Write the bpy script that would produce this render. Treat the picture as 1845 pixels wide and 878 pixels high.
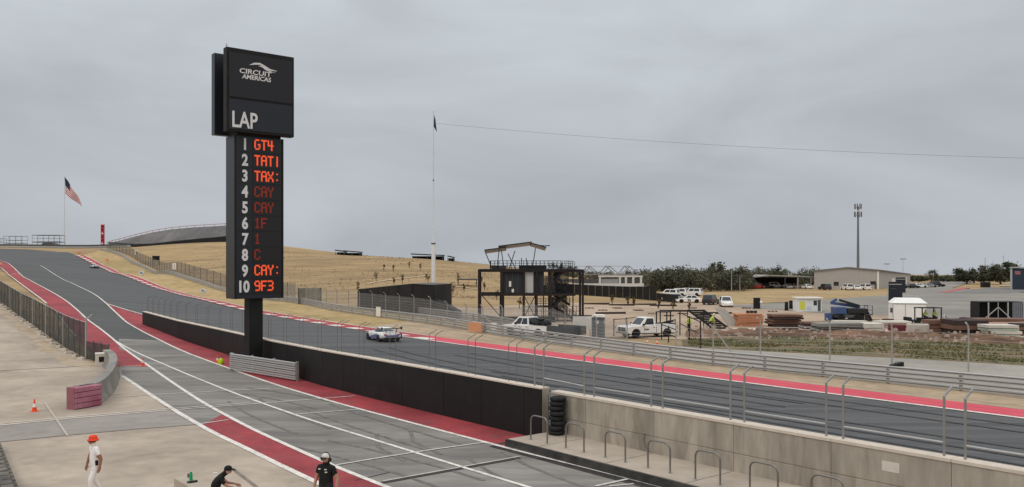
import bpy, bmesh, math, random
import numpy as np
from mathutils import Vector, Matrix, noise

for o in list(bpy.data.objects):
    bpy.data.objects.remove(o, do_unlink=True)
SC = bpy.context.scene
COL = SC.collection
R = math.radians
random.seed(7)

# ------------------------------------------------------------------ camera
F, CX, HY, H = 1550.0, 922.5, 476.0, 7.0          # focal length in photo pixels, centre column, horizon row, eye height
cam = bpy.data.cameras.new('camera')
cam.sensor_fit = 'HORIZONTAL'; cam.sensor_width = 36.0
cam.lens = 36.0 * F / 1845.0
cam.shift_y = (HY - 439.0) / 1845.0
cam.clip_start = 0.1; cam.clip_end = 6000.0
camo = bpy.data.objects.new('camera', cam); COL.objects.link(camo)
camo.location = (0, 0, H); camo.rotation_euler = (R(90), 0, 0)
SC.camera = camo

# ------------------------------------------------------------------ sky and sun (overcast)
SUN_EL, SUN_ROT = R(52), R(215)
w = bpy.data.worlds.new('World'); SC.world = w; w.use_nodes = True
nt = w.node_tree; nt.nodes.clear()
def N(tree, typ, **kw):
    n = tree.nodes.new(typ)
    for k, v in kw.items():
        if k.startswith('i_'):
            key = k[2:]
            n.inputs[int(key) if key.isdigit() else key].default_value = v
        else:
            setattr(n, k, v)
    return n
out = N(nt, 'ShaderNodeOutputWorld'); bg = N(nt, 'ShaderNodeBackground')
sky = N(nt, 'ShaderNodeTexSky', sky_type='NISHITA', sun_disc=False)
sky.sun_elevation = SUN_EL; sky.sun_rotation = SUN_ROT; sky.air_density = 1.0; sky.dust_density = 4.0
tc = N(nt, 'ShaderNodeTexCoord'); sep = N(nt, 'ShaderNodeSeparateXYZ')
nt.links.new(tc.outputs['Generated'], sep.inputs[0])
cl = N(nt, 'ShaderNodeMath', operation='MAXIMUM', i_1=0.0); nt.links.new(sep.outputs['Z'], cl.inputs[0])
sq = N(nt, 'ShaderNodeMath', operation='POWER', i_1=1.7); nt.links.new(cl.outputs[0], sq.inputs[0])
lum = N(nt, 'ShaderNodeMath', operation='MULTIPLY_ADD', i_1=1.9, i_2=1.0); nt.links.new(sq.outputs[0], lum.inputs[0])
# soft cloud base: stretched noise, faint
mp = N(nt, 'ShaderNodeMapping'); mp.inputs['Scale'].default_value = (1.0, 1.0, 3.2)
nt.links.new(tc.outputs['Generated'], mp.inputs[0])
cn = N(nt, 'ShaderNodeTexNoise', i_Scale=2.6, i_Detail=5.0, i_Roughness=0.52, i_Distortion=0.5)
nt.links.new(mp.outputs[0], cn.inputs['Vector'])
cr = N(nt, 'ShaderNodeMapRange', i_1=0.32, i_2=0.70, i_3=0.86, i_4=1.13); nt.links.new(cn.outputs['Fac'], cr.inputs[0])
lm = N(nt, 'ShaderNodeMath', operation='MULTIPLY'); nt.links.new(lum.outputs[0], lm.inputs[0]); nt.links.new(cr.outputs[0], lm.inputs[1])
ccol = N(nt, 'ShaderNodeMix', data_type='RGBA', blend_type='MULTIPLY'); ccol.inputs[0].default_value = 1.0
ccol.inputs[6].default_value = (0.462, 0.496, 0.530, 1)
nt.links.new(lm.outputs[0], ccol.inputs[7])
skm = N(nt, 'ShaderNodeMix', data_type='RGBA', blend_type='MULTIPLY'); skm.inputs[0].default_value = 1.0
nt.links.new(sky.outputs[0], skm.inputs[6]); skm.inputs[7].default_value = (0.08, 0.08, 0.08, 1)
mx = N(nt, 'ShaderNodeMix', data_type='RGBA'); mx.inputs[0].default_value = 0.96      # cloud cover
nt.links.new(skm.outputs[2], mx.inputs[6]); nt.links.new(ccol.outputs[2], mx.inputs[7])
nt.links.new(mx.outputs[2], bg.inputs[0]); bg.inputs[1].default_value = 1.0
nt.links.new(bg.outputs[0], out.inputs[0])
sl = bpy.data.lights.new('sun', 'SUN'); sl.energy = 0.6; sl.angle = R(22); sl.color = (1.0, 0.97, 0.93)
so = bpy.data.objects.new('sun', sl); COL.objects.link(so)
so.rotation_euler = (R(90) - SUN_EL, 0, math.pi - SUN_ROT)
SC.view_settings.view_transform = 'Standard'; SC.view_settings.look = 'None'
SC.view_settings.gamma = 1.0; SC.view_settings.exposure = 0.0
SC.view_settings.use_curve_mapping = False

# ------------------------------------------------------------------ helpers: materials
def lin(c):
    c = c / 255.0
    return c / 12.92 if c <= 0.04045 else ((c + 0.055) / 1.055) ** 2.4
def rgb(r, g, b, k=1.0): return (min(0.9, lin(r) * 1.08 * k), lin(g) * k, lin(b) * 0.905 * k)      # the camera's white balance against the bluish cloud light
MATS = {}
def mat(name, col, rough=0.8, var=0.12, scale=2.0, metal=0.0, bump=0.0, col2=None, scale2=None, spec=0.3, emit=None, coat=0.0, world=False, stretch=None, wear=None):
    """procedural material: base colour broken by two noises (fine and broad), optional bump"""
    if name in MATS: return MATS[name]
    m = bpy.data.materials.new(name); m.use_nodes = True; t = m.node_tree
    b = t.nodes['Principled BSDF']
    b.inputs['Roughness'].default_value = rough; b.inputs['Metallic'].default_value = metal
    b.inputs['Specular IOR Level'].default_value = spec
    if coat: b.inputs['Coat Weight'].default_value = coat
    if world:
        g = N(t, 'ShaderNodeNewGeometry'); vec = g.outputs['Position']
    else:
        g = N(t, 'ShaderNodeTexCoord'); vec = g.outputs['Object']
    if stretch:
        mpn = N(t, 'ShaderNodeMapping'); mpn.inputs['Rotation'].default_value = (0, 0, stretch[0]); mpn.inputs['Scale'].default_value = stretch[1]
        t.links.new(vec, mpn.inputs[0]); vec = mpn.outputs[0]
    n1 = N(t, 'ShaderNodeTexNoise', i_Scale=scale, i_Detail=6.0, i_Roughness=0.6); t.links.new(vec, n1.inputs['Vector'])
    r1 = N(t, 'ShaderNodeMapRange', i_1=0.3, i_2=0.7, i_3=1 - var, i_4=1 + var); t.links.new(n1.outputs['Fac'], r1.inputs[0])
    base = N(t, 'ShaderNodeMix', data_type='RGBA'); base.inputs[6].default_value = (*col, 1); base.inputs[7].default_value = (*(col2 or col), 1)
    n2 = N(t, 'ShaderNodeTexNoise', i_Scale=scale2 or scale * 0.17, i_Detail=4.0, i_Roughness=0.55); t.links.new(vec, n2.inputs['Vector'])
    r2 = N(t, 'ShaderNodeMapRange', i_1=0.38, i_2=0.62); t.links.new(n2.outputs['Fac'], r2.inputs[0]); t.links.new(r2.outputs[0], base.inputs[0])
    mul = N(t, 'ShaderNodeMix', data_type='RGBA', blend_type='MULTIPLY'); mul.inputs[0].default_value = 1.0
    t.links.new(base.outputs[2], mul.inputs[6]); t.links.new(r1.outputs[0], mul.inputs[7])
    last = mul.outputs[2]
    if wear:        # scuffs and stains with a shape of their own: (colour, scale, low, high, amount)
        n3 = N(t, 'ShaderNodeTexNoise', i_Scale=wear[1], i_Detail=8.0, i_Roughness=0.68, i_Distortion=0.6); t.links.new(vec, n3.inputs['Vector'])
        r3 = N(t, 'ShaderNodeMapRange', i_1=wear[2], i_2=wear[3], i_3=0.0, i_4=wear[4]); t.links.new(n3.outputs['Fac'], r3.inputs[0])
        wm = N(t, 'ShaderNodeMix', data_type='RGBA'); wm.inputs[7].default_value = (*wear[0], 1)
        t.links.new(r3.outputs[0], wm.inputs[0]); t.links.new(last, wm.inputs[6]); last = wm.outputs[2]
    t.links.new(last, b.inputs['Base Color'])
    if bump:
        bn = N(t, 'ShaderNodeBump', i_Strength=bump, i_Distance=0.05); t.links.new(n1.outputs['Fac'], bn.inputs['Height'])
        t.links.new(bn.outputs[0], b.inputs['Normal'])
    if emit:
        b.inputs['Emission Color'].default_value = (*emit[0], 1); b.inputs['Emission Strength'].default_value = emit[1]
    MATS[name] = m
    return m
def glass_mat(name, col, rough=0.08):
    if name in MATS: return MATS[name]
    m = mat(name, col, rough, 0.05, 1.0, spec=0.8); return m

# ------------------------------------------------------------------ helpers: meshes
class MB:
    def __init__(s): s.v = []; s.f = []; s.m = []; s.mi = 0
    def add(s, vs, fs):
        o = len(s.v); s.v += [tuple(p) for p in vs]
        for f in fs: s.f.append([i + o for i in f]); s.m.append(s.mi)
        return s
    def box(s, cx, cy, cz, sx, sy, sz, rz=0.0, taper=1.0):
        c, q = math.cos(rz), math.sin(rz); vs = []
        for k, (z, tp) in enumerate(((-sz / 2, 1.0), (sz / 2, taper))):
            for (a, b) in ((-1, -1), (1, -1), (1, 1), (-1, 1)):
                x, y = a * sx / 2 * tp, b * sy / 2 * tp
                vs.append((cx + x * c - y * q, cy + x * q + y * c, cz + z))
        return s.add(vs, [(3, 2, 1, 0), (4, 5, 6, 7), (0, 1, 5, 4), (1, 2, 6, 5), (2, 3, 7, 6), (3, 0, 4, 7)])
    def bb(s, x0, x1, y0, y1, z0, z1): return s.box((x0 + x1) / 2, (y0 + y1) / 2, (z0 + z1) / 2, x1 - x0, y1 - y0, z1 - z0)
    def prism(s, poly, a, b, axis='y'):
        n = len(poly); vs = []
        for d in (a, b):
            for (p, q) in poly:
                vs.append((p, d, q) if axis == 'y' else ((d, p, q) if axis == 'x' else (p, q, d)))
        fs = [tuple(range(n)), tuple(range(2 * n - 1, n - 1, -1))]
        fs += [(i, i + n, (i + 1) % n + n, (i + 1) % n) for i in range(n)]
        return s.add(vs, fs)
    def tube(s, pts, r, n=8, cap=True):
        pts = [Vector(p) for p in pts]; m = len(pts); rs = r if isinstance(r, (list, tuple)) else [r] * m
        up = Vector((0, 0, 1)); prev = None; vs = []
        for i, p in enumerate(pts):
            d = (pts[min(i + 1, m - 1)] - pts[max(i - 1, 0)]).normalized()
            a = d.cross(up if prev is None else prev)
            if prev is None:
                if a.length < 1e-3: a = d.cross(Vector((1, 0, 0)))
                a.normalize(); b = a.cross(d)
            else:
                b = (prev - d * prev.dot(d)).normalized(); a = d.cross(b)
            prev = b
            for k in range(n):
                t = 2 * math.pi * k / n
                vs.append(p + (a * math.cos(t) + b * math.sin(t)) * rs[i])
        fs = []
        for i in range(m - 1):
            for k in range(n):
                k2 = (k + 1) % n
                fs.append((i * n + k, i * n + k2, (i + 1) * n + k2, (i + 1) * n + k))
        if cap: fs += [tuple(range(n - 1, -1, -1)), tuple((m - 1) * n + k for k in range(n))]
        return s.add(vs, fs)
    def bar(s, p, q, wd, ht, up=(0, 0, 1)):
        p, q = Vector(p), Vector(q); d = (q - p).normalized(); u = Vector(up)
        a = d.cross(u)
        if a.length < 1e-3: a = d.cross(Vector((0, 1, 0)))
        a.normalize(); b = a.cross(d).normalized()
        vs = [e + a * (i * wd / 2) + b * (j * ht / 2) for e in (p, q) for (i, j) in ((-1, -1), (1, -1), (1, 1), (-1, 1))]
        return s.add(vs, [(0, 1, 2, 3), (7, 6, 5, 4), (0, 4, 5, 1), (1, 5, 6, 2), (2, 6, 7, 3), (3, 7, 4, 0)])
    def loft(s, rings, cap=True, closed=True):
        n = len(rings[0]); vs = [p for r_ in rings for p in r_]; fs = []
        for i in range(len(rings) - 1):
            for k in range(n if closed else n - 1):
                k2 = (k + 1) % n
                fs.append((i * n + k, i * n + k2, (i + 1) * n + k2, (i + 1) * n + k))
        if cap: fs += [tuple(range(n - 1, -1, -1)), tuple((len(rings) - 1) * n + k for k in range(n))]
        return s.add(vs, fs)
    def lathe(s, prof, n=16, cx=0, cy=0):
        return s.loft([[(cx + r_ * math.cos(2 * math.pi * k / n), cy + r_ * math.sin(2 * math.pi * k / n), z) for k in range(n)] for (r_, z) in prof])
    def wheel(s, c, r, wd, n=20):           # axle along local y
        x, y, z = c
        prof = [(r * 0.72, -wd / 2), (r * 0.95, -wd / 2), (r, -wd * 0.36), (r, wd * 0.36), (r * 0.95, wd / 2), (r * 0.72, wd / 2)]
        return s.loft([[(x + a * math.cos(2 * math.pi * k / n), y + b, z + a * math.sin(2 * math.pi * k / n)) for k in range(n)] for (a, b) in prof])
    def disc(s, c, r, th, n=20):
        x, y, z = c
        return s.loft([[(x + r * math.cos(2 * math.pi * k / n), y + b, z + r * math.sin(2 * math.pi * k / n)) for k in range(n)] for b in (-th / 2, th / 2)])
    def mesh(s, name):
        me = bpy.data.meshes.new(name); me.from_pydata(s.v, [], s.f)
        if any(s.m): me.polygons.foreach_set('material_index', s.m)
        bm = bmesh.new(); bm.from_mesh(me); bmesh.ops.recalc_face_normals(bm, faces=bm.faces); bm.to_mesh(me); bm.free()
        return me
    def build(s, name, mats, parent=None, smooth=None, bevel=0.0):
        me = s.mesh(name)
        for m_ in (mats if isinstance(mats, (list, tuple)) else [mats]): me.materials.append(m_)
        if smooth is not None:
            me.polygons.foreach_set('use_smooth', [True] * len(me.polygons)); me.set_sharp_from_angle(angle=R(smooth))
        o = obj(name, me, parent)
        if bevel:
            b = o.modifiers.new('bevel', 'BEVEL'); b.width = bevel; b.segments = 2; b.limit_method = 'ANGLE'
        return o
def obj(name, me, parent=None):
    o = bpy.data.objects.new(name, me); COL.objects.link(o)
    if parent is not None: o.parent = parent
    return o
def tag(o, label, cat, group=None):
    o['label'] = label; o['category'] = cat
    if group: o['group'] = group
    return o
def thing(name, label, cat, loc=(0, 0, 0), rz=0.0, group=None):
    o = bpy.data.objects.new(name, None); COL.objects.link(o); o.empty_display_size = 0.3
    o.location = loc; o.rotation_euler = (0, 0, rz)
    return tag(o, label, cat, group)
def struct(o, label=None):
    o['kind'] = 'structure'
    if label: o['label'] = label
    return o
KIDS = {}
def copy_tree(o, parent=None):
    c = o.copy(); COL.objects.link(c); c.parent = parent
    for ch in o.children: copy_tree(ch, c)
    return c
def place(proto, used, loc, rz, label=None, group=None):
    """first call moves the prototype itself, later calls copy it with its parts"""
    o = proto if not used else copy_tree(proto)
    used.append(1)
    o.location = loc; o.rotation_euler = (0, 0, rz)
    if label: o['label'] = label
    if group: o['group'] = group
    return o
def text_mesh(body, size, extrude=0.01, offset=0.0, align='LEFT', sx=1.0):
    c = bpy.data.curves.new('lettering', 'FONT'); c.body = body; c.size = size; c.extrude = extrude; c.offset = offset
    c.align_x = align; c.resolution_u = 3
    o = bpy.data.objects.new('lettering', c); COL.objects.link(o)
    dg = bpy.context.evaluated_depsgraph_get(); dg.update()
    me = bpy.data.meshes.new_from_object(o.evaluated_get(dg))
    bpy.data.objects.remove(o, do_unlink=True); bpy.data.curves.remove(c)
    me.transform(Matrix.Diagonal((sx, 1, 1, 1)))
    return me
def smoothstep(a, b, x):
    t = np.clip((x - a) / (b - a), 0, 1); return t * t * (3 - 2 * t)

# ------------------------------------------------------------------ terrain: a hill climbing to the left, flat to the right
U = Vector((-0.6345, 0.7728)); NV = Vector((0.7728, 0.6345))       # along the straight / across it, in plan
RZ = math.atan2(NV.y, NV.x)
def sn(s, n, z=0.0): return Vector((U.x * s + NV.x * n, U.y * s + NV.y * n, z))
def P3(x, y, t): return ((x - CX) / F * t, t, H - (y - HY) / F * t)
TP = [P3(*a) for a in [(510, 572, 110), (360, 537, 152), (250, 506, 205), (170, 480, 286), (115, 454, 355), (191, 547, 115), (120, 510, 165), (72, 480, 235),
      (0, 473, 225), (-80, 462, 240), (20, 449, 365), (70, 448, 380), (-120, 446, 360), (140, 640, 65.4), (93, 612, 75), (52, 582, 87), (0, 545, 108), (-120, 510, 130), (257, 586, 98),
      (180, 451, 385), (240, 471, 300), (306, 496, 250), (402, 524, 195), (480, 542, 165), (640, 563, 125), (720, 577, 108), (600, 560, 130),
      (402, 436, 340), (300, 441, 370), (240, 445, 400), (510, 449, 320), (580, 460, 300), (660, 463, 290), (740, 465, 280), (870, 481, 260),
      (402, 480, 250), (510, 500, 220), (640, 505, 205), (740, 507, 190), (860, 530, 175), (760, 535, 150)]]
TP += [(x, y, 0.0) for (x, y) in [(-60, 40), (-90, 55), (-40, 55), (-20, 55), (0, 60), (20, 80), (20, 120), (30, 170), (50, 220), (60, 300), (60, 400), (-35, 62), (-25, 75), (-13, 85), (-5, 100), (0, 120), (200, 300), (100, 600), (300, 800)]]
TP += [(-60, 380, 8.0), (-120, 480, 13.0), (-260, 480, 13.5), (-450, 400, 13.0), (-400, 650, 10.0), (-100, 700, 4.0), (-300, 150, 5.0), (-500, 200, 10.0), (-200, 90, 2.5), (-120, 70, 0.8)]
TP = np.array(TP); SCL = 100.0
def _k(r2): return 0.5 * r2 * np.log(r2 + 1e-12)
_xy = TP[:, :2] / SCL; _n = len(TP)
_d = ((_xy[:, None] - _xy[None]) ** 2).sum(-1)
_A = np.zeros((_n + 3, _n + 3)); _A[:_n, :_n] = _k(_d) + np.eye(_n) * 0.012
_A[:_n, _n] = 1; _A[:_n, _n + 1:] = _xy; _A[_n:, :_n] = _A[:_n, _n:].T
_W = np.linalg.solve(_A, np.concatenate([TP[:, 2], [0, 0, 0]]))
def hgt(X, Y):
    X = np.asarray(X, float); Y = np.asarray(Y, float); sh = X.shape
    q = np.stack([np.clip(X.ravel(), -520, 320), np.clip(Y.ravel(), 20, 760)], 1) / SCL
    z = _k(((q[:, None] - _xy[None]) ** 2).sum(-1)) @ _W[:_n] + _W[_n] + q @ _W[_n + 1:]
    x, y = X.ravel(), Y.ravel()
    wt = smoothstep(40, 8, x) * smoothstep(60, 84, y + np.clip(-x - 25, 0, 15) * 0.4)
    far = 1 - smoothstep(650, 1100, np.hypot(x, y))
    drop = 0.0105 * np.clip(np.hypot(x, y) - 345, 0, None) * smoothstep(-90, 0, x)      # the land falls away beyond the works yard
    return (np.maximum(z, -0.6) * wt * far - drop).reshape(sh)
def hz(x, y): return float(hgt(np.array([x]), np.array([y]))[0])
_TS = np.concatenate([np.arange(12, 120, 0.5), np.arange(120, 520, 1.0)])
def px(x, y, dz=0.0):
    """ground point seen at photo pixel (x, y)"""
    k = (x - CX) / F; X = k * _TS; z = H - (y - HY) / F * _TS
    g = z - hgt(X, _TS) - dz
    i = np.argmax(g < 0) if (g < 0).any() else int(np.argmin(g))
    if i == 0 or g[i] >= 0: t = _TS[i]
    else: t = _TS[i - 1] + (_TS[i] - _TS[i - 1]) * g[i - 1] / (g[i - 1] - g[i])
    return Vector((k * t, t, hz(k * t, t) + dz))
def pt(x, t, dz=0.0):
    X = (x - CX) / F * t; return Vector((X, t, hz(X, t) + dz))
def zat(y, t): return H - (y - HY) / F * t
def layer(k, X, Y): return k * (0.005 + np.clip(np.hypot(X, Y) - 75, 0, 400) * 0.00016)

def resample(pts, step):
    pts = [Vector(p[:2]) for p in pts]; out = [pts[0]]
    d = [0.0]
    for a, b in zip(pts, pts[1:]): d.append(d[-1] + (b - a).length)
    n = max(1, int(d[-1] / step)); res = []
    j = 0
    for i in range(n + 1):
        q = d[-1] * i / n
        while j < len(d) - 2 and d[j + 1] < q: j += 1
        f = (q - d[j]) / max(1e-9, d[j + 1] - d[j]); res.append(pts[j].lerp(pts[j + 1], f))
    return res
def smooth_poly(pts, it=2):
    pts = [Vector(p[:2]) for p in pts]
    for _ in range(it):
        out = [pts[0]]
        for a, b in zip(pts, pts[1:]): out += [a.lerp(b, 0.25), a.lerp(b, 0.75)]
        out.append(pts[-1]); pts = out
    return pts
def pxl(lst): return [px(x, y) for (x, y) in lst]
def drape(name, V, Fc, k, m, parent=None):
    V = np.array(V); Z = hgt(V[:, 0], V[:, 1]) + layer(k, V[:, 0], V[:, 1])
    me = bpy.data.meshes.new(name); me.from_pydata(np.column_stack([V[:, :2], Z]).tolist(), [], Fc)
    bm = bmesh.new(); bm.from_mesh(me); bmesh.ops.recalc_face_normals(bm, faces=bm.faces)
    if sum(f.normal.z for f in bm.faces) < 0: bmesh.ops.reverse_faces(bm, faces=bm.faces)
    bm.to_mesh(me); bm.free()
    me.materials.append(m)
    me.polygons.foreach_set('use_smooth', [True] * len(me.polygons))
    return obj(name, me, parent)
def ribbon(name, L, Rr, k, m, parent=None, step=2.5, across=1):
    """sheet between two plan curves"""
    n = max(2, int(max(sum((Vector(b[:2]) - Vector(a[:2])).length for a, b in zip(c, c[1:])) for c in (L, Rr)) / step))
    def rs(c):
        c = [Vector(p[:2]) for p in c]; d = [0.0]
        for a, b in zip(c, c[1:]): d.append(d[-1] + (b - a).length)
        res = []; j = 0
        for i in range(n + 1):
            q = d[-1] * i / n
            while j < len(d) - 2 and d[j + 1] < q: j += 1
            res.append(c[j].lerp(c[j + 1], (q - d[j]) / max(1e-9, d[j + 1] - d[j])))
        return res
    A, B = rs(L), rs(Rr); V = []; Fc = []
    for a, b in zip(A, B):
        for j in range(across + 1): V.append(tuple(a.lerp(b, j / across)) + (0,))
    q = across + 1
    for i in range(n):
        for j in range(across): Fc.append((i * q + j, i * q + j + 1, (i + 1) * q + j + 1, (i + 1) * q + j))
    return drape(name, V, Fc, k, m, parent)
def offset(c, d):
    c = [Vector(p[:2]) for p in c]; r_ = []
    for i, p in enumerate(c):
        t = (c[min(i + 1, len(c) - 1)] - c[max(i - 1, 0)]).normalized(); r_.append(p + Vector((t.y, -t.x)) * d)
    return r_
def line(name, pts, wd, k, m, parent=None, step=2.0, it=2):
    c = resample(smooth_poly(pts, it) if it else pts, min(step, 2.0))
    return ribbon(name, offset(c, -wd / 2), offset(c, wd / 2), k, m, parent, step=step)
def patch(name, pts, k, m, parent=None, cell=6.0):
    bm = bmesh.new(); f = bm.faces.new([bm.verts.new((p[0], p[1], 0)) for p in pts])
    bmesh.ops.triangulate(bm, faces=[f])
    xs = [p[0] for p in pts]; ys = [p[1] for p in pts]
    if max(ys) > 58 and min(xs) < 45:
        for ax, lo, hi in ((0, min(xs), max(xs)), (1, min(ys), max(ys))):
            q = lo + cell
            while q < hi:
                co = (q, 0, 0) if ax == 0 else (0, q, 0); no = (1, 0, 0) if ax == 0 else (0, 1, 0)
                bmesh.ops.bisect_plane(bm, geom=bm.verts[:] + bm.edges[:] + bm.faces[:], plane_co=co, plane_no=no); q += cell
    bm.verts.index_update()
    V = [tuple(v.co) for v in bm.verts]; Fc = [[v.index for v in f.verts] for f in bm.faces]; bm.free()
    return drape(name, V, Fc, k, m, parent)
# ------------------------------------------------------------------ ground materials
def ground_mat():
    m = mat('dry_ground', rgb(178, 158, 122), 0.95, 0.22, 0.9, col2=rgb(158, 138, 110), scale2=0.035, world=True, spec=0.1, bump=0.25)
    return m
ROT = -math.atan2(U.y, U.x)
M_GROUND = ground_mat()
M_GRASS = mat('dry_grass', rgb(180, 157, 119), 0.95, 0.24, 0.55, col2=rgb(160, 142, 104), scale2=0.05, world=True, spec=0.1, bump=0.3)
M_HILL = mat('hill_grass', rgb(170, 147, 113), 0.95, 0.22, 0.22, col2=rgb(146, 126, 98), scale2=0.045, world=True, stretch=(-0.35, (0.45, 1.6, 1.0)), spec=0.1, bump=0.3, wear=(rgb(124, 108, 84), 0.35, 0.55, 0.72, 0.6))
M_TRACK = mat('track_asphalt', rgb(92, 92, 94), 0.78, 0.14, 6.0, col2=rgb(74, 75, 78), scale2=0.9, world=True, stretch=(ROT, (0.02, 1.0, 1.0)), spec=0.35, wear=(rgb(62, 62, 64), 1.6, 0.52, 0.7, 0.5))
M_EXIT = mat('exit_asphalt', rgb(92, 92, 93), 0.85, 0.12, 5.0, col2=rgb(82, 83, 84), scale2=0.4, world=True, stretch=(ROT, (0.08, 1.0, 1.0)), spec=0.25, wear=(rgb(68, 68, 69), 1.2, 0.54, 0.72, 0.5))
M_PIT = mat('pit_concrete', rgb(138, 135, 132), 0.8, 0.16, 2.2, col2=rgb(112, 110, 108), scale2=0.42, world=True, stretch=(ROT, (0.25, 1.0, 1.0)), spec=0.3, wear=(rgb(84, 82, 81), 0.8, 0.55, 0.75, 0.55))
M_APRON = mat('apron_concrete', rgb(182, 170, 157), 0.85, 0.11, 1.5, col2=rgb(158, 147, 136), scale2=0.2, world=True, spec=0.25, wear=(rgb(134, 124, 114), 0.42, 0.55, 0.76, 0.6))
M_STRIP = mat('lane_concrete', rgb(152, 147, 143), 0.82, 0.09, 1.5, col2=rgb(140, 135, 132), scale2=0.25, world=True, spec=0.25, wear=(rgb(118, 113, 110), 0.5, 0.55, 0.76, 0.5))
M_RED = mat('red_paint', rgb(164, 66, 72), 0.75, 0.16, 3.0, col2=rgb(136, 54, 60), scale2=0.3, world=True, wear=(rgb(104, 84, 84), 0.9, 0.52, 0.72, 0.55))
M_PINK = mat('bright_red_paint', rgb(212, 80, 98), 0.7, 0.06, 3.0, col2=rgb(202, 72, 90), scale2=0.3, world=True, wear=(rgb(176, 104, 110), 0.8, 0.54, 0.72, 0.5))
M_KRED = mat('kerb_red', rgb(172, 58, 66), 0.7, 0.08, 3.0, world=True, wear=(rgb(116, 84, 84), 1.2, 0.52, 0.7, 0.6))
M_WHITE = mat('white_paint', rgb(220, 217, 214), 0.7, 0.20, 5.0, world=True, wear=(rgb(150, 147, 144), 2.2, 0.52, 0.66, 0.75))
M_WHITE2 = mat('worn_white_paint', rgb(198, 195, 192), 0.75, 0.20, 6.0, world=True)
M_DIRT = mat('verge_dirt', rgb(178, 160, 138), 0.95, 0.16, 1.2, col2=rgb(160, 145, 126), scale2=0.2, world=True, spec=0.1, bump=0.3)
M_SERV = mat('service_concrete', rgb(162, 158, 151), 0.88, 0.11, 1.0, col2=rgb(144, 140, 134), scale2=0.12, world=True)
M_GREEN = mat('green_grass_soil', rgb(98, 96, 74), 0.95, 0.25, 1.6, col2=rgb(122, 108, 88), scale2=0.25, world=True, spec=0.1, bump=0.4)
M_EARTH = mat('red_earth', rgb(128, 102, 86), 0.95, 0.30, 1.1, col2=rgb(94, 76, 64), scale2=0.22, world=True, spec=0.1, bump=0.6)
M_PAD = mat('pale_gravel', rgb(180, 163, 146), 0.95, 0.16, 1.5, col2=rgb(160, 142, 126), scale2=0.12, world=True, spec=0.1, bump=0.3)
M_ROAD = mat('road_asphalt', rgb(144, 141, 136), 0.9, 0.10, 1.0, col2=rgb(126, 123, 119), scale2=0.06, world=True)
M_TAN = mat('tan_bank_grass', rgb(156, 134, 102), 0.95, 0.2, 0.5, col2=rgb(172, 152, 118), scale2=0.05, world=True, spec=0.1, bump=0.3)
M_DARKJ = mat('joint_dark', rgb(62, 60, 58), 0.9, 0.1, 3.0, world=True)
M_WETK = mat('dark_wet_kerb', rgb(40, 38, 36), 0.35, 0.4, 3.0, col2=rgb(62, 60, 58), scale2=1.2, world=True, spec=0.5)
M_SCUFF = mat('tyre_rubber_marks', rgb(70, 70, 72), 0.8, 0.1, 4.0, world=True)

# ------------------------------------------------------------------ ground sheet
def axis(lo, hi, flo, fhi, step):
    a = list(np.arange(flo, fhi + 0.1, step)); g = step
    while a[-1] < hi: g *= 1.35; a.append(min(hi, a[-1] + g))
    g = step
    while a[0] > lo: g *= 1.35; a.insert(0, max(lo, a[0] - g))
    return np.array(a)
gx = axis(-3500, 3500, -330, 60, 4.0); gy = axis(-300, 4500, 56, 430, 4.0)
GX, GY = np.meshgrid(gx, gy); GZ = hgt(GX, GY) - 0.03
nxg = len(gx)
fc = [(j * nxg + i, j * nxg + i + 1, (j + 1) * nxg + i + 1, (j + 1) * nxg + i) for j in range(len(gy) - 1) for i in range(nxg - 1)]
me = bpy.data.meshes.new('ground'); me.from_pydata(np.stack([GX, GY, GZ], -1).reshape(-1, 3).tolist(), [], fc)
me.materials.append(M_HILL); me.polygons.foreach_set('use_smooth', [True] * len(fc))
struct(obj('ground', me), 'dry tan grassland rising to a hill')

# ------------------------------------------------------------------ track, pit lane, paint
Rp = [(-130, 446), (0, 448.5), (60, 450), (115, 454), (137, 462), (164, 475), (180, 482), (215, 496), (257, 511), (315, 529), (366, 543), (420, 556), (476, 567), (540, 578), (620, 591), (690, 602), (760, 612),
      (870, 627), (1000, 645), (1158, 666), (1279, 683), (1438, 703), (1640, 728), (1845, 754), (2100, 787)]
ROp = [(122, 450), (131, 454), (169, 470), (235, 495), (301, 519), (400, 544), (480, 561), (575, 576), (662, 589), (760, 603), (870, 618), (1000, 636), (1158, 658), (1279, 673), (1400, 686), (1840, 735), (2100, 764)]
L1p = [(72, 480), (92, 492), (117, 506), (164, 528), (177, 536), (191, 548), (227, 580), (257, 599), (301, 620), (343, 639), (389, 656), (495, 694), (600, 725), (658, 741), (848, 791), (939, 815), (1026, 836), (1140, 865), (1190, 878), (1400, 930)]
L2p = [(205, 613), (264, 644), (300, 659), (339, 676), (408, 704), (457, 722), (530, 748), (600, 771), (666, 791), (800, 833), (948, 878), (1150, 940)]
L3p = [(-60, 462), (0, 471), (23, 480), (60, 511), (134, 554), (163, 580), (210, 617), (261, 655), (300, 683), (339, 709), (365, 726), (416, 754), (462, 778), (564, 824), (603, 842), (700, 880), (860, 945)]
L4p = [(220, 678), (305, 735), (365, 770), (384, 781), (440, 807), (497, 836), (563, 867), (600, 885), (700, 935)]
RE = smooth_poly(pxl(Rp[4:]), 1); REL = smooth_poly(pxl(Rp), 1)
RE = smooth_poly(resample(RE, 14.0), 2)
RO = offset(RE, -2.5)
if (RO[9] - RE[9]).dot(NV) < 0: RO = offset(RE, 2.5)
L1 = smooth_poly(pxl(L1p), 1); L2 = smooth_poly(pxl(L2p), 1); L3 = smooth_poly(pxl(L3p), 1); L4 = smooth_poly(pxl(L4p), 1)

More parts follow.
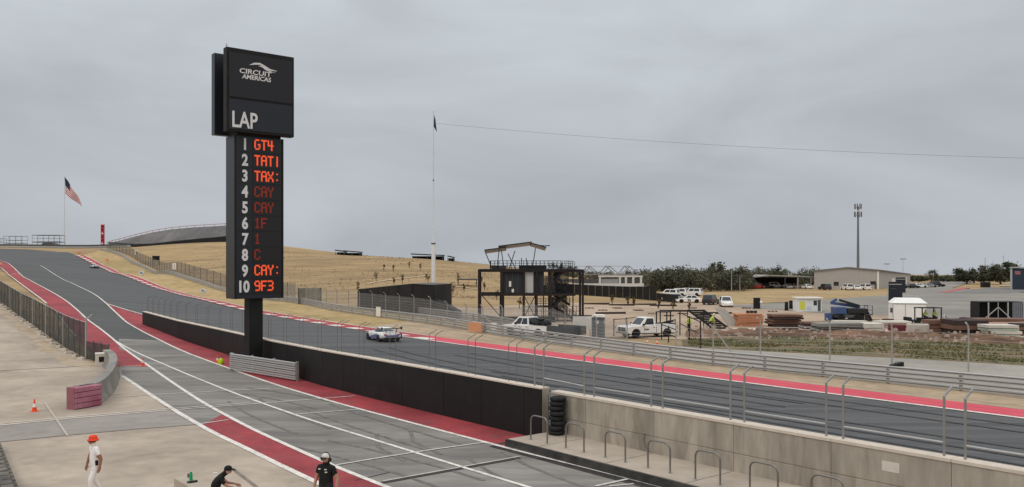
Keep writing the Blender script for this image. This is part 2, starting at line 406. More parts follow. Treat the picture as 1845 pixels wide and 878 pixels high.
# asphalt of the straight: between the far edge and the pit wall, up the hill to the left turn
wallp = [(257, 585), (320, 610), (400, 636), (490, 668), (582, 696), (660, 716), (800, 750), (945, 785), (976, 792)]
WB = [px(x, y) for (x, y) in wallp]                                   # foot of the black-boarded wall, pit side
WN = [sn(s, 23.2) for s in (25.0, 20, 12, 4, -6)]                     # foot of the bare concrete wall
left_edge = [px(*p) for p in [(-130, 457), (-60, 462), (0, 471), (23, 480), (60, 511), (134, 554), (163, 580), (205, 613)]]
near = left_edge + [px(264, 640), px(300, 640)] + [Vector(p[:2]) + NV * 0.3 for p in WB[2:]] + [p.xy + NV * 0.3 for p in WN]
ribbon('main_track', [Vector(p[:2]) for p in near], REL, 1, M_TRACK, step=2.0, across=10)
struct(bpy.data.objects['main_track'], 'dark asphalt racing straight climbing the hill')
ex = ribbon('pit_exit_lane', L3[:L3.index(min(L3, key=lambda p: (p - px(214, 618).xy).length)) + 1],
            L1[:L1.index(min(L1, key=lambda p: (p - px(290, 614).xy).length)) + 1], 2.2, M_EXIT, step=2.0, across=4)
struct(ex, 'grey asphalt pit exit lane merging with the straight')
def sub(c, a, b):
    ia = c.index(min(c, key=lambda p: (p - px(*a).xy).length)); ib = c.index(min(c, key=lambda p: (p - px(*b).xy).length))
    return c[ia:ib + 1]
# pit lane
i0 = L3.index(min(L3, key=lambda p: (p - px(212, 617).xy).length))
pl = patch('pit_lane', [px(214, 611), px(290, 614)] + sub(L1, (301, 620), (890, 802)) + [sn(s_, 23.2) for s_ in (26.1, 20, 12, 4, -6)] + [sn(-6, 11.2)] + [px(x, y) for (x, y) in [(563, 867), (497, 836), (384, 781), (360, 766), (305, 735), (220, 678), (216, 668)]], 3, M_PIT)
struct(pl, 'grey pit lane pavement')
ap = patch('concrete_apron', [px(360, 765), px(384, 781), px(440, 807), px(497, 836), px(563, 867), sn(-6, 12), sn(-12, -6), Vector((-40, -5)), Vector((-60, 20)), px(-260, 822), px(0, 797), px(203, 777)], 3.2, M_APRON)
struct(ap, 'beige concrete apron in the pits')
st = patch('access_lane', [px(360, 765), px(203, 777), px(0, 797), px(-260, 822), px(-260, 790), px(0, 768), px(136, 754), px(305, 739)], 3.6, M_STRIP)
struct(st, 'smooth grey concrete crossing lane')
ua = patch('concrete_yard', [px(305, 739), px(136, 754), px(0, 768), px(-260, 790), px(-260, 640), px(-150, 565), px(-40, 530), px(-2, 548), px(50, 585), px(92, 615), px(140, 645), px(180, 657), px(216, 666), px(222, 680)], 3.4, M_APRON)
struct(ua, 'broad pale concrete yard behind the fence')
struct(patch('fence_dirt', [px(x, y) for (x, y) in [(-30, 532), (0, 549), (50, 586), (92, 616), (140, 646), (176, 658), (150, 664), (112, 657), (96, 641), (70, 632), (58, 612), (32, 596), (24, 580), (-6, 566), (-40, 545)]], 4.6, mat('sandy_dirt', rgb(172, 154, 132), 0.95, 0.2, 1.2, col2=rgb(184, 171, 156), scale2=0.5, world=True, spec=0.1)), 'sandy dirt drifted along the fence foot')
# red areas
struct(ribbon('red_verge', sub(L3, (-60, 462), (261, 655)), pxl([(-60, 470), (0, 481), (16, 496), (38, 514), (59, 529), (84, 548), (110, 575), (140, 612), (185, 648), (218, 661)]), 4, M_RED, across=2), 'red painted verge of the pit exit')
struct(patch('red_wall_strip', sub(L1, (193, 549), (898, 804)) + [Vector(p[:2]) + NV * 0.1 for p in WB[::-1]] + pxl([(257, 569), (220, 557.5)]), 4.1, M_RED), 'red painted strip below the black wall')
struct(ribbon('red_band', sub(L3, (408, 751), (860, 945)), pxl([(363, 768), (384, 781), (440, 807), (497, 836), (563, 867), (600, 885), (700, 935)]), 4.2, M_RED), 'dark red painted band edging the pit lane')
struct(ribbon('red_runoff', sub(RE, (760, 612), (2100, 787)), sub(RO, (760, 603), (2100, 764)), 4.0, M_PINK), 'bright red runoff strip along the straight')
struct(ribbon('red_kerb', sub(RE, (137, 462), (760, 612)), sub(RO, (131, 454), (760, 603)), 4.0, M_KRED), 'red kerb strip up the hill')
# white kerb blocks, each one a piece of the kerb
kerb = bpy.data.objects['red_kerb']
ke = resample(sub(RE, (137, 462), (745, 610)), 2.6)
for i in range(0, len(ke) - 1, 2):
    d = (ke[i + 1] - ke[i]).normalized(); nn = Vector((d.y, -d.x))
    if nn.dot(NV) < 0: nn = -nn
    a, b = ke[i], ke[i + 1]
    o = patch('kerb_block', [a + nn * 0.05, b + nn * 0.05, b + nn * 1.25 + d * 0.3, a + nn * 1.25 + d * 0.3], 5.6, M_WHITE, kerb)
# white lines
LN = [('edge_line', sub(RE, (690, 602), (2100, 787)), 0.28, M_WHITE), ('edge_line', sub(RO, (131, 454), (760, 603)), 0.22, M_WHITE), ('edge_line', L1, 0.20, M_WHITE), ('edge_line', L2, 0.16, M_WHITE), ('edge_line', L3, 0.20, M_WHITE),
      ('edge_line', L4, 0.24, M_WHITE), ('edge_line', pxl([(191, 548), (220, 557), (258, 568)]), 0.22, M_WHITE), ('edge_line', pxl([(-60, 470), (0, 481), (16, 496), (38, 514), (59, 529), (84, 548)]), 0.2, M_WHITE),
      ('edge_line', pxl([(101, 562), (112, 577), (120, 589), (137, 607)]), 0.18, M_WHITE2),
      ('cross_line', pxl([(16, 495.5), (38, 495)]), 0.6, M_WHITE2), ('cross_line', pxl([(220, 661), (263, 660)]), 0.18, M_WHITE2),
      ('cross_line', pxl([(200, 717), (300, 711), (487, 701)]), 0.12, M_WHITE2), ('cross_line', pxl([(-200, 783), (0, 765), (136, 751.5), (305, 737.5), (449, 727)]), 0.10, M_WHITE), ('cross_line', pxl([(-200, 786), (0, 768), (136, 754.5), (305, 740.5), (449, 729.5), (560, 721), (640, 714.5)]), 0.10, M_WHITE),
      ('cross_line', pxl([(530, 748), (644, 739)]), 0.12, M_WHITE2), ('cross_line', pxl([(604, 840), (692, 825), (837, 803), (872, 799)]), 0.12, M_WHITE2),
      ('cross_line', pxl([(1073, 878), (1132, 865)]), 0.12, M_WHITE2), ('cross_line', pxl([(1098, 878), (1127, 869.5), (1142, 874)]), 0.10, M_WHITE2), ('cross_line', pxl([(81, 727), (100, 755), (122, 787)]), 0.09, mat('faint_white', rgb(182, 174, 166), 0.8, 0.2, 5.0, world=True)),
      ('cross_line', pxl([(270, 643), (350, 641)]), 0.1, M_WHITE2), ('cross_line', pxl([(690, 869), (938, 824)]), 0.07, M_WHITE2), ('cross_line', pxl([(363, 765), (411, 758)]), 0.12, M_WHITE2)]
for i, (nm, p, wd, m_) in enumerate(LN): struct(line(nm, p, wd, 6.0 + 0.13 * i, m_, it=0 if len(p) < 4 else 1), 'painted white line')
JN = [[(686, 872), (936, 826.5)], [(0, 669), (90, 664), (176, 659)], [(890, 803), (946, 793)], [(640, 878), (560, 845), (500, 812)][:0] or [(700, 853), (640, 867)], [(425, 790), (520, 830), (470, 878)][:0] or [(0, 797.5), (203, 777.5), (360, 765.5)], [(418, 845), (470, 885)]]
for i, p in enumerate(JN): struct(line('pavement_joint', pxl(p), (0.22, 0.12, 0.25, 0.05, 0.12, 0.12)[i], 5.6 + 0.05 * i, M_DARKJ if i < 4 else mat('soft_joint', rgb(128, 119, 111), 0.9, 0.2, 3.0, world=True), it=0), 'dark joint in the pavement')
rk = random.Random(4); M_RUB = mat('faint_rubber', rgb(112, 110, 108), 0.85, 0.35, 2.5, world=True); M_RUB2 = mat('track_rubber', rgb(62, 62, 65), 0.8, 0.3, 2.0, world=True)
def skid(k0, s0, n0, ln, dn, wd, m_, n_tyres=2):
    for q in range(n_tyres):
        pts = [sn(s0 + ln * f_ / 8, n0 + q * 1.6 + dn * (f_ / 8) ** 2 + 0.02 * math.sin(f_)).xy for f_ in range(9)]
        struct(line('tyre_mark', pts, wd, k0 + 0.02 * q, m_, it=1), 'faint tyre mark on the asphalt')
for i, (s0, n0, ln, dn) in enumerate([(18, 17.2, 7, 1.2), (22, 15.3, 9, -0.9), (27, 18.0, 12, 0.6), (33, 15.6, 10, 1.0), (12, 18.6, 6, -0.8), (38, 19.0, 9, -1.4), (26, 16.4, 5, 1.8)]): skid(5.0 + 0.06 * i, s0, n0, ln, dn, 0.16, M_RUB)
for i, (s0, n0, ln, dn) in enumerate([(2, 31, 40, 1.0), (10, 34, 34, -1.2), (24, 37, 30, 1.5), (6, 39, 30, 0.4), (36, 33, 26, 3.0)]): skid(4.9 + 0.06 * i, s0, n0, ln, dn, 0.22, M_RUB2)

# far side of the straight
GRp = [(120, 440), (180, 452), (240, 472), (306, 497), (402, 524), (480, 542), (600, 560), (720, 577), (780, 585), (840, 595), (880, 602), (965, 616), (1158, 643), (1279, 659), (1400, 671), (1840, 716), (2050, 737)]
GR = smooth_poly(pxl(GRp[1:]), 1)
struct(ribbon('dirt_verge', sub(RO, (662, 589), (2100, 764)), [p + NV * 0.6 for p in sub(GR, (720, 577), (2050, 737))], 2.0, M_DIRT, across=2), 'tan dirt verge in front of the guardrail')
struct(ribbon('grass_verge', sub(RO, (122, 450), (662, 589)), [p + NV * 0.6 for p in sub(GR, (180, 452), (720, 577))], 2.0, M_GRASS, across=3), 'dry yellow grass verge below the guardrail')
struct(ribbon('service_road', [p + NV * 0.6 for p in sub(GR, (880, 602), (2050, 737))], pxl([(870, 594), (1000, 607), (1130, 617), (1260, 627), (1400, 635), (1640, 647), (1840, 659), (2100, 675)]), 2.1, M_SERV, across=2), 'pale concrete service road behind the guardrail')
# yard grounds
struct(ribbon('green_verge', pxl([(1230, 625), (1260, 627), (1400, 635), (1640, 647), (1840, 659), (2100, 675)]), pxl([(1228, 612), (1300, 608), (1400, 606), (1640, 611), (1840, 622), (2100, 632)]), 1.5, M_GREEN, across=2), 'patchy green grass verge')
struct(patch('gravel_pad', [px(x, y) for (x, y) in [(640, 553), (800, 574), (880, 592), (1000, 606), (1228, 612), (1400, 606), (1640, 611), (2100, 632), (2100, 570), (1845, 560), (1560, 556), (1300, 546), (1200, 546), (1040, 546), (860, 555), (760, 548)]], 1.0, M_PAD), 'pale gravel works yard')
struct(ribbon('pale_ledge', pxl([(1300, 599), (1400, 598.5), (1640, 603), (1840, 611), (2100, 622)]), pxl([(1300, 592), (1400, 591), (1640, 594), (1840, 600), (2100, 609)]), 3.0, mat('pale_ledge', rgb(198, 187, 178), 0.95, 0.14, 1.5, world=True)), 'pale compacted ledge above the earth bank')
struct(patch('yard_road', [px(x, y) for (x, y) in [(1310, 552), (1500, 566), (1845, 578), (2100, 590), (2100, 530), (1845, 528), (1715, 520), (1760, 509), (1700, 508), (1650, 517), (1600, 532), (1480, 541)]], 2.6, M_ROAD), 'grey asphalt road through the works yard')
struct(patch('tan_bank', [px(x, y) for (x, y) in [(1230, 545), (1330, 549), (1480, 541), (1600, 533), (1650, 517), (1466, 519), (1290, 523)]], 1.8, M_TAN), 'dry tan grass bank below the metal shed')
struct(patch('road_island', [px(x, y) for (x, y) in [(1700, 530), (1850, 527), (1950, 520), (1780, 519)]], 3.4, mat('island_asphalt', rgb(120, 119, 118), 0.9, 0.1, 0.6, world=True)), 'darker asphalt island')
struct(line('red_road_mark', pxl([(1700, 527.5), (1725, 523), (1742, 519.5)]), 2.2, 3.8, mat('faded_red', rgb(170, 96, 98), 0.85, 0.1, 1.0, world=True), it=1), 'faded red painted road edge')
struct(patch('sand_edge', [px(x, y) for (x, y) in [(1800, 517), (1960, 519), (1960, 513), (1812, 511)]], 3.9, M_DIRT), 'sandy patch by the dark building')
# ------------------------------------------------------------------ object materials
M_CONC = mat('wall_concrete', rgb(172, 166, 156), 0.9, 0.16, 2.5, col2=rgb(142, 136, 128), scale2=0.9, world=True, stretch=(0, (1, 1, 0.22)), bump=0.1, wear=(rgb(104, 98, 90), 1.3, 0.54, 0.74, 0.6))
M_COPE = mat('coping_concrete', rgb(205, 196, 186), 0.9, 0.08, 3.0, world=True)
M_PLAT = mat('platform_concrete', rgb(178, 168, 156), 0.85, 0.08, 2.0, col2=rgb(160, 151, 141), world=True)
M_BLACK = mat('black_vinyl', rgb(30, 29, 29), 0.6, 0.15, 1.2, col2=rgb(22, 22, 22), spec=0.3, wear=(rgb(58, 55, 52), 0.7, 0.55, 0.78, 0.5))
M_BMETAL = mat('black_metal', rgb(34, 35, 38), 0.5, 0.12, 2.0, spec=0.4)
M_BROWNM = mat('rust_black_steel', rgb(36, 31, 31), 0.65, 0.2, 1.5, col2=rgb(46, 36, 34), spec=0.3)
M_GALV = mat('galvanised_steel', rgb(176, 178, 180), 0.45, 0.12, 3.0, metal=0.55, spec=0.5)
M_RAIL = mat('guardrail_steel', rgb(176, 179, 181), 0.5, 0.03, 0.6, metal=0.15, spec=0.5)
M_DGREY = mat('dark_grey_metal', rgb(84, 86, 90), 0.6, 0.1, 2.0)
M_HOOP = mat('hoop_steel', rgb(128, 127, 124), 0.4, 0.1, 6.0, metal=0.6, spec=0.5)
M_WPAINT = mat('white_vehicle_paint', rgb(235, 235, 236), 0.25, 0.03, 2.0, spec=0.5, coat=0.5)
M_WPANEL = mat('white_panel', rgb(232, 231, 228), 0.6, 0.05, 1.0)
M_GLASS = glass_mat('dark_glass', rgb(30, 36, 42))
M_TYRE = mat('tyre_rubber', rgb(30, 30, 31), 0.85, 0.1, 5.0)
M_RIM = mat('rim_metal', rgb(170, 172, 176), 0.35, 0.05, 5.0, metal=0.7)
M_TAIL = mat('tail_lamp', rgb(170, 24, 30), 0.3, 0.05, 5.0, spec=0.5)
M_HEAD = mat('head_lamp', rgb(225, 228, 230), 0.15, 0.05, 5.0, spec=0.6)
M_ORANGE = mat('cone_orange', rgb(232, 78, 34), 0.6, 0.06, 4.0)
M_POLE = mat('white_pole', rgb(228, 229, 230), 0.5, 0.04, 1.0)
M_SCREEN = mat('tower_cladding', rgb(31, 35, 43), 0.35, 0.12, 0.8, spec=0.45)
M_SCR2 = mat('screen_dark', rgb(24, 19, 23), 0.25, 0.1, 0.5, spec=0.5)
M_LETTER = mat('white_lettering', rgb(224, 226, 230), 0.6, 0.02, 1.0)
def led_mat(name, c, e): return mat(name, (0.02, 0.005, 0.003), 0.4, 0.0, 1.0, emit=(c, e))
M_LED = led_mat('led_orange', (1.0, 0.11, 0.035), 0.85); M_LED2 = led_mat('led_dim_red', (0.6, 0.06, 0.025), 0.28)
def mesh_mat(name, col, alpha):
    if name in MATS: return MATS[name]
    m = bpy.data.materials.new(name); m.use_nodes = True; t = m.node_tree
    b = t.nodes['Principled BSDF']; b.inputs['Base Color'].default_value = (*col, 1); b.inputs['Roughness'].default_value = 0.8
    tr = N(t, 'ShaderNodeBsdfTransparent'); mx_ = N(t, 'ShaderNodeMixShader')
    g = N(t, 'ShaderNodeTexCoord'); n1 = N(t, 'ShaderNodeTexNoise', i_Scale=1.3, i_Detail=3.0); t.links.new(g.outputs['Object'], n1.inputs['Vector'])
    mr = N(t, 'ShaderNodeMapRange', i_1=0.3, i_2=0.7, i_3=alpha * 0.85, i_4=min(1.0, alpha * 1.15)); t.links.new(n1.outputs['Fac'], mr.inputs[0])
    t.links.new(mr.outputs[0], mx_.inputs[0]); t.links.new(tr.outputs[0], mx_.inputs[1]); t.links.new(b.outputs[0], mx_.inputs[2])
    t.links.new(mx_.outputs[0], t.nodes['Material Output'].inputs['Surface'])
    MATS[name] = m; return m
M_WSCR = mesh_mat('windscreen_fabric', rgb(44, 50, 51), 0.84); M_CHAIN = mesh_mat('chain_link_wire', rgb(150, 152, 154), 0.28); M_CHAIN2 = mesh_mat('dense_chain_link_wire', rgb(104, 104, 102), 0.55)

# ------------------------------------------------------------------ timing tower
tw = thing('timing_tower', 'tall black timing tower with white position numbers and orange LED names', 'scoreboard tower', (-17.2, 57.5, hz(-17.2, 57.5)), RZ)
MB().bb(-0.55, 0.4, -0.42, 0.42, 0, 4.75).build('post', M_BLACK, tw, bevel=0.02)
MB().bb(-0.75, 0.6, -0.62, 0.62, 0.0, 0.12).build('base_plate', M_DGREY, tw)
ZB, ZT = 4.72, 15.40
col_ = MB().bb(-1.67, 1.67, -0.75, 0.75, ZB, ZT).build('number_column', M_SCREEN, tw, bevel=0.02)
MB().bb(-1.69, -1.58, -0.79, -0.752, ZB, ZT).build('edge_trim', M_BLACK, col_)
MB().bb(1.58, 1.69, -0.79, -0.752, ZB, ZT).build('edge_trim', M_BLACK, col_)
hd = MB().bb(-2.42, 2.2, -1.32, -0.77, ZT + 0.12, 20.9).build('header_board', M_BLACK, tw, bevel=0.02)
MB().bb(-2.28, 2.06, -1.36, -1.325, 17.75, 20.6).build('video_screen', M_SCR2, hd)
MB().bb(-2.28, 2.06, -1.35, -1.325, 15.68, 17.6).build('lap_panel', M_SCREEN, hd)
MB().bb(-2.42, 2.2, 0.77, 1.32, ZT + 0.12, 20.9).build('rear_header_board', M_SCREEN, tw, bevel=0.02)
MB().bb(-1.5, 1.5, -0.77, 0.77, ZT, 20.2).build('header_core', M_BLACK, tw)
MB().tube([(-2.3, -1.0, 20.9), (-2.3, -1.0, 21.15)], 0.04, 6).build('lightning_rod', M_GALV, tw)
def put_text(body, x, y, z, size, m_, parent, name='lettering', align='LEFT', off=0.0, sx=1.0, shear=0.0):
    me_ = text_mesh(body, size, 0.012, off, align, sx)
    if shear: me_.transform(Matrix(((1, shear, 0, 0), (0, 1, 0, 0), (0, 0, 1, 0), (0, 0, 0, 1))))
    me_.transform(Matrix.Rotation(R(90), 4, 'X')); me_.materials.append(m_)
    o = obj(name, me_, parent); o.location = (x, y, z); return o
put_text('LAP', -2.12, -1.37, 15.82, 1.45, M_LETTER, hd, off=0.025, sx=0.72)
DOT = {'G': '01110 10000 10000 10011 10001 10001 01110', 'T': '11111 00100 00100 00100 00100 00100 00100', '4': '10010 10010 10010 11111 00010 00010 00010', 'A': '01110 10001 10001 11111 10001 10001 10001',
       'I': '00100 00100 00100 00100 00100 00100 00100', 'X': '10001 10001 01010 00100 01010 10001 10001', 'C': '01110 10001 10000 10000 10000 10001 01110', 'Y': '10001 10001 01010 00100 00100 00100 00100',
       '1': '00100 01100 00100 00100 00100 00100 01110', 'F': '11111 10000 10000 11110 10000 10000 10000', '9': '01110 10001 10001 01111 00001 00001 01110', '3': '11110 00001 00001 01110 00001 00001 11110', ':': '00000 00100 00000 00000 00000 00100 00000', 'R': '11110 10001 10001 11110 10100 10010 10001'}
rows = ['GT4', 'TATI', 'TAX:', 'CAY', 'CAY', '1F', '1', 'C', 'CAY:', '9F3']
for i, tx in enumerate(rows):
    zc = 14.86 - 1.036 * i
    cell = MB().bb(-0.45, 1.5, -0.775, -0.752, zc - 0.47, zc + 0.47).build('led_panel', M_SCR2, col_)
    put_text(str(i + 1), -0.78 if i < 9 else -0.68, -0.78, zc - 0.36, 1.03, M_LETTER, col_, 'position_number', 'RIGHT', 0.038, 0.80)
    MB().bb(-1.56, 1.56, -0.757, -0.7515, zc - 0.53, zc - 0.515).build('panel_seam', M_BLACK, col_)
    d = 0.098
    for c_, ch in enumerate(tx):
        b = MB()
        for r_, rw in enumerate(DOT[ch].split()):
            for q, bit in enumerate(rw):
                if bit == '1':
                    x0 = -0.30 + (c_ * 5.1 + q * 0.86) * d * 0.92; z0 = zc + 0.32 - r_ * d
                    b.bb(x0 - 0.05, x0 + 0.05, -0.797, -0.776, z0 - 0.05, z0 + 0.05)
        b.build('led_character', M_LED if i in (0, 1, 2, 8, 9) else M_LED2, col_)['kind'] = 'stuff'
b = MB()
for (xx, zz) in [(-0.9, 19.95)]:
    top = [(-0.95, 19.92), (-0.6, 20.12), (-0.2, 20.16), (0.15, 20.02), (0.5, 19.86), (0.95, 19.80)]; bot = [(0.95, 19.77), (0.5, 19.76), (0.12, 19.90), (-0.2, 20.05), (-0.55, 20.0), (-0.95, 19.92)]
    b.prism(top + bot, -1.372, -1.362)
b.prism([(-0.35, 19.96), (-0.05, 20.0), (0.25, 19.84), (0.6, 19.70), (0.9, 19.66), (0.5, 19.66), (0.15, 19.76), (-0.05, 19.9)], -1.372, -1.362)
b.build('emblem', M_LETTER, hd)
put_text('CIRCUIT', -1.62, -1.37, 19.34, 0.44, M_LETTER, hd, off=0.008, sx=1.28, shear=0.15)
put_text('AMERICAS', -1.42, -1.37, 19.0, 0.40, M_LETTER, hd, off=0.008, sx=1.05, shear=0.15)

# slatted steel crash barrier in front of the tower foot
fb0, fb1 = px(418, 668), px(536, 688)
fb = thing('crash_barrier', 'short slatted steel barrier at the foot of the timing tower', 'barrier', fb0, math.atan2((fb1 - fb0).y, (fb1 - fb0).x))
LB = (fb1 - fb0).length
def wbeam(b, p, q, h, out_=0.08):
    """three-ridged steel beam between two points, facing local -y"""
    p, q = Vector(p), Vector(q); d = (q - p); d.z = 0; d.normalize(); nn = Vector((d.y, -d.x, 0))
    prof = [(0, -h / 2), (out_, -h / 2 + h * 0.12), (out_, -h * 0.18), (0.01, -h * 0.05), (0.01, h * 0.05), (out_, h * 0.18), (out_, h / 2 - h * 0.12), (0, h / 2), (-0.012, h / 2), (-0.012, -h / 2)]
    b.loft([[e + nn * a + Vector((0, 0, z)) for (a, z) in prof] for e in (p, q)])
for k in range(4):
    b = MB(); wbeam(b, (0, -0.1, 0.22 + 0.27 * k), (LB, -0.1, 0.22 + 0.27 * k), 0.24); b.build('rail_beam', M_RAIL, fb)
for k in range(4): MB().bb(LB * k / 3 - 0.06, LB * k / 3 + 0.06, -0.07, 0.07, 0, 1.2).build('post', M_GALV, fb)

# ------------------------------------------------------------------ pit wall
pw = thing('pit_wall', 'bare grey concrete pit wall behind the platform of steel hoops', 'wall', sn(26.1, 23.2), RZ + math.pi / 2)
# local x = along +s, local y = towards the pits
S0, PITCH = 10.12, 3.42
js = [25.78] + [S0 + PITCH * k for k in range(4, -5, -1)]
for a, b_ in zip(js, js[1:]):
    x1, x0 = a - 26.1 - 0.008, b_ - 26.1 + 0.008
    prof = [(0.0, 0.0), (0.0, 0.86), (-0.025, 0.875), (-0.025, 0.895), (0.0, 0.91), (0.0, 1.80), (-0.40, 1.80), (-0.40, 0.0)]
    MB().prism(prof, x0, x1, 'x').build('wall_panel', M_CONC, pw)
    MB().bb(x0, x1, -0.43, 0.03, 1.802, 1.90).build('coping', M_COPE, pw, bevel=0.01)
for (xa, za, wa, ha) in ((-14.6, 1.25, 0.5, 0.28), (-18.1, 1.0, 0.35, 0.12)):
    MB().bb(xa, xa + wa, 0.002, 0.006, za, za + ha).build('repair_patch', mat('pale_mortar', rgb(208, 203, 196), 0.9, 0.08, 4.0), pw)
MB().tube([(-5.6, 0.03, 0.32), (-5.4, 0.05, 0.5), (-5.32, 0.05, 0.75), (-5.4, 0.04, 0.95)], 0.012, 6).build('conduit', M_DGREY, pw)
# black-boarded stretch of the wall up to the pit exit
bw = thing('boarded_pit_wall', 'long pit wall faced with plain black boards beside the red strip', 'wall', WB[-1], 0.0)
wh = [1.42, 1.60, 1.76, 1.90, 2.0, 2.03, 2.02, 2.0, 2.0]
wpts = []; 
for i in range(len(WB) - 1):
    n_ = max(1, round((WB[i + 1] - WB[i]).length / 3.42))
    for k in range(n_): f_ = k / n_; wpts.append((WB[i].lerp(WB[i + 1], f_), wh[i] * (1 - f_) + wh[i + 1] * f_))
wpts.append((WB[-1], wh[-1])); O = WB[-1]
for (p, h0), (q, h1) in zip(wpts, wpts[1:]):
    d = (q - p).normalized(); d.z = 0; nn = Vector((-d.y, d.x, 0))
    if nn.xy.dot(NV) < 0: nn = -nn
    z0 = min(p.z, q.z) - O.z
    def ring(e, h_, a, b_, lo=0.0, hi=0.0):
        e = e - O; return [e + nn * a + Vector((0, 0, lo)), e + nn * b_ + Vector((0, 0, lo)), e + nn * b_ + Vector((0, 0, h_ + hi)), e + nn * a + Vector((0, 0, h_ + hi))]
    g_ = d * 0.012
    MB().loft([ring(p + g_, h0, -0.03, 0.03, 0.02, -0.02), ring(q - g_, h1, -0.03, 0.03, 0.02, -0.02)]).build('board', M_BLACK, bw)
    MB().loft([ring(p, h0, 0.035, 0.4), ring(q, h1, 0.035, 0.4)]).build('wall_core', M_CONC, bw)
    MB().loft([ring(p, h0, -0.04, 0.42, h0 + 0.002, 0.06), ring(q, h1, -0.04, 0.42, h1 + 0.002, 0.06)]).build('coping', M_COPE, bw)
# column of strapped tyres at the end of the boards
p = sn(25.0, 22.82); ty = thing('tyre_stack', 'column of old black tyres strapped at the end of the black boards', 'tyre stack', (p.x, p.y, 0.30)); rnd = random.Random(3); shared_ = None
for k in range(8):
    if shared_ is None:
        rings = []; 
        for i in range(20):
            a = i * math.pi / 10; rings.append([(math.cos(a) * (0.225 + 0.1 * math.cos(q)), math.sin(a) * (0.225 + 0.1 * math.cos(q)), 0.095 * math.sin(q)) for q in [j * math.pi / 4 for j in range(8)]])
        rings.append(rings[0]); o = MB().loft(rings, cap=False).build('tyre', mat('old_tyre', rgb(36, 36, 37), 0.75, 0.2, 4.0), ty, smooth=60); shared_ = o.data
    else: o = obj('tyre', shared_, ty)
    o.location = (rnd.uniform(-0.04, 0.04), rnd.uniform(-0.04, 0.04), 0.10 + 0.187 * k); o.rotation_euler = (rnd.uniform(-0.05, 0.05), rnd.uniform(-0.05, 0.05), rnd.random())
MB().bb(-0.35, -0.31, -0.03, 0.03, 0.0, 1.55).build('strap', M_DGREY, ty)
# platform with dark kerb face
c = MB()
for (a, b_) in zip(js, js[1:]):
    pass
pf = MB().loft([[sn(s, 20.8, 0.0), sn(s, 23.2 - 0.005, 0.0), sn(s, 23.2 - 0.005, 0.30), sn(s, 20.8, 0.30)] for s in (25.6, -6)]).build('pit_platform', M_PLAT)
struct(pf, 'raised concrete platform along the pit wall')
ke_ = MB().loft([[sn(s, 20.66, 0.02), sn(s, 20.797, 0.02), sn(s, 20.797, 0.295), sn(s, 20.70, 0.295)] for s in (25.6, -6)]).build('platform_kerb', M_WETK); struct(ke_, 'dark wet kerb face of the platform')
struct(ribbon('drain_channel', [sn(26, 20.22), sn(-6, 20.22)], [sn(26, 20.7), sn(-6, 20.7)], 5.4, M_WETK, step=4), 'dark wet drain channel beside the platform')
for k, s in enumerate([js[i] for i in range(1, len(js))]):
    struct(MB().loft([[sn(s + e, 20.82, 0.301), sn(s + e, 23.15, 0.301), sn(s + e, 23.15, 0.303), sn(s + e, 20.82, 0.303)] for e in (-0.012, 0.012)]).build('platform_joint', M_DARKJ), 'thin joint across the platform')
# steel hoops
hp = None; used = []
def make_hoop():
    o = thing('steel_hoop', 'bent grey steel hoop bolted to the pit wall platform', 'hoop rail', (0, 0, 0), 0, 'hoops along the pit wall platform')
    pts = [(-0.47, 0, 0.0), (-0.47, 0, 0.72)] + [(-0.47 + 0.22 * (1 - math.cos(a)), 0, 0.72 + 0.22 * math.sin(a)) for a in (0.4, 0.8, 1.2, 1.57)]
    pts += [(-x, y, z) for (x, y, z) in pts[::-1]]
    MB().tube(pts, 0.03, 8).build('hoop', M_HOOP, o, smooth=60)
    for sx in (-1, 1): MB().lathe([(0.075, 0.0), (0.075, 0.012), (0.03, 0.014)], 10, sx * 0.47).build('foot_plate', M_GALV, o)
    return o
hp = make_hoop()
for s in (24.46, 22.5, 20.5, 18.55, 16.6, 14.6, 12.6, 10.7, 8.7): place(hp, used, sn(s, 21.4, 0.30), RZ + math.pi / 2)

# catch fence on top of the pit wall: paired posts with arms bent over the track
cf = thing('catch_fence', 'steel catch fence of paired bent posts along the top of the pit wall', 'fence', sn(10, 23.4, 1.9), 0.0)
O = Vector(cf.location)
def fence_post(base, lean, h_=1.58, r_=0.034):
    b = MB(); m_ = M_CFP if r_ > 0.03 else M_FPOST
    b.tube([base - O, base - O + Vector((0, 0, h_)), base - O + Vector((0, 0, h_ + 0.04)) + lean * 0.06, base - O + Vector((0, 0, h_ + 0.20)) + lean * 0.44], r_, 7)
    o = b.build('post', m_, cf, smooth=40); return o
stations = []
for k in range(-3, 5):
    c_ = S0 + PITCH * k
    stations.append([(sn(c_ + 0.27, 23.4, 1.9), NV.to_3d()), (sn(c_ - 0.27, 23.4, 1.9), NV.to_3d())])
prev = None
dist = 0.0
for i in range(len(wpts) - 1, 0, -1):
    (p, h0), (q, h1) = wpts[i], wpts[i - 1]
    d = (q - p).normalized(); nn = Vector((d.y, -d.x, 0)); nn = nn if nn.xy.dot(NV) > 0 else -nn
    c_ = p.lerp(q, 0.35) + nn * 0.2; hh = h0 * 0.65 + h1 * 0.35 + 0.06
    c_.z += hh; stations.append([(c_ - d * 0.27, nn), (c_ + d * 0.27, nn)])
M_CFP = mat('fence_post_steel', rgb(146, 147, 148), 0.5, 0.1, 3.0, metal=0.4)
M_FPOST = mat('weathered_post', rgb(108, 110, 112), 0.6, 0.1, 3.0)
for i_, st_ in enumerate(stations):
    for (p, l) in st_: fence_post(p, l, r_=0.034 if i_ < 9 else 0.016)
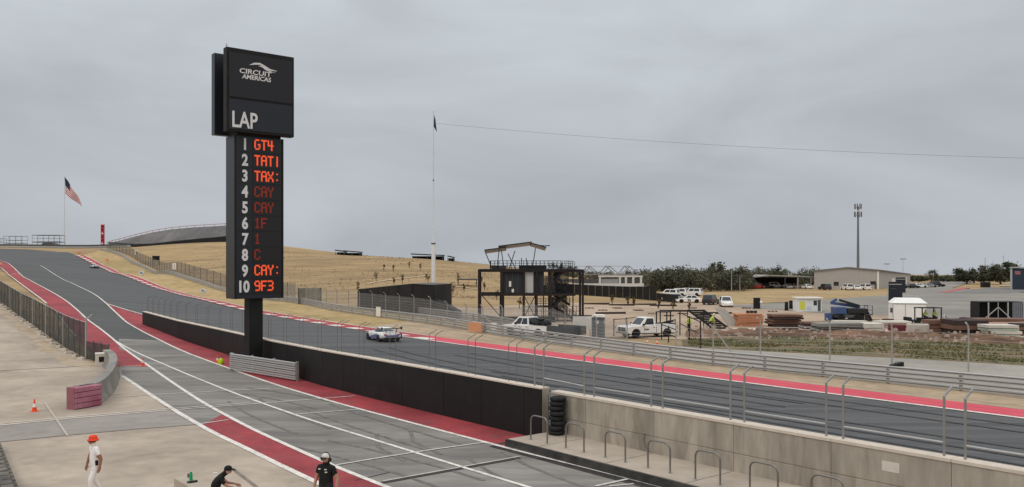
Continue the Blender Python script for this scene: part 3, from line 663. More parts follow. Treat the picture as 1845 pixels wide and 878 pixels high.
for A_, B_ in zip(stations, stations[1:]):
    p, q = A_[1][0] if False else A_[0][0], B_[1][0]
    if (A_[0][0] - B_[0][0]).length > (A_[1][0] - B_[0][0]).length: p = A_[1][0]
    if (B_[1][0] - p).length > (B_[0][0] - p).length: q = B_[0][0]
    MB().tube([p - O + Vector((0, 0, 0.36)), q - O + Vector((0, 0, 0.36))], 0.026 if p.y < 34 else 0.014, 6).build('rail', M_GALV if p.y < 34 else M_FPOST, cf)
    b = MB()
    for k in range(15): b.tube([p - O + Vector((0, 0, 0.44 + 0.08 * k)), q - O + Vector((0, 0, 0.44 + 0.08 * k))], 0.0028, 4, False)
    for l_ in range(1, 3):
        b.tube([p - O + A_[0][1] * 0.25 * l_ + Vector((0, 0, 1.60 + 0.09 * l_)), q - O + B_[0][1] * 0.25 * l_ + Vector((0, 0, 1.64 + 0.10 * l_))], 0.004, 4, False)
    b.build('wire_mesh', M_FPOST, cf)

# ------------------------------------------------------------------ guardrails
def guardrail(label, curve, near_len, name='guardrail'):
    c = resample(curve, 4.0); c = c[::-1] if c[0].y > c[-1].y else c
    c3 = [Vector((p.x, p.y, hz(p.x, p.y))) for p in c]
    o = thing(name, label, 'guardrail', c3[0]); O = c3[0]
    far = [MB(), MB(), MB(), MB()]; fpost = MB(); acc = 0.0
    for i in range(len(c3) - 1):
        p, q = c3[i] - O, c3[i + 1] - O; d = (q - p).normalized(); acc += (q - p).length
        # rails face the track: wbeam pushes to the right of travel, so orient the segment
        nn = Vector((d.y, -d.x, 0)); a, b_ = (p, q) if nn.xy.dot(NV) < 0 else (q, p)
        for k in range(4):
            z = Vector((0, 0, 0.16 + 0.265 * k))
            if acc < near_len:
                m_ = MB(); wbeam(m_, a + z, b_ + z, 0.185, 0.11); m_.build('rail_beam', M_RAIL, o)
            else: wbeam(far[k], a + z, b_ + z, 0.185, 0.11)
        side = NV.to_3d() * 0.12
        pb = (MB() if acc < near_len else fpost).box(p.x + side.x, p.y + side.y, p.z + 0.48, 0.12, 0.16, 1.04, RZ)
        if acc < near_len: pb.build('post', M_GALV, o)
    if fpost.v:
        for k in range(4): far[k].build('rail_run', M_RAIL, o)
        fpost.build('far_posts', M_GALV, o)['kind'] = 'stuff'
    return o
guardrail('triple steel guardrail along the far side of the straight', GR, 84)
guardrail('shorter steel guardrail standing behind the long one near the steel lookout', pxl([(715, 562), (760, 568), (820, 576), (880, 584), (925, 592)]), 60)

# ------------------------------------------------------------------ debris fence behind the guardrail
df = thing('debris_fence', 'tall grey debris fence with curved posts behind the far guardrail', 'fence', px(1285, 641))
O = Vector(df.location)
fposts = [(510, 543, 513), (528, 546, 511), (552, 549, 513), (568, 551, 516), (588, 553, 518), (607, 555, 519), (628, 557, 521), (648, 559, 523), (671, 560, 524), (695, 563, 527), (720, 566, 529), (746, 569, 531), (776, 573, 534), (806, 577, 545), (840, 583, 550), (870, 588, 556),
          (905, 594, 549), (960, 602, 541), (1018, 609, 556), (1075, 617, 575), (1130, 624, 580), (1218, 634, 575), (1285, 641, 590), (1370, 646, 572), (1495, 653, 574), (1607, 658, 580), (1745, 670, 581), (1900, 684, 588)]
tops = []
def lx_(x, t): return (x - CX) / F * t
for (x, yb, yt) in fposts:
    g_ = px(x, yb); h_ = max(2.4, min(3.4, (yb - yt) / F * g_.y)); b_ = g_ - O
    lean = -NV.to_3d()
    MB().tube([b_, b_ + Vector((0, 0, h_ - 0.45)), b_ + Vector((0, 0, h_ - 0.2)) + lean * 0.08, b_ + Vector((0, 0, h_)) + lean * 0.4], 0.055, 7).build('post', M_GALV, df, smooth=40)
    tops.append((b_, h_))
for (p, h0), (q, h1) in zip(tops, tops[1:]):
    b = MB()
    for k in range(6):
        f_ = (k + 0.5) / 6.5; b.tube([p + Vector((0, 0, 0.2 + (h0 - 0.5) * f_)), q + Vector((0, 0, 0.2 + (h1 - 0.5) * f_))], 0.006, 4, False)
    b.build('cable', M_GALV, df)
    if p.x + O.x < lx_(1100, p.y + O.y): MB().loft([[e + Vector((0, 0, z)) for z in (0.1, hh - 0.4)] for e, hh in ((p, h0), (q, h1))], cap=False, closed=False).build('mesh_panel', M_CHAIN, df)
for (x, yb, yt, x2, y2) in [(1289, 596, 0, 1326, 646), (872, 570, 0, 896, 592), (650, 537, 0, 660, 556)]:
    g2 = px(x2, y2); t_ = g2.y; p1 = Vector(P3(x, yb, t_)); MB().tube([p1 - O, g2 - O], 0.05, 6).build('brace', M_GALV, df)
# ------------------------------------------------------------------ left fence with dark windscreen
lf = thing('screened_fence', 'chain link fence with dark windscreen between the yard and pit exit', 'fence', px(155, 648))
O = Vector(lf.location)
fb_ = smooth_poly(pxl([(-70, 508), (-30, 527), (0, 545), (25, 563), (52, 582), (93, 612), (125, 633), (155, 648)]), 1)
fb_ = resample(fb_, 2.3); f3 = [Vector((p.x, p.y, hz(p.x, p.y))) - O for p in fb_]
for i, p in enumerate(f3):
    last = i == len(f3) - 1
    MB().tube([p, p + Vector((0, 0, 3.05 if last else 2.75))], 0.07 if last else 0.045, 7).build('post', M_DGREY if not last and i % 4 else M_GALV, lf, smooth=40)
    if last:
        MB().tube([p + Vector((0, 0, 2.95)), p + Vector((0.35, 0.25, 3.3))], 0.03, 6).build('arm', M_GALV, lf)
        MB().tube([p + Vector((0, 0, 2.95)), p + Vector((-0.35, -0.25, 3.3))], 0.03, 6).build('arm', M_GALV, lf)
    fo = MB().box(p.x - 0.25, p.y - 0.2, p.z + 0.09, 0.7, 0.35, 0.2, 0.4 + i, 0.8).build('footing_block', mat('footing_concrete', rgb(196, 190, 184), 0.9, 0.1, 3.0), lf, bevel=0.03)
    if not last:
        q = f3[i + 1]
        MB().loft([[e + Vector((0, 0, z)) for z in (0.12, 2.7)] for e in (p, q)], cap=False, closed=False).build('screen_panel', M_WSCR, lf)
        MB().tube([p + Vector((0, 0, 2.72)), q + Vector((0, 0, 2.72))], 0.025, 6).build('top_rail', M_GALV, lf)
e0, e1 = f3[-1], px(196, 657) - O
for k in range(3):
    a, b_ = e0.lerp(e1, k / 3), e0.lerp(e1, (k + 1) / 3)
    MB().loft([[e + Vector((0, 0, z)) for z in (0.05, 1.35)] for e in (a, b_)], cap=False, closed=False).build('low_screen_panel', M_WSCR, lf)
    MB().tube([b_, b_ + Vector((0, 0, 1.45))], 0.045, 7).build('short_post', M_DGREY, lf)
# white equipment box by the fence
p = px(183, 660); bx = MB().box(0, 0, 0.42, 0.75, 0.55, 0.84).build('equipment_box', mat('box_white', rgb(205, 202, 196), 0.7, 0.06, 3.0), None, bevel=0.03); bx.location = p; bx.rotation_euler.z = 0.4
MB().box(0.05, -0.285, 0.5, 0.4, 0.03, 0.35).build('opening', M_BLACK, bx); MB().box(0, 0, 0.88, 0.8, 0.6, 0.07).build('lid', M_WPANEL, bx)
tag(bx, 'small white equipment box at the foot of the screened fence', 'box')

# ------------------------------------------------------------------ curved concrete barrier with pink boards
cb = thing('curved_barrier', 'curved concrete barrier whose end is faced with faded pink boards', 'barrier', px(180, 730))
O = Vector(cb.location)
path = smooth_poly([px(150, 735.5), px(180, 730), px(195, 720), px(209, 704), px(218, 678), px(213, 664), px(203, 657)], 2)
path = resample(path, 0.8); rings = []
for i, p in enumerate(path):
    d = (path[min(i + 1, len(path) - 1)] - path[max(i - 1, 0)]).normalized(); nn = Vector((d.y, -d.x))
    prof = [(0.0, 0), (0.0, 0.08), (-0.10, 0.30), (-0.16, 1.07), (-0.62, 1.07), (-0.68, 0.30), (-0.78, 0.08), (-0.78, 0)]
    rings.append([Vector((p.x + nn.x * a - O.x, p.y + nn.y * a - O.y, z)) for (a, z) in prof])
MB().loft(rings).build('barrier_body', mat('barrier_concrete', rgb(150, 148, 144), 0.9, 0.12, 2.0, col2=rgb(128, 126, 123), scale2=0.6, bump=0.1), cb, smooth=35)
a, b_ = px(133, 739.5), px(181, 731); d = (b_ - a).normalized(); nn = Vector((d.y, -d.x, 0))
M_PB = mat('faded_pink', rgb(178, 122, 140), 0.7, 0.10, 2.0, col2=rgb(150, 84, 106), scale2=0.9)
for k in range(4):
    z0, z1 = 0.04 + 0.262 * k, 0.04 + 0.262 * k + 0.245
    MB().loft([[e - O + nn * q + Vector((0, 0, z)) for (q, z) in ((0.06, z0), (0.10 + 0.0 * k, z0 + 0.03), (0.10, z1 - 0.03), (0.06, z1), (-0.02, z1), (-0.02, z0))] for e in (a, b_)]).build('pink_board', M_PB, cb)
MB().loft([[e - O + nn * q + Vector((0, 0, z)) for (q, z) in ((-0.03, 0), (-0.03, 1.07), (-0.5, 1.07), (-0.5, 0))] for e in (a, b_)]).build('end_block', mat('barrier_end', rgb(150, 100, 112), 0.9, 0.1, 2.0), cb)
MB().loft([[e - O + nn * q + Vector((0, 0, z)) for (q, z) in ((0.02, 0.06), (0.055, 0.06), (0.055, 1.04), (0.02, 1.04))] for e in (a, b_)]).build('backing', mat('dark_pink', rgb(110, 44, 66), 0.8, 0.1, 2.0), cb)

# ------------------------------------------------------------------ traffic cones
def make_cone():
    o = thing('traffic_cone', 'orange traffic cone', 'cone', (0, 0, 0), 0)
    MB().box(0, 0, 0.02, 0.38, 0.38, 0.04).build('base', M_ORANGE, o, bevel=0.008)
    MB().lathe([(0.135, 0.04), (0.10, 0.26)], 14).build('lower_cone', M_ORANGE, o, smooth=40)
    MB().lathe([(0.10, 0.261), (0.065, 0.46)], 14).build('white_band', M_WPANEL, o, smooth=40)
    MB().lathe([(0.065, 0.461), (0.03, 0.70), (0.02, 0.71)], 14).build('tip', M_ORANGE, o, smooth=40)
    return o
cn_ = make_cone(); used = []
for (x, y, lb) in ((62, 742, 'orange traffic cone alone on the concrete yard'), (258, 660, 'orange and white cone where the red verge meets the pit lane line'), (392, 655, 'orange and white cone at the corner of the black wall strip')):
    place(cn_, used, px(x, y), 0.3, lb)
for o in [c for c in bpy.data.objects if c.name.startswith('traffic_cone')]: o.scale = (0.85, 0.85, 0.85)
for (x, y) in ((1166, 621), (1184, 622)): place(cn_, used, px(x, y), 0.1, 'small orange cone on the service road behind the guardrail', 'cones behind the guardrail')
p = px(398, 657); b = MB(); b.lathe([(0.02, 0.0), (0.17, 0.02), (0.22, 0.16), (0.19, 0.32), (0.09, 0.42), (0.03, 0.46)], 14)
o = b.build('marker_bag', mat('lime_yellow', rgb(188, 214, 40), 0.6, 0.1, 4.0), None, smooth=50); o.location = p
MB().tube([(0, 0, 0.44), (0.05, 0, 0.56), (0.1, 0, 0.46)], 0.015, 6).build('strap', M_BLACK, o); tag(o, 'lime yellow weighted marker bag beside a cone', 'marker')

# boards and a bag along the guardrail
for (x, y, w_, h_, m_, lb) in ((682, 570, 1.1, 1.25, M_WPANEL, 'white marker board fixed in front of the guardrail near the black enclosure'), (856, 598, 2.2, 0.95, mat('faded_orange', rgb(206, 150, 116), 0.7, 0.08, 2.0), 'faded orange board on the guardrail beside the smaller guardrail'), (890, 594, 0.9, 0.7, M_WPANEL, 'small white board between the two guardrails')):
    g_ = px(x, y + 2.5); o = thing('marker_board', lb, 'marker board', g_, RZ + math.pi / 2); MB().bb(-w_ / 2, w_ / 2, 0.0, 0.05, 0.15, 0.15 + h_).build('panel', m_, o)
    for q in (-0.35, 0.35): MB().bb(q * w_ - 0.03, q * w_ + 0.03, -0.055, -0.005, 0, 0.15 + h_ * 0.8).build('stake', M_GALV, o)
g_ = px(1618, 661); o = thing('sand_wedge', 'black wedge shaped weight bag at a fence post foot', 'weight bag', g_, 0.1); MB().prism([(-0.45, 0), (0.45, 0), (0.45, 0.32), (0.25, 0.27), (-0.4, 0.12)], 0, 0.4).build('bag_body', M_BLACK, o, bevel=0.04); MB().tube([(-0.15, 0.2, 0.2), (0.0, 0.2, 0.33), (0.2, 0.2, 0.27)], 0.02, 6).build('handle', M_DGREY, o)
# ------------------------------------------------------------------ people
def person(name, label, loc, rz, J, cols, bones_mat, extra=(), scale=1.0, fingers=True, cat='person', group=None):
    """one continuous skinned body; materials by nearest bone"""
    root = thing(name, label, cat, loc, rz, group)
    V = []; idx = {}; rad = []; E = []; lab = []
    def vert(k, p, r_): idx[k] = len(V); V.append(Vector(p) * scale); rad.append(r_ * scale)
    for k, (p, r_) in J.items(): vert(k, p, r_)
    chain = [('pelvis', 'spine', 'top'), ('spine', 'chest', 'top'), ('chest', 'neck', 'top'), ('neck', 'jaw', 'skin'), ('jaw', 'crown', 'skin')]
    for s in 'LR':
        chain += [('chest', 'sh' + s, 'top'), ('sh' + s, 'ma' + s, 'top'), ('ma' + s, 'el' + s, 'arm'), ('el' + s, 'wr' + s, 'arm'), ('wr' + s, 'pa' + s, 'skin'),
                  ('pelvis', 'hi' + s, 'leg'), ('hi' + s, 'kn' + s, 'leg'), ('kn' + s, 'an' + s, 'leg'), ('an' + s, 'to' + s, 'shoe')]
    # nose and ears
    jw, cr_ = Vector(J['jaw'][0]), Vector(J['crown'][0]); mid = jw.lerp(cr_, 0.35); fwd = Vector(J.get('face', ((1, 0, 0), 0))[0]).normalized() if 'face' in J else Vector((1, 0, 0))
    sd = Vector((0, 0, 1)).cross(fwd).normalized()
    if 'face' in J: pass
    vert('nose', mid + fwd * 0.115, 0.014); chain.append(('jaw', 'nose', 'skin'))
    for s, q in (('L', 1), ('R', -1)): vert('ear' + s, mid + sd * q * 0.09, 0.02); chain.append(('jaw', 'ear' + s, 'skin'))
    if fingers:
        for s in 'LR':
            pa = Vector(J['pa' + s][0]); wr = Vector(J['wr' + s][0]); d = (pa - wr).normalized(); sdv = d.cross(Vector((0, 1, 0)) if abs(d.y) < 0.8 else Vector((0, 0, 1))).normalized()
            inw = d.cross(sdv)
            if inw.y * (1 if s == 'L' else -1) > 0: inw = -inw
            for f_, (o_, ln) in enumerate(((-0.030, 0.072), (-0.010, 0.085), (0.010, 0.08), (0.030, 0.062))):
                b0 = pa + sdv * o_ + d * 0.03; b1 = b0 + d * ln * 0.55 + inw * 0.012; b2 = b1 + d * ln * 0.4 + inw * 0.03
                for q, bp in enumerate((b0, b1, b2)): vert(f'f{s}{f_}{q}', bp, 0.0095 - 0.001 * q)
                chain += [('pa' + s, f'f{s}{f_}0', 'skin'), (f'f{s}{f_}0', f'f{s}{f_}1', 'skin'), (f'f{s}{f_}1', f'f{s}{f_}2', 'skin')]
            t0 = pa - d * 0.03 - sdv * 0.035 + inw * 0.01; t1 = t0 + d * 0.04 - sdv * 0.02 + inw * 0.02
            vert(f't{s}0', t0, 0.012); vert(f't{s}1', t1, 0.010); chain += [('pa' + s, f't{s}0', 'skin'), (f't{s}0', f't{s}1', 'skin')]
    me = bpy.data.meshes.new('body'); me.from_pydata(V, [(idx[a], idx[b]) for a, b, _ in chain], [])
    o = bpy.data.objects.new('body', me); COL.objects.link(o)
    md = o.modifiers.new('skin', 'SKIN'); md.use_smooth_shade = True
    sv = me.skin_vertices[0].data
    for i, r_ in enumerate(rad): sv[i].radius = (r_, r_)
    for k in ('spine', 'chest'):
        sv[idx[k]].radius = (rad[idx[k]] * 0.82, rad[idx[k]] * 1.12) if False else (rad[idx[k]], rad[idx[k]])
    sv[idx['pelvis']].use_root = True
    sb = o.modifiers.new('sub', 'SUBSURF'); sb.levels = sb.render_levels = 2
    dg = bpy.context.evaluated_depsgraph_get(); dg.update()
    m2 = bpy.data.meshes.new_from_object(o.evaluated_get(dg)); bpy.data.objects.remove(o, do_unlink=True)
    keys = ['skin', 'top', 'arm', 'leg', 'shoe']; m2.materials.clear()
    for k in keys: m2.materials.append(bones_mat[k])
    seg = [(V[idx[a]], V[idx[b]], keys.index(l)) for a, b, l in chain]
    A = np.array([s[0] for s in seg]); B = np.array([s[1] for s in seg]); Lb = np.array([s[2] for s in seg]); D = B - A; DD = (D * D).sum(1) + 1e-9
    cen = np.array([p.center for p in m2.polygons])
    t = np.clip(((cen[:, None] - A) * D).sum(-1) / DD, 0, 1); dist_ = ((cen[:, None] - (A + t[..., None] * D)) ** 2).sum(-1)
    # weight by limb thickness so that thick parts own their surface
    rr = np.array([max(rad[idx[a]], rad[idx[b]]) if l not in ('skin',) else min(rad[idx[a]], rad[idx[b]]) + 0.02 for a, b, l in chain])
    m2.polygons.foreach_set('material_index', Lb[np.argmin(np.sqrt(dist_) - rr * 0.6, axis=1)].tolist())
    m2.polygons.foreach_set('use_smooth', [True] * len(m2.polygons))
    body = obj('body', m2, root)
    for q in (-1, 1):
        e = MB(); c_ = (jw.lerp(cr_, 0.5) + fwd * 0.088 + sd * 0.032 * q) * scale
        e.loft([[c_ + Vector((math.cos(a) * r_ * 0.011, math.sin(a) * r_ * 0.011, zz * 0.009)) * scale for a in [k * math.pi / 3 for k in range(6)]] for (r_, zz) in ((0.3, -0.9), (1, 0), (0.3, 0.9))])
        e.build('eye', M_BLACK, root)
    return root
SKIN = mat('skin', rgb(150, 108, 88), 0.6, 0.08, 8.0); SKIN2 = mat('skin_fair', rgb(172, 130, 112), 0.6, 0.08, 8.0)
C_WH = mat('white_cotton', rgb(234, 233, 235), 0.9, 0.06, 6.0); C_BK = mat('black_cotton', rgb(26, 25, 26), 0.9, 0.15, 6.0); C_DK = mat('dark_trousers', rgb(40, 40, 44), 0.9, 0.1, 6.0)
C_HV = mat('hi_vis_fabric', rgb(186, 202, 104), 0.8, 0.08, 6.0); C_SHOE = mat('shoe', rgb(48, 44, 42), 0.8, 0.1, 6.0); C_ORH = mat('hat_orange_red', rgb(226, 72, 46), 0.85, 0.15, 8.0); C_CAP = mat('cap_grey_white', rgb(206, 204, 202), 0.8, 0.06, 8.0)
def stand(armL=None, armR=None, step=0.0, lean=0.0):
    J = {'pelvis': ((0, 0, 0.95), 0.152), 'spine': ((lean * 0.3, 0, 1.15), 0.155), 'chest': ((lean * 0.7, 0, 1.35), 0.172), 'neck': ((lean, 0, 1.50), 0.058), 'jaw': ((lean * 1.1 + 0.025, 0, 1.60), 0.080), 'crown': ((lean * 1.2 + 0.01, 0, 1.69), 0.088)}
    for s, q in (('L', 1), ('R', -1)):
        J['sh' + s] = ((lean * 0.8, 0.195 * q, 1.42), 0.078); st_ = step * q
        arm = (armL if s == 'L' else armR) or [(0.0, 0.225 * q, 1.28), (-0.02, 0.25 * q, 1.13), (0.06, 0.27 * q, 0.90), (0.08, 0.27 * q, 0.82)]
        for k, p, r_ in zip(('ma', 'el', 'wr', 'pa'), arm, (0.066, 0.052, 0.034, 0.038)): J[k + s] = (p, r_)
        J['hi' + s] = ((0, 0.095 * q, 0.88), 0.112); J['kn' + s] = ((0.06 + st_ * 0.6 if st_ > 0 else 0.06 + st_ * 0.2, 0.10 * q, 0.50), 0.078)
        J['an' + s] = ((st_ * 1.0, 0.10 * q, 0.085 + (0.05 if st_ < 0 else 0)), 0.048); J['to' + s] = ((st_ + 0.16, 0.12 * q, 0.035), 0.042)
    return J
BM_W = {'skin': SKIN, 'top': C_WH, 'arm': SKIN, 'leg': C_WH, 'shoe': C_SHOE}
X, T = (172 - CX) / F * 26.1, 26.1
pm = person('person', 'person in white shirt and trousers with an orange hat walking across the apron', (X, T, hz(X, T)), R(222), stand(armR=[(0.02, -0.225, 1.28), (0.08, -0.25, 1.13), (0.14, -0.26, 0.90), (0.16, -0.25, 0.82)], armL=[(0.0, 0.23, 1.28), (-0.06, 0.27, 1.13), (-0.02, 0.29, 0.90), (0.0, 0.29, 0.82)], step=0.16, lean=0.05), None, BM_W)
pm.scale = (1.1, 1.14, 1.0)
ht = MB(); ht.lathe([(0.155, 1.672), (0.150, 1.69), (0.112, 1.705), (0.112, 1.76), (0.09, 1.805), (0.03, 1.825)], 18, 0.06, 0); ht.build('hat', C_ORH, pm, smooth=50)
MB().lathe([(0.15, 1.658), (0.112, 1.662), (0.112, 1.70)], 18, 0.06, 0).build('hat_underside', M_BLACK, pm, smooth=50)
MB().bb(-0.02, 0.06, 0.135, 0.19, 0.93, 1.08).build('radio_pouch', M_BLACK, pm, bevel=0.01)
MB().bb(0.05, 0.12, 0.10, 0.16, 0.72, 0.82).build('hip_bag', M_BLACK, pm, bevel=0.01)
# collar
MB().lathe([(0.085, 1.44), (0.07, 1.50), (0.075, 1.505)], 12, 0.045, 0).build('collar', C_WH, pm, smooth=60)

X, T = (588 - CX) / F * 23.5, 23.5
pb = person('person', 'standing person in black polo shirt with pale cap and headset', (X, T, hz(X, T)), R(-112), stand(armL=[(0.0, 0.24, 1.28), (-0.03, 0.30, 1.14), (0.03, 0.31, 0.92), (0.05, 0.31, 0.84)], armR=[(0.0, -0.235, 1.28), (0.0, -0.28, 1.13), (0.08, -0.29, 0.92), (0.10, -0.29, 0.84)]), None, {'skin': SKIN2, 'top': C_BK, 'arm': SKIN2, 'leg': C_DK, 'shoe': C_SHOE}, scale=1.0)
pb.scale = (1.12, 1.12, 1.02)
cap = MB(); cap.loft([[(0.018 + r_ * 0.11 * math.cos(a), r_ * 0.102 * math.sin(a), z) for a in [k * math.pi / 8 for k in range(16)]] for (r_, z) in ((1.0, 1.69), (1.0, 1.73), (0.85, 1.775), (0.5, 1.80), (0.1, 1.81))]); cap.build('cap', C_CAP, pb, smooth=50)
MB().prism([(0.08, -0.08), (0.19, -0.06), (0.21, 0.0), (0.19, 0.06), (0.08, 0.08)], 1.695, 1.71, 'z').build('cap_visor', C_BK, pb)
hs = MB(); hs.tube([(0.01, 0.115 * math.cos(a), 1.66 + 0.165 * math.sin(a)) for a in [k * math.pi / 10 for k in range(11)]], 0.014, 6); hsb = hs.build('headset_band', M_BLACK, pb)
for q in (-1, 1): MB().disc((0.01, 0.105 * q, 1.63), 0.048, 0.045, 14).build('ear_cup', M_BLACK, pb)
MB().tube([(0.03, 0.11, 1.61), (0.10, 0.09, 1.575), (0.125, 0.03, 1.57)], 0.008, 6).build('microphone', M_BLACK, pb)
for (y_, z_) in ((0.09, 1.33), (0.075, 1.40), (-0.10, 1.40)): MB().bb(0.132, 0.160, y_ - 0.028, y_ + 0.028, z_ - 0.012, z_ + 0.012).build('shirt_badge', C_CAP, pb)

# seated person and the concrete block with things on it
blk0 = sn(26.9, 8.95); ang = math.atan2(-U.y, -U.x)
bk = thing('concrete_block', 'long pale concrete block used as a seat in the pits', 'block', (blk0.x, blk0.y, 0), ang)
MB().prism([(-0.30, 0.0), (-0.30, 0.12), (-0.25, 0.16), (-0.24, 0.46), (0.24, 0.46), (0.25, 0.16), (0.30, 0.12), (0.30, 0.0)], 0, 4.2, 'x').build('block_body', M_PLAT, bk, bevel=0.015)
def on_block(a, b_): v = Vector((a, b_, 0)); v.rotate(Matrix.Rotation(ang, 3, 'Z')); return (blk0.x + v.x, blk0.y + v.y, 0.46)
can = MB().lathe([(0.028, 0), (0.034, 0.012), (0.034, 0.11), (0.028, 0.122), (0.001, 0.12)], 12).build('drink_can', mat('can_bronze', rgb(118, 98, 90), 0.4, 0.1, 5.0, metal=0.5), None, smooth=40); can.location = on_block(0.22, 0.12)
MB().lathe([(0.027, 0.121), (0.027, 0.125)], 10).build('can_lid', M_GALV, can); tag(can, 'small bronze drink can on the concrete block', 'can')
bt = MB().lathe([(0.045, 0), (0.048, 0.01), (0.048, 0.17), (0.04, 0.20), (0.035, 0.21)], 14).build('green_bottle', mat('bottle_green', rgb(20, 160, 110), 0.4, 0.05, 4.0), None, smooth=40); bt.location = on_block(0.62, 0.06)
MB().lathe([(0.034, 0.211), (0.034, 0.245), (0.02, 0.25)], 12).build('bottle_cap', mat('cap_green', rgb(14, 120, 84), 0.5, 0.05, 4.0), bt); tag(bt, 'bright green bottle on the concrete block', 'bottle')
gl = MB(); gl.loft([[(x_, math.cos(a) * w_, 0.03 + 0.028 * math.sin(a)) for a in [k * math.pi / 4 for k in range(8)]] for (x_, w_) in ((-0.13, 0.02), (-0.09, 0.06), (0.02, 0.065), (0.10, 0.05), (0.15, 0.015))])
go_ = gl.build('glove', M_BLACK, None, smooth=60); go_.location = on_block(0.92, 0.0); go_.rotation_euler.z = 0.6; MB().bb(-0.15, -0.10, -0.05, 0.05, 0.01, 0.05).build('cuff', M_DGREY, go_); tag(go_, 'dark work glove lying on the concrete block', 'glove')
J = {'pelvis': ((0, 0, 0.59), 0.16), 'spine': ((0.02, 0, 0.77), 0.165), 'chest': ((0.14, 0, 0.97), 0.18), 'neck': ((0.26, 0, 1.08), 0.062), 'jaw': ((0.37, 0, 1.11), 0.080), 'crown': ((0.39, 0, 1.20), 0.090), 'face': ((0.94, 0, -0.34), 0.01)}
for s, q in (('L', 1), ('R', -1)):
    J['sh' + s] = ((0.17, 0.18 * q, 1.0), 0.07)
    for k, p_, r_ in zip(('ma', 'el', 'wr', 'pa'), [(0.26, 0.22 * q, 0.88), (0.36, 0.22 * q, 0.78), (0.58, 0.14 * q, 0.72 + 0.03 * q), (0.66, 0.11 * q, 0.70 + 0.02 * q)], (0.055, 0.045, 0.03, 0.036)): J[k + s] = (p_, r_)
    J['hi' + s] = ((0.06, 0.1 * q, 0.545), 0.10); J['kn' + s] = ((0.46, 0.14 * q, 0.52), 0.068); J['an' + s] = ((0.44, 0.14 * q, 0.09), 0.048); J['to' + s] = ((0.60, 0.16 * q, 0.04), 0.042)
FC = J.pop('face')
sp = sn(24.0, 8.86); ps = person('person', 'person in black sitting hunched forward on the concrete block', (sp.x, sp.y, 0), R(20), dict(J), None, {'skin': SKIN2, 'top': C_BK, 'arm': SKIN2, 'leg': C_BK, 'shoe': C_SHOE})
cap = MB(); cap.loft([[(0.385 + r_ * 0.112 * math.cos(a), r_ * 0.105 * math.sin(a), z) for a in [k * math.pi / 8 for k in range(16)]] for (r_, z) in ((1.0, 1.185), (1.0, 1.23), (0.85, 1.275), (0.5, 1.305), (0.1, 1.31))]); cap.build('cap', C_BK, ps, smooth=50)
v_ = MB(); v_.loft([[(x_, y_, z_) for (y_, z_) in ((-w_, zz), (w_, zz), (w_, zz + 0.012), (-w_, zz + 0.012))] for (x_, w_, zz) in ((0.46, 0.09, 1.195), (0.54, 0.08, 1.175), (0.60, 0.04, 1.155))]); v_.build('cap_visor', C_BK, ps)
MB().bb(-0.02, 0.10, 0.10, 0.20, 1.085, 1.10).build('shoulder_badge', C_CAP, ps)

# workers in high-visibility vests in the yard
BM_V = {'skin': SKIN, 'top': C_HV, 'arm': C_HV, 'leg': C_DK, 'shoe': C_SHOE}
def helmet(o, x, z, m_):
    MB().lathe([(0.125, z), (0.105, z + 0.01), (0.10, z + 0.07), (0.06, z + 0.115), (0.01, z + 0.125)], 12, x, 0).build('hard_hat', m_, o, smooth=50)
g_ = px(1241, 601); o = person('person', 'worker in yellow vest and dark trousers standing by the black pipe railing', g_, R(-60), stand(), None, BM_V, fingers=False, group='yard workers'); helmet(o, 0.02, 1.70, M_WPANEL)
JB = stand(lean=0.38, armL=[(0.36, 0.2, 1.15), (0.42, 0.2, 0.98), (0.5, 0.12, 0.76), (0.52, 0.1, 0.70)], armR=[(0.36, -0.2, 1.15), (0.42, -0.2, 0.98), (0.5, -0.12, 0.76), (0.52, -0.1, 0.70)])
g_ = px(1279, 596); o = person('person', 'worker in yellow vest bending over beside the leaning black step frame', g_, R(10), JB, None, BM_V, fingers=False, group='yard workers'); helmet(o, 0.46, 1.69, M_WPANEL)

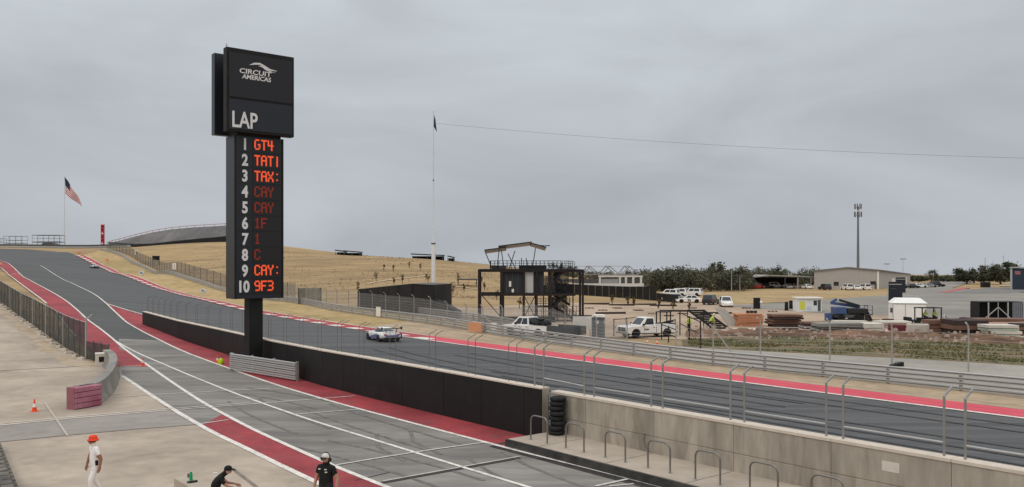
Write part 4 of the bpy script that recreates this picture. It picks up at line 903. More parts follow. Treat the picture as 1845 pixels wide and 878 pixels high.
# ------------------------------------------------------------------ vehicles: local +x is forward
def arch_profile(L, zb, pts_top, wheels, r_):
    """side outline with wheel arches; pts_top runs from rear to front along the top"""
    bottom = []; 
    for wx in sorted(wheels, reverse=True):
        for k in range(0, 9):
            a = k * math.pi / 8; bottom.append((wx + r_ * math.cos(a), zb + max(0, r_ * math.sin(a) * 1.0 + 0.0)))
    return pts_top + [(L / 2 - 0.02, zb)] + bottom + [(-L / 2 + 0.02, zb)]
def wheels(o, xs, yw, r_, wd):
    for x in xs:
        for q in (-1, 1):
            w_ = MB().wheel((x, q * yw, r_), r_, wd).build('wheel', M_TYRE, o, smooth=40)
            MB().disc((x, q * (yw + wd * 0.25), r_), r_ * 0.62, wd * 0.4, 16).build('rim', M_RIM, w_, smooth=40)
def greenhouse(o, low, high, paint, glass, name='cab', inset=0.08, pillar=True):
    """low / high: (x_rear, x_front, half_width, z); tapered cabin with separate panes"""
    (a0, a1, aw, az), (b0, b1, bw, bz) = low, high
    MB().add([(a0, -aw, az), (a1, -aw, az), (a1, aw, az), (a0, aw, az), (b0, -bw, bz), (b1, -bw, bz), (b1, bw, bz), (b0, bw, bz)], [(3, 2, 1, 0), (4, 5, 6, 7), (0, 1, 5, 4), (1, 2, 6, 5), (2, 3, 7, 6), (3, 0, 4, 7)]).build(name, paint, o, bevel=0.03)
    def lp(f, g, q):        # point on the cabin's side: f along, g up
        x0 = a0 + (b0 - a0) * g; x1 = a1 + (b1 - a1) * g; w_ = aw + (bw - aw) * g
        return (x0 + (x1 - x0) * f, q * (w_ + 0.006), az + (bz - az) * g)
    for q in (-1, 1):
        for (f0, f1) in pillar_windows:
            MB().add([lp(f0, 0.12, q), lp(f1, 0.12, q), lp(f1, 0.86, q), lp(f0, 0.86, q)], [(0, 1, 2, 3)]).build('side_window', glass, o)
    for (xa, xb, sg, nm) in ((a1, b1, 1, 'windscreen'), (a0, b0, -1, 'rear_window')):
        def ep(y, g): w_ = aw + (bw - aw) * g; return (xa + (xb - xa) * g + sg * 0.008, y * w_, az + (bz - az) * g + 0.004)
        MB().add([ep(-0.86, 0.1), ep(0.86, 0.1), ep(0.86, 0.88), ep(-0.86, 0.88)], [(0, 1, 2, 3)]).build(nm, glass, o)
pillar_windows = [(0.08, 0.5), (0.54, 0.93)]
def pickup(label, loc, rz, regular_cab=False, dual=False):
    o = thing('pickup_truck', label, 'truck', loc, rz)
    L, W, r_ = 5.7, 1.96, 0.40; zb = 0.42; fx, rx = 1.85, -1.65
    top = [(-0.35, 1.12), (-0.35, 1.12), (1.0, 1.14), (2.45, 1.08), (2.76, 0.98), (2.84, 0.78)] if not regular_cab else [(-0.2, 1.16), (1.0, 1.18), (2.5, 1.14), (2.80, 1.06), (2.84, 0.80)]
    prof = [(-0.40, zb), (-0.40, 1.12)] + top[1:] + [(2.84, 0.5), (2.6, zb)]
    arch = [(fx + (r_ + 0.1) * math.cos(k * math.pi / 8), zb + max(0.0, (r_ + 0.06) * math.sin(k * math.pi / 8))) for k in range(9)]
    MB().prism(prof + arch, -W / 2, W / 2).build('front_body', M_WPAINT, o, bevel=0.05)
    for q in (-1, 1):
        pr = [(-2.80, 0.55), (-2.80, 1.14), (-0.44, 1.14), (-0.44, zb)] + [(rx + (r_ + 0.1) * math.cos(k * math.pi / 8), zb + max(0.0, (r_ + 0.06) * math.sin(k * math.pi / 8))) for k in range(9)] + [(-2.70, zb)]
        MB().prism(pr, q * (W / 2 - 0.09), q * W / 2).build('bed_side', M_WPAINT, o)
    MB().bb(-2.78, -0.44, -W / 2 + 0.1, W / 2 - 0.1, 0.62, 0.70).build('bed_floor', M_DGREY, o)
    MB().bb(-2.84, -2.76, -W / 2 + 0.09, W / 2 - 0.09, 0.56, 1.13).build('tailgate', M_WPAINT, o, bevel=0.02)
    MB().bb(-2.98, -2.82, -W / 2 + 0.05, W / 2 - 0.05, 0.42, 0.58).build('rear_bumper', M_RIM, o, bevel=0.03)
    MB().bb(2.78, 2.98, -W / 2 + 0.02, W / 2 - 0.02, 0.40, 0.62).build('front_bumper', M_RIM if regular_cab else M_WPAINT, o, bevel=0.04)
    MB().bb(2.80, 2.90, -0.62, 0.62, 0.66, 1.00).build('grille', M_BLACK, o)
    if regular_cab: MB().bb(2.905, 2.925, -0.60, 0.60, 0.80, 0.85).build('grille_bar', M_RIM, o); MB().bb(2.905, 2.925, -0.04, 0.04, 0.66, 1.0).build('grille_bar', M_RIM, o)
    for q in (-1, 1):
        MB().bb(2.74, 2.88, q * 0.80 - 0.15, q * 0.80 + 0.15, 0.76, 0.98).build('headlight', M_HEAD, o, bevel=0.02)
        MB().bb(-2.87, -2.80, q * 0.90 - 0.085, q * 0.90 + 0.085, 0.74, 1.10).build('tail_light', M_TAIL, o, bevel=0.02)
        MB().bb(1.02, 1.16, q * 1.08 - 0.11, q * 1.08 + 0.11, 1.16, 1.36).build('mirror', M_BLACK, o, bevel=0.03)
    global pillar_windows
    if regular_cab:
        pillar_windows = [(0.12, 0.80)]; greenhouse(o, (-0.38, 1.35, 0.90, 1.15), (-0.25, 0.65, 0.76, 1.92), M_WPAINT, M_GLASS)
    else:
        pillar_windows = [(0.06, 0.44), (0.49, 0.86)]; greenhouse(o, (-0.42, 1.75, 0.92, 1.11), (-0.20, 0.95, 0.74, 1.90), M_WPAINT, M_GLASS)
    for q in (-1, 1):
        for x_ in ((0.98, -0.40) if regular_cab else (1.30, 0.42, -0.40)): MB().bb(x_ - 0.012, x_ + 0.012, q * (W / 2 + 0.001) - 0.003, q * (W / 2 + 0.001) + 0.003, 0.50, 1.08).build('door_seam', M_DGREY, o)
        for x_ in ((-0.2,) if regular_cab else (0.55, -0.28)): MB().bb(x_, x_ + 0.18, q * (W / 2 + 0.012) - 0.012, q * (W / 2 + 0.012) + 0.012, 0.96, 1.0).build('door_handle', M_BLACK, o)
        MB().bb(0.45, 0.95, q * (W / 2 + 0.002) - 0.003, q * (W / 2 + 0.002) + 0.003, 0.72, 0.86).build('door_emblem', M_DGREY, o)
        MB().bb(-0.9, 1.2, q * (W / 2 - 0.02) - 0.04, q * (W / 2 - 0.02) + 0.04, 0.34, 0.42).build('side_step', M_BLACK, o)
    wheels(o, (fx, rx), W / 2 - 0.12, r_, 0.26)
    MB().bb(-2.5, 2.4, -0.6, 0.6, 0.34, 0.44).build('chassis', M_BLACK, o)
    return o
g_ = px(957, 606); t1 = pickup('white crew cab pickup truck parked with its tail to the track', g_, math.atan2(U.y, U.x) + R(10))
b = MB(); rnd = random.Random(5)
for k in range(9):
    c_ = Vector((-0.9 - 0.18 * k + 0.1, rnd.uniform(-0.3, 0.3), 1.0 + rnd.uniform(0, 0.35))); q = rnd.uniform(0.22, 0.38)
    b.loft([[c_ + Vector((math.cos(a) * q * s_, math.sin(a) * q * s_, zz * q)) for a in [i * math.pi / 4 for i in range(8)]] for (s_, zz) in ((0.3, -0.8), (1, -0.3), (0.9, 0.4), (0.35, 0.9))])
o = b.build('black_cargo', M_BLACK, None, smooth=50); o.location = g_; o.rotation_euler.z = t1.rotation_euler.z
MB().tube([(-0.7, 0, 1.62), (-1.6, 0.1, 1.66)], 0.12, 8).build('rolled_tarp', M_BLACK, o); tag(o, 'black bundled cargo piled in the bed of the crew cab pickup', 'cargo')
g_ = px(1166, 607); t2 = pickup('white single cab work truck with a chrome grille facing the straight', g_, math.atan2(-0.42, -0.9), True)

# generic car
def car(label, loc, rz, paint, group=None, suv=False, L=4.6):
    global pillar_windows
    o = thing('parked_car', label, 'car', loc, rz, group)
    W, r_, zb = 1.84, 0.34, 0.28; h1 = 0.95 if suv else 0.84; fx, rx = L * 0.30, -L * 0.29
    prof = [(-L / 2, zb + 0.05), (-L / 2, h1 - 0.05), (-L / 2 + 0.15, h1 + 0.06), (L * 0.1, h1 + 0.04), (L * 0.36, h1 - 0.04), (L / 2 - 0.08, h1 - 0.2), (L / 2, zb + 0.18), (L / 2 - 0.06, zb)]
    for wx in (fx, rx): prof += [(wx + (r_ + 0.07) * math.cos(k * math.pi / 7), zb + max(0, (r_ + 0.1) * math.sin(k * math.pi / 7))) for k in range(8)]
    MB().prism(prof + [(-L / 2 + 0.06, zb)], -W / 2, W / 2).build('body', paint, o, bevel=0.06)
    pillar_windows = [(0.10, 0.5), (0.54, 0.90)]
    if suv: greenhouse(o, (-L / 2 + 0.05, L * 0.22, 0.86, h1 + 0.02), (-L / 2 + 0.30, L * 0.08, 0.70, 1.72), paint, M_GLASS)
    else: greenhouse(o, (-L * 0.40, L * 0.22, 0.84, h1 + 0.02), (-L * 0.24, L * 0.05, 0.64, 1.42), paint, M_GLASS)
    wheels(o, (fx, rx), W / 2 - 0.11, r_, 0.21)
    for q in (-1, 1):
        MB().bb(L / 2 - 0.14, L / 2 - 0.03, q * 0.68 - 0.17, q * 0.68 + 0.17, h1 - 0.30, h1 - 0.14).build('headlight', M_HEAD, o)
        MB().bb(-L / 2 - 0.02, -L / 2 + 0.05, q * 0.74 - 0.13, q * 0.74 + 0.13, h1 - 0.22, h1 - 0.05).build('tail_light', M_TAIL, o)
    return o

# racing coupes
def race_car(label, loc, rz, main, second):
    o = thing('race_car', label, 'race car', loc, rz)
    st = [(-2.30, 0.80, 0.42, 0.80, 0.70), (-2.20, 0.92, 0.32, 0.92, 0.78), (-1.6, 0.97, 0.20, 0.95, 0.86), (-1.25, 0.985, 0.20, 0.93, 0.88), (-0.5, 0.95, 0.14, 0.85, 0.86), (0.4, 0.94, 0.14, 0.80, 0.84), (1.15, 0.97, 0.18, 0.84, 0.82), (1.5, 0.97, 0.18, 0.82, 0.76), (2.0, 0.92, 0.14, 0.66, 0.56), (2.32, 0.72, 0.14, 0.48, 0.36)]
    rings = []
    for (x, w_, z0, zc, zs) in st:      # half width, floor, centre height, shoulder height
        rings.append([(x, -w_ * 0.9, z0), (x, -w_, z0 + 0.14), (x, -w_, zs - 0.12), (x, -w_ * 0.9, zs), (x, -w_ * 0.45, zc), (x, w_ * 0.45, zc), (x, w_ * 0.9, zs), (x, w_, zs - 0.12), (x, w_, z0 + 0.14), (x, w_ * 0.9, z0)])
    body = MB().loft(rings).build('body', main, o, smooth=45)
    sb = body.modifiers.new('sub', 'SUBSURF'); sb.levels = sb.render_levels = 2
    # cabin
    cs = [(-1.75, 0.50, 0.86, 0.90), (-1.2, 0.66, 0.86, 1.12), (-0.5, 0.70, 0.84, 1.25), (0.0, 0.69, 0.82, 1.26), (0.35, 0.66, 0.82, 1.18), (0.95, 0.60, 0.80, 0.86)]
    rings = [[(x, -w_, z0), (x, -w_ * 0.97, z0 + (z1 - z0) * 0.4), (x, -w_ * 0.78, z1 - 0.02), (x, -w_ * 0.4, z1), (x, w_ * 0.4, z1), (x, w_ * 0.78, z1 - 0.02), (x, w_ * 0.97, z0 + (z1 - z0) * 0.4), (x, w_, z0)] for (x, w_, z0, z1) in cs]
    g2 = MB().loft(rings).build('cabin_glass', M_GLASS, o, smooth=50); sb = g2.modifiers.new('sub', 'SUBSURF'); sb.levels = sb.render_levels = 1
    rf = [(-1.25, 0.48, 1.115), (-0.6, 0.54, 1.245), (0.0, 0.54, 1.272), (0.33, 0.50, 1.20)]
    MB().loft([[(x, -w_, z - 0.04), (x, -w_ * 0.6, z), (x, w_ * 0.6, z), (x, w_, z - 0.04), (x, w_, z - 0.07), (x, -w_, z - 0.07)] for (x, w_, z) in rf]).build('roof', main, o, smooth=50)
    wheels(o, (1.38, -1.32), 0.86, 0.34, 0.28)
    for q in (-1, 1):
        MB().bb(-2.12, -2.06, q * 0.5 - 0.02, q * 0.5 + 0.02, 0.86, 1.24).build('wing_strut', M_BLACK, o)
        MB().bb(-2.36, -1.96, q * 0.93 - 0.01, q * 0.93 + 0.01, 1.12, 1.36).build('wing_end_plate', M_BLACK, o)
        MB().bb(-2.335, -2.25, q * 0.62 - 0.16, q * 0.62 + 0.16, 0.66, 0.74).build('tail_light', M_TAIL, o)
        MB().bb(1.88, 2.12, q * 0.70 - 0.10, q * 0.70 + 0.10, 0.52, 0.66).build('headlight', M_HEAD, o)
        MB().prism([(-1.1, 0.30), (0.7, 0.26), (0.85, 0.40), (-0.4, 0.62), (-1.0, 0.74)], q * 0.962, q * 0.978).build('side_graphic', second, o)
        MB().bb(0.50, 0.64, q * 0.95 - 0.10, q * 0.95 + 0.10, 0.92, 1.02).build('mirror', second, o)
    MB().prism([(-2.34, 1.20), (-1.98, 1.23), (-1.98, 1.26), (-2.34, 1.24)], -0.93, 0.93).build('rear_wing', M_BLACK, o)
    MB().bb(-2.36, -2.22, -0.72, 0.72, 0.22, 0.42).build('diffuser', M_BLACK, o)
    MB().bb(-2.34, -2.28, -0.60, 0.60, 0.50, 0.64).build('rear_graphic', second, o)
    MB().bb(2.0, 2.42, -0.85, 0.85, 0.10, 0.14).build('splitter', M_BLACK, o)
    MB().prism([(-2.15, 0.30), (-1.75, 0.30), (-1.7, 0.80), (-2.0, 0.86), (-2.2, 0.72)], -0.988, -0.965).build('rear_wing_graphic', mat('violet_livery', rgb(112, 84, 150), 0.35, 0.05, 3.0, spec=0.5), o)
    return o
BLUE = mat('livery_blue', rgb(92, 104, 160), 0.3, 0.08, 2.0, spec=0.5)
g_ = px(690, 613.5); race_car('white and blue racing coupe with rear wing heading up the straight', g_, math.atan2(0.87, -0.49), M_WPAINT, BLUE)
g_ = px(170, 483.5); race_car('pale racing coupe far up the hill beside the red kerb', g_, math.atan2(0.87, -0.49) + R(8), M_WPAINT, M_DGREY)
# ------------------------------------------------------------------ steel lookout with container rooms, stair and roof canopy
T0 = 104.0
def lx(x, t=T0): return (x - CX) / F * t
lk = thing('steel_lookout', 'dark steel lookout with boxed rooms, outside stair and roof canopy', 'tower', (lx(956), T0, 0.0), 0.0)
O = Vector(lk.location); D = 4.2
def LX(x): return lx(x) - O.x
def LZ(y): return zat(y, T0)
for x in (863, 904, 944, 967, 992, 1050):
    for yy in (0, D):
        MB().bb(LX(x) - 0.13, LX(x) + 0.13, yy - 0.13, yy + 0.13, 0.0, LZ(487)).build('column', M_BROWNM, lk)
for (ya, xa, xb) in ((488, 863, 1050), (531, 863, 1035)):
    for yy in (0, D): MB().bb(LX(xa) - 0.14, LX(xb) + 0.14, yy - 0.16, yy + 0.16, LZ(ya) - 0.16, LZ(ya) + 0.16).build('beam', M_BROWNM, lk)
for (ya, xs) in ((488, (863, 904, 992, 1050)), (531, (863, 904, 944, 992))):
    for x in xs: MB().bb(LX(x) - 0.12, LX(x) + 0.12, 0.17, D - 0.17, LZ(ya) - 0.14, LZ(ya) + 0.14).build('cross_beam', M_BROWNM, lk)
rm = MB().bb(LX(901), LX(980), 0.25, D - 0.2, LZ(529), LZ(490)).build('room', mat('charcoal_cladding', rgb(52, 54, 58), 0.6, 0.1, 1.2), lk)
for x in (913, 923, 933): MB().bb(LX(x) - 0.03, LX(x) + 0.03, 0.19, 0.248, LZ(529), LZ(491)).build('cladding_rib', M_DGREY, rm)
MB().bb(LX(946), LX(961), 0.18, 0.246, LZ(528), LZ(490.5)).build('pale_door', mat('pale_grey_panel', rgb(188, 190, 192), 0.6, 0.04, 1.0), rm)
for (x0, x1, y0, y1) in ((917, 921, 507, 517), (922, 926, 521, 527)): MB().bb(LX(x0), LX(x1), 0.16, 0.246, LZ(y1), LZ(y0)).build('notice', M_WPANEL, rm)
MB().bb(LX(972), LX(1012), 0.3, D, LZ(533), LZ(529)).build('landing', M_BROWNM, lk)
MB().bb(LX(863), LX(1037), -0.2, D + 0.2, LZ(486.5), LZ(485)).build('roof_deck', M_BMETAL, lk)
def railing(pts, z0, h_, par, name='railing'):
    for (p, q) in zip(pts, pts[1:]):
        p, q = Vector(p), Vector(q); b = MB()
        for f_ in (0.12, 0.4, 0.7, 1.0): b.bar(p + Vector((0, 0, z0 + h_ * f_)), q + Vector((0, 0, z0 + h_ * f_)), 0.05, 0.05)
        n_ = max(1, int((q - p).length / 0.5))
        for k in range(n_ + 1): c_ = p.lerp(q, k / n_); b.bar(c_ + Vector((0, 0, z0)), c_ + Vector((0, 0, z0 + h_)), 0.05, 0.05)
        b.build(name, M_BMETAL, par)['kind'] = 'stuff'
railing([(LX(883), 0, 0), (LX(1012), 0, 0)], LZ(485), 1.0, lk); railing([(LX(883), D, 0), (LX(1036), D, 0)], LZ(485), 1.0, lk); railing([(LX(883), 0, 0), (LX(883), D, 0)], LZ(485), 1.0, lk); railing([(LX(1020), 0.6, 0), (LX(1036), 0.6, 0)], LZ(486), 0.95, lk)
MB().bb(LX(886), LX(912), 0.3, 1.6, LZ(485), LZ(479)).build('roof_unit', M_DGREY, lk); MB().bb(LX(935), LX(985), 0.5, 2.0, LZ(485), LZ(478)).build('roof_bench', M_BMETAL, lk)
# stair: two flights zigzag
def flight(x0, y0, x1, y1, yy):
    b = MB()
    for e in (0, 1.1): b.bar((LX(x0), yy + e, LZ(y0)), (LX(x1), yy + e, LZ(y1)), 0.08, 0.3)
    n_ = 12
    b.build('stringers', M_BMETAL, lk)['kind'] = 'stuff'
    b = MB()
    for k in range(n_): f_ = (k + 0.5) / n_; b.box(LX(x0 + (x1 - x0) * f_), yy + 0.55, LZ(y0 + (y1 - y0) * f_), 0.3, 1.0, 0.05)
    b.build('treads', M_BMETAL, lk)['kind'] = 'stuff'
    for e in (0, 1.1):
        b = MB()
        for h_ in (0.35, 0.65, 0.95): b.bar((LX(x0), yy + e, LZ(y0) + h_), (LX(x1), yy + e, LZ(y1) + h_), 0.05, 0.05)
        for k in range(5): f_ = k / 4; b.bar((LX(x0 + (x1 - x0) * f_), yy + e, LZ(y0 + (y1 - y0) * f_)), (LX(x0 + (x1 - x0) * f_), yy + e, LZ(y0 + (y1 - y0) * f_) + 0.95), 0.05, 0.05)
        b.build('stair_railing', M_BMETAL, lk)['kind'] = 'stuff'
flight(1014, 487, 1000, 510, 0.4); flight(998, 508, 1030, 531, 1.7); flight(1022, 531, 996, 553, 0.4); flight(994, 551, 1040, 580, 1.7)
MB().bb(LX(966), LX(1002), 0.3, 3.0, LZ(554.5), LZ(552.5)).build('landing', M_BMETAL, lk); MB().bb(LX(1012), LX(1034), 0.3, 3.0, LZ(532), LZ(530.5)).build('landing', M_BMETAL, lk)
railing([(LX(966), 0.3, 0), (LX(1000), 0.3, 0)], LZ(553), 0.95, lk); railing([(LX(975), 0.3, 0), (LX(1010), 0.3, 0)], LZ(531), 1.9, lk)
MB().bb(LX(974), LX(1035), 3.2, 3.3, LZ(531), LZ(515)).build('black_screen_cloth', M_BLACK, lk)
for (x0, y0, x1, y1) in ((863, 531, 904, 578), (944, 533, 967, 578), (967, 533, 944, 578)): MB().bar((LX(x0), D, LZ(y0)), (LX(x1), D, LZ(y1)), 0.08, 0.1).build('diagonal_brace', M_BROWNM, lk)
for x in (980, 1005, 1034): MB().bb(LX(x) - 0.07, LX(x) + 0.07, 1.5, 1.64, 0, LZ(487)).build('stair_post', M_BMETAL, lk)
MB().bb(LX(900), LX(908), 0.3, D - 0.4, 0, LZ(533)).build('stair_core', M_BLACK, lk); MB().bb(LX(868), LX(1000), -0.6, -0.5, 0.0, 0.7).build('foot_screen', M_BLACK, lk)
MB().bb(LX(981), LX(1000), 0.5, 0.56, LZ(528), LZ(497)).build('mesh_screen', M_CHAIN2, lk); MB().bb(LX(996), LX(1028), 3.0, 3.06, LZ(516), LZ(489)).build('mesh_screen', M_CHAIN2, lk); MB().bb(LX(990), LX(1025), 3.0, 3.06, LZ(576), LZ(536)).build('mesh_screen', M_CHAIN2, lk)
flight(1000, 510, 1016, 490, 3.0); flight(1030, 552, 998, 532, 3.0)
railing([(LX(944), -0.3, 0), (LX(1046), -0.3, 0)], 0.0, 1.9, lk, 'ground_railing'); railing([(LX(1000), 0.2, 0), (LX(1050), 0.2, 0)], LZ(531), 0.95, lk)
# canopy: V struts and two tilted roof plates
def cz(y): return LZ(y)
for (x0, y0, x1, y1, yy) in ((874, 454, 887, 485, 0.2), (900, 446, 895, 486, 0.2), (902, 446, 908, 485, 2.5), (928, 452, 917, 485, 0.2), (915, 457, 930, 487, 2.5), (965, 447, 959, 485, 0.2), (940, 465, 940, 486, 2.5), (948, 465, 950, 486, 0.2)):
    MB().bar((LX(x0), yy, cz(y0)), (LX(x1), yy, cz(y1)), 0.1, 0.1).build('strut', M_BMETAL, lk)
def plate(xa, ya, xb, yb, dy, th=0.12):
    b = MB(); b.loft([[(LX(x), y, cz(yv) + z - (y - 1.5) * 0.07) for (y, z) in ((-0.6, 0), (dy, 0), (dy, th), (-0.6, th))] for (x, yv) in ((xa, ya), (xb, yb))]); b.build('canopy_roof', M_BMETAL, lk); MB().loft([[(LX(x), y, cz(yv) - 0.02 - (y - 1.5) * 0.07 + z) for (y, z) in ((-0.45, -0.03), (dy - 0.15, -0.03), (dy - 0.15, 0.015), (-0.45, 0.015))] for (x, yv) in ((xa + 1, ya), (xb - 1, yb))]).build('canopy_lining', M_GALV, lk)
plate(873, 454, 912, 449, 3.4); plate(898, 447, 958, 439.5, 3.2); MB().bb(LX(984), LX(991), 0.3, 1.2, cz(443.5), cz(442)).build('lamp_arm', M_BMETAL, lk); MB().bar((LX(955), 0.7, cz(441)), (LX(985), 0.7, cz(442.7)), 0.08, 0.08).build('lamp_boom', M_BMETAL, lk)
plate(956, 441, 984, 449, 3.2)

# ------------------------------------------------------------------ black screened enclosure left of the flagpole
A_, B_, C_ = px(645, 556), px(742, 567), px(781, 568)
en = thing('screened_enclosure', 'black screened enclosure with a sloping side wing on the hill foot', 'enclosure', B_); O = B_
tA, tB, tC = zat(522, A_.y) - O.z, zat(512, B_.y) - O.z, zat(514, C_.y) - O.z
def seg_panels(p, q, h0, h1, n_, nm='screen_panel'):
    p, q = p - O, q - O; d = (q - p); d.z = 0; d.normalize(); nn = Vector((d.y, -d.x, 0)) * 0.04
    for k in range(n_):
        f0, f1 = k / n_ + 0.004, (k + 1) / n_ - 0.004; a, b_ = p.lerp(q, f0), p.lerp(q, f1); ha, hb = h0 + (h1 - h0) * f0, h0 + (h1 - h0) * f1
        MB().loft([[e + nn, e - nn, Vector((e.x - nn.x, e.y - nn.y, hh)), Vector((e.x + nn.x, e.y + nn.y, hh))] for (e, hh) in ((a, ha), (b_, hb))]).build(nm, mat('black_mesh_cloth', rgb(38, 37, 38), 0.85, 0.15, 0.8, col2=rgb(48, 46, 46)), en)
seg_panels(A_, B_, tA, tB, 5); seg_panels(B_, C_, tB, tC, 2)
back = Vector((2.0, 7.0, 0)); seg_panels(C_, C_ + back, tC, tC, 2); seg_panels(A_, A_ + back, tA, tA, 2)
W1 = px(828, 574) - O; c_ = C_ - O; z1 = zat(537, C_.y) - O.z
MB().loft([[c_ + Vector((0, q, 0)), W1 + Vector((0, q, 0)), W1 + Vector((0, q, 0.7)), Vector((c_.x, c_.y + q, z1))] for q in (0.3, 5.0)]).build('sloping_wing', mat('black_mesh_cloth', rgb(38, 37, 38)), en)
MB().bar(A_ - O + Vector((0, 0, (tA) * 0.45)), B_ - O + Vector((0, -0.1, tB * 0.42)), 0.06, 0.1).build('mid_rail', M_DGREY, en)
for f_ in (0, 0.25, 0.5, 0.75, 1.0):
    e = (A_ - O).lerp(B_ - O, f_); MB().bar(e + Vector((0, -0.12, 0)), Vector((e.x, e.y - 0.12, tA + (tB - tA) * f_)), 0.09, 0.09).build('post', M_BMETAL, en)
MB().loft([[Vector((e.x, e.y - 0.15, z)) for e, z in ((p_, z_), (p_ + back, z_), (p_ + back, z_ + 0.08), (p_, z_ + 0.08))] for (p_, z_) in ((A_ - O, tA), (B_ - O, tB), (C_ - O, tC))]).build('flat_roof', mat('dull_grey_roof', rgb(96, 96, 94), 0.8, 0.1, 1.0), en)

# low boxy mesh cage by the fence
p = px(558, 548); cg = MB().box(0, 0, 1.3, 3.6, 1.4, 2.6).build('equipment_cage', M_CHAIN2, None); cg.location = p; cg.rotation_euler.z = 0.3
for q in ((-1.8, -0.7), (1.8, -0.7), (1.8, 0.7), (-1.8, 0.7)): MB().bb(q[0] - 0.05, q[0] + 0.05, q[1] - 0.05, q[1] + 0.05, 0, 2.65).build('corner_post', M_DGREY, cg)
tag(cg, 'dark mesh equipment cage beside the hillside fence', 'cage')

# ------------------------------------------------------------------ flagpoles and cable
def flag_pole(name, label, base, top_z, r0, r1, m_=M_POLE, step_z=None):
    o = thing(name, label, 'flagpole', base); h_ = top_z - base.z
    if step_z: MB().tube([(0, 0, 0), (0, 0, step_z), (0, 0, step_z + 0.5), (0, 0, h_ * 0.7), (0, 0, h_)], [r0, r0 * 0.92, r1 * 2.4, r1 * 1.7, r1], 12).build('pole', m_, o, smooth=60)
    else: MB().tube([(0, 0, 0), (0, 0, h_ * 0.3), (0, 0, h_ * 0.65), (0, 0, h_)], [r0, r0 * 0.85, (r0 + r1) / 2, r1], 12).build('pole', m_, o, smooth=60)
    MB().lathe([(r0 * 1.6, 0), (r0 * 1.6, 0.15), (r0 * 1.05, 0.4)], 12).build('pole_base', m_, o, smooth=40)
    MB().lathe([(0.02, h_), (r1 * 2.2, h_ + r1 * 1.5), (r1 * 2.6, h_ + r1 * 3), (r1 * 1.5, h_ + r1 * 5), (0.02, h_ + r1 * 5.6)], 10).build('finial', m_, o, smooth=60)
    return o, h_
g_ = pt(781, 168); tall, hp_ = flag_pole('flagpole', 'tall white tapering flagpole rising beside the black screened enclosure', g_, zat(203, 168), 0.42, 0.06, mat('grey_white_pole', rgb(212, 215, 219), 0.5, 0.04, 1.0), zat(440, 168) - g_.z)
for (y_, wd) in ((439, 0.9), (325, 0.3)): MB().lathe([(wd * 0.5, zat(y_, 168) - g_.z - 0.12), (wd * 0.5, zat(y_, 168) - g_.z + 0.12)], 10).build('pole_collar', M_DGREY, tall)
def cloth(cols, pts_fn, nu, nv, mats, name, par):
    V = []; Fc = []; mi = []
    for j in range(nv + 1):
        for i in range(nu + 1): V.append(pts_fn(i / nu, j / nv))
    for j in range(nv):
        for i in range(nu): Fc.append((j * (nu + 1) + i, j * (nu + 1) + i + 1, (j + 1) * (nu + 1) + i + 1, (j + 1) * (nu + 1) + i)); mi.append(cols((i + 0.5) / nu, (j + 0.5) / nv))
    me_ = bpy.data.meshes.new(name); me_.from_pydata(V, [], Fc); me_.polygons.foreach_set('material_index', mi); me_.polygons.foreach_set('use_smooth', [True] * len(Fc))
    for m_ in mats: me_.materials.append(m_)
    o = obj(name, me_, par); s_ = o.modifiers.new('thick', 'SOLIDIFY'); s_.thickness = 0.02; return o
F_NAVY = mat('flag_navy', rgb(48, 56, 84), 0.9, 0.05, 1.0); F_RED = mat('flag_red', rgb(176, 62, 72), 0.9, 0.05, 1.0); F_WHT = mat('flag_white', rgb(222, 220, 222), 0.9, 0.05, 1.0)
lim = cloth(lambda u, v: 0, lambda u, v: (0.1 + 0.5 * u * (0.6 + 0.5 * v), 0.16 * math.sin(9 * u + 4 * v), hp_ - 0.4 - 2.4 * v - 1.0 * u), 10, 12, [F_NAVY], 'flag', tall)
# national flag on the hilltop
tf = 430.0; g_ = pt(116, tf); us, hu = flag_pole('flagpole', 'slim pale flagpole with a drooping red, white and blue striped flag on the hilltop', g_, zat(318, tf), 0.14, 0.06, mat('pale_sky_grey_pole', rgb(196, 200, 206), 0.5, 0.04, 1.0))
sc_ = tf / F
def usf(u, v):      # hoist v downward, fly u droops
    x = u * 31 * (0.75 + 0.25 * v) * sc_ + 0.1; z = -(1 + v * 29 + u * (34 - 10 * v)) * sc_
    return (x, 1.2 * math.sin(7 * u + 2.0 * v) * sc_ * 2.2, hu + z)
cloth(lambda u, v: 0 if (u < 0.42 and v < 0.54) else (1 if int(v * 13) % 2 == 0 else 2), usf, 20, 26, [F_NAVY, F_RED, F_WHT], 'flag', us)
cb_ = MB(); p0 = Vector((lx(781, 168), 168.0, zat(222, 168))); p1 = Vector(P3(1990, 289, 120))
cb_.tube([tuple(p0.lerp(p1, k / 16) - Vector((0, 0, 3.0 * 4 * (k / 16) * (1 - k / 16) * 0.35))) for k in range(17)], 0.022, 5)
o = cb_.build('overhead_cable', mat('cable_grey', rgb(120, 123, 128), 0.7, 0.05, 1.0)); tag(o, 'thin overhead cable stretched across the sky from the tall flagpole', 'cable')

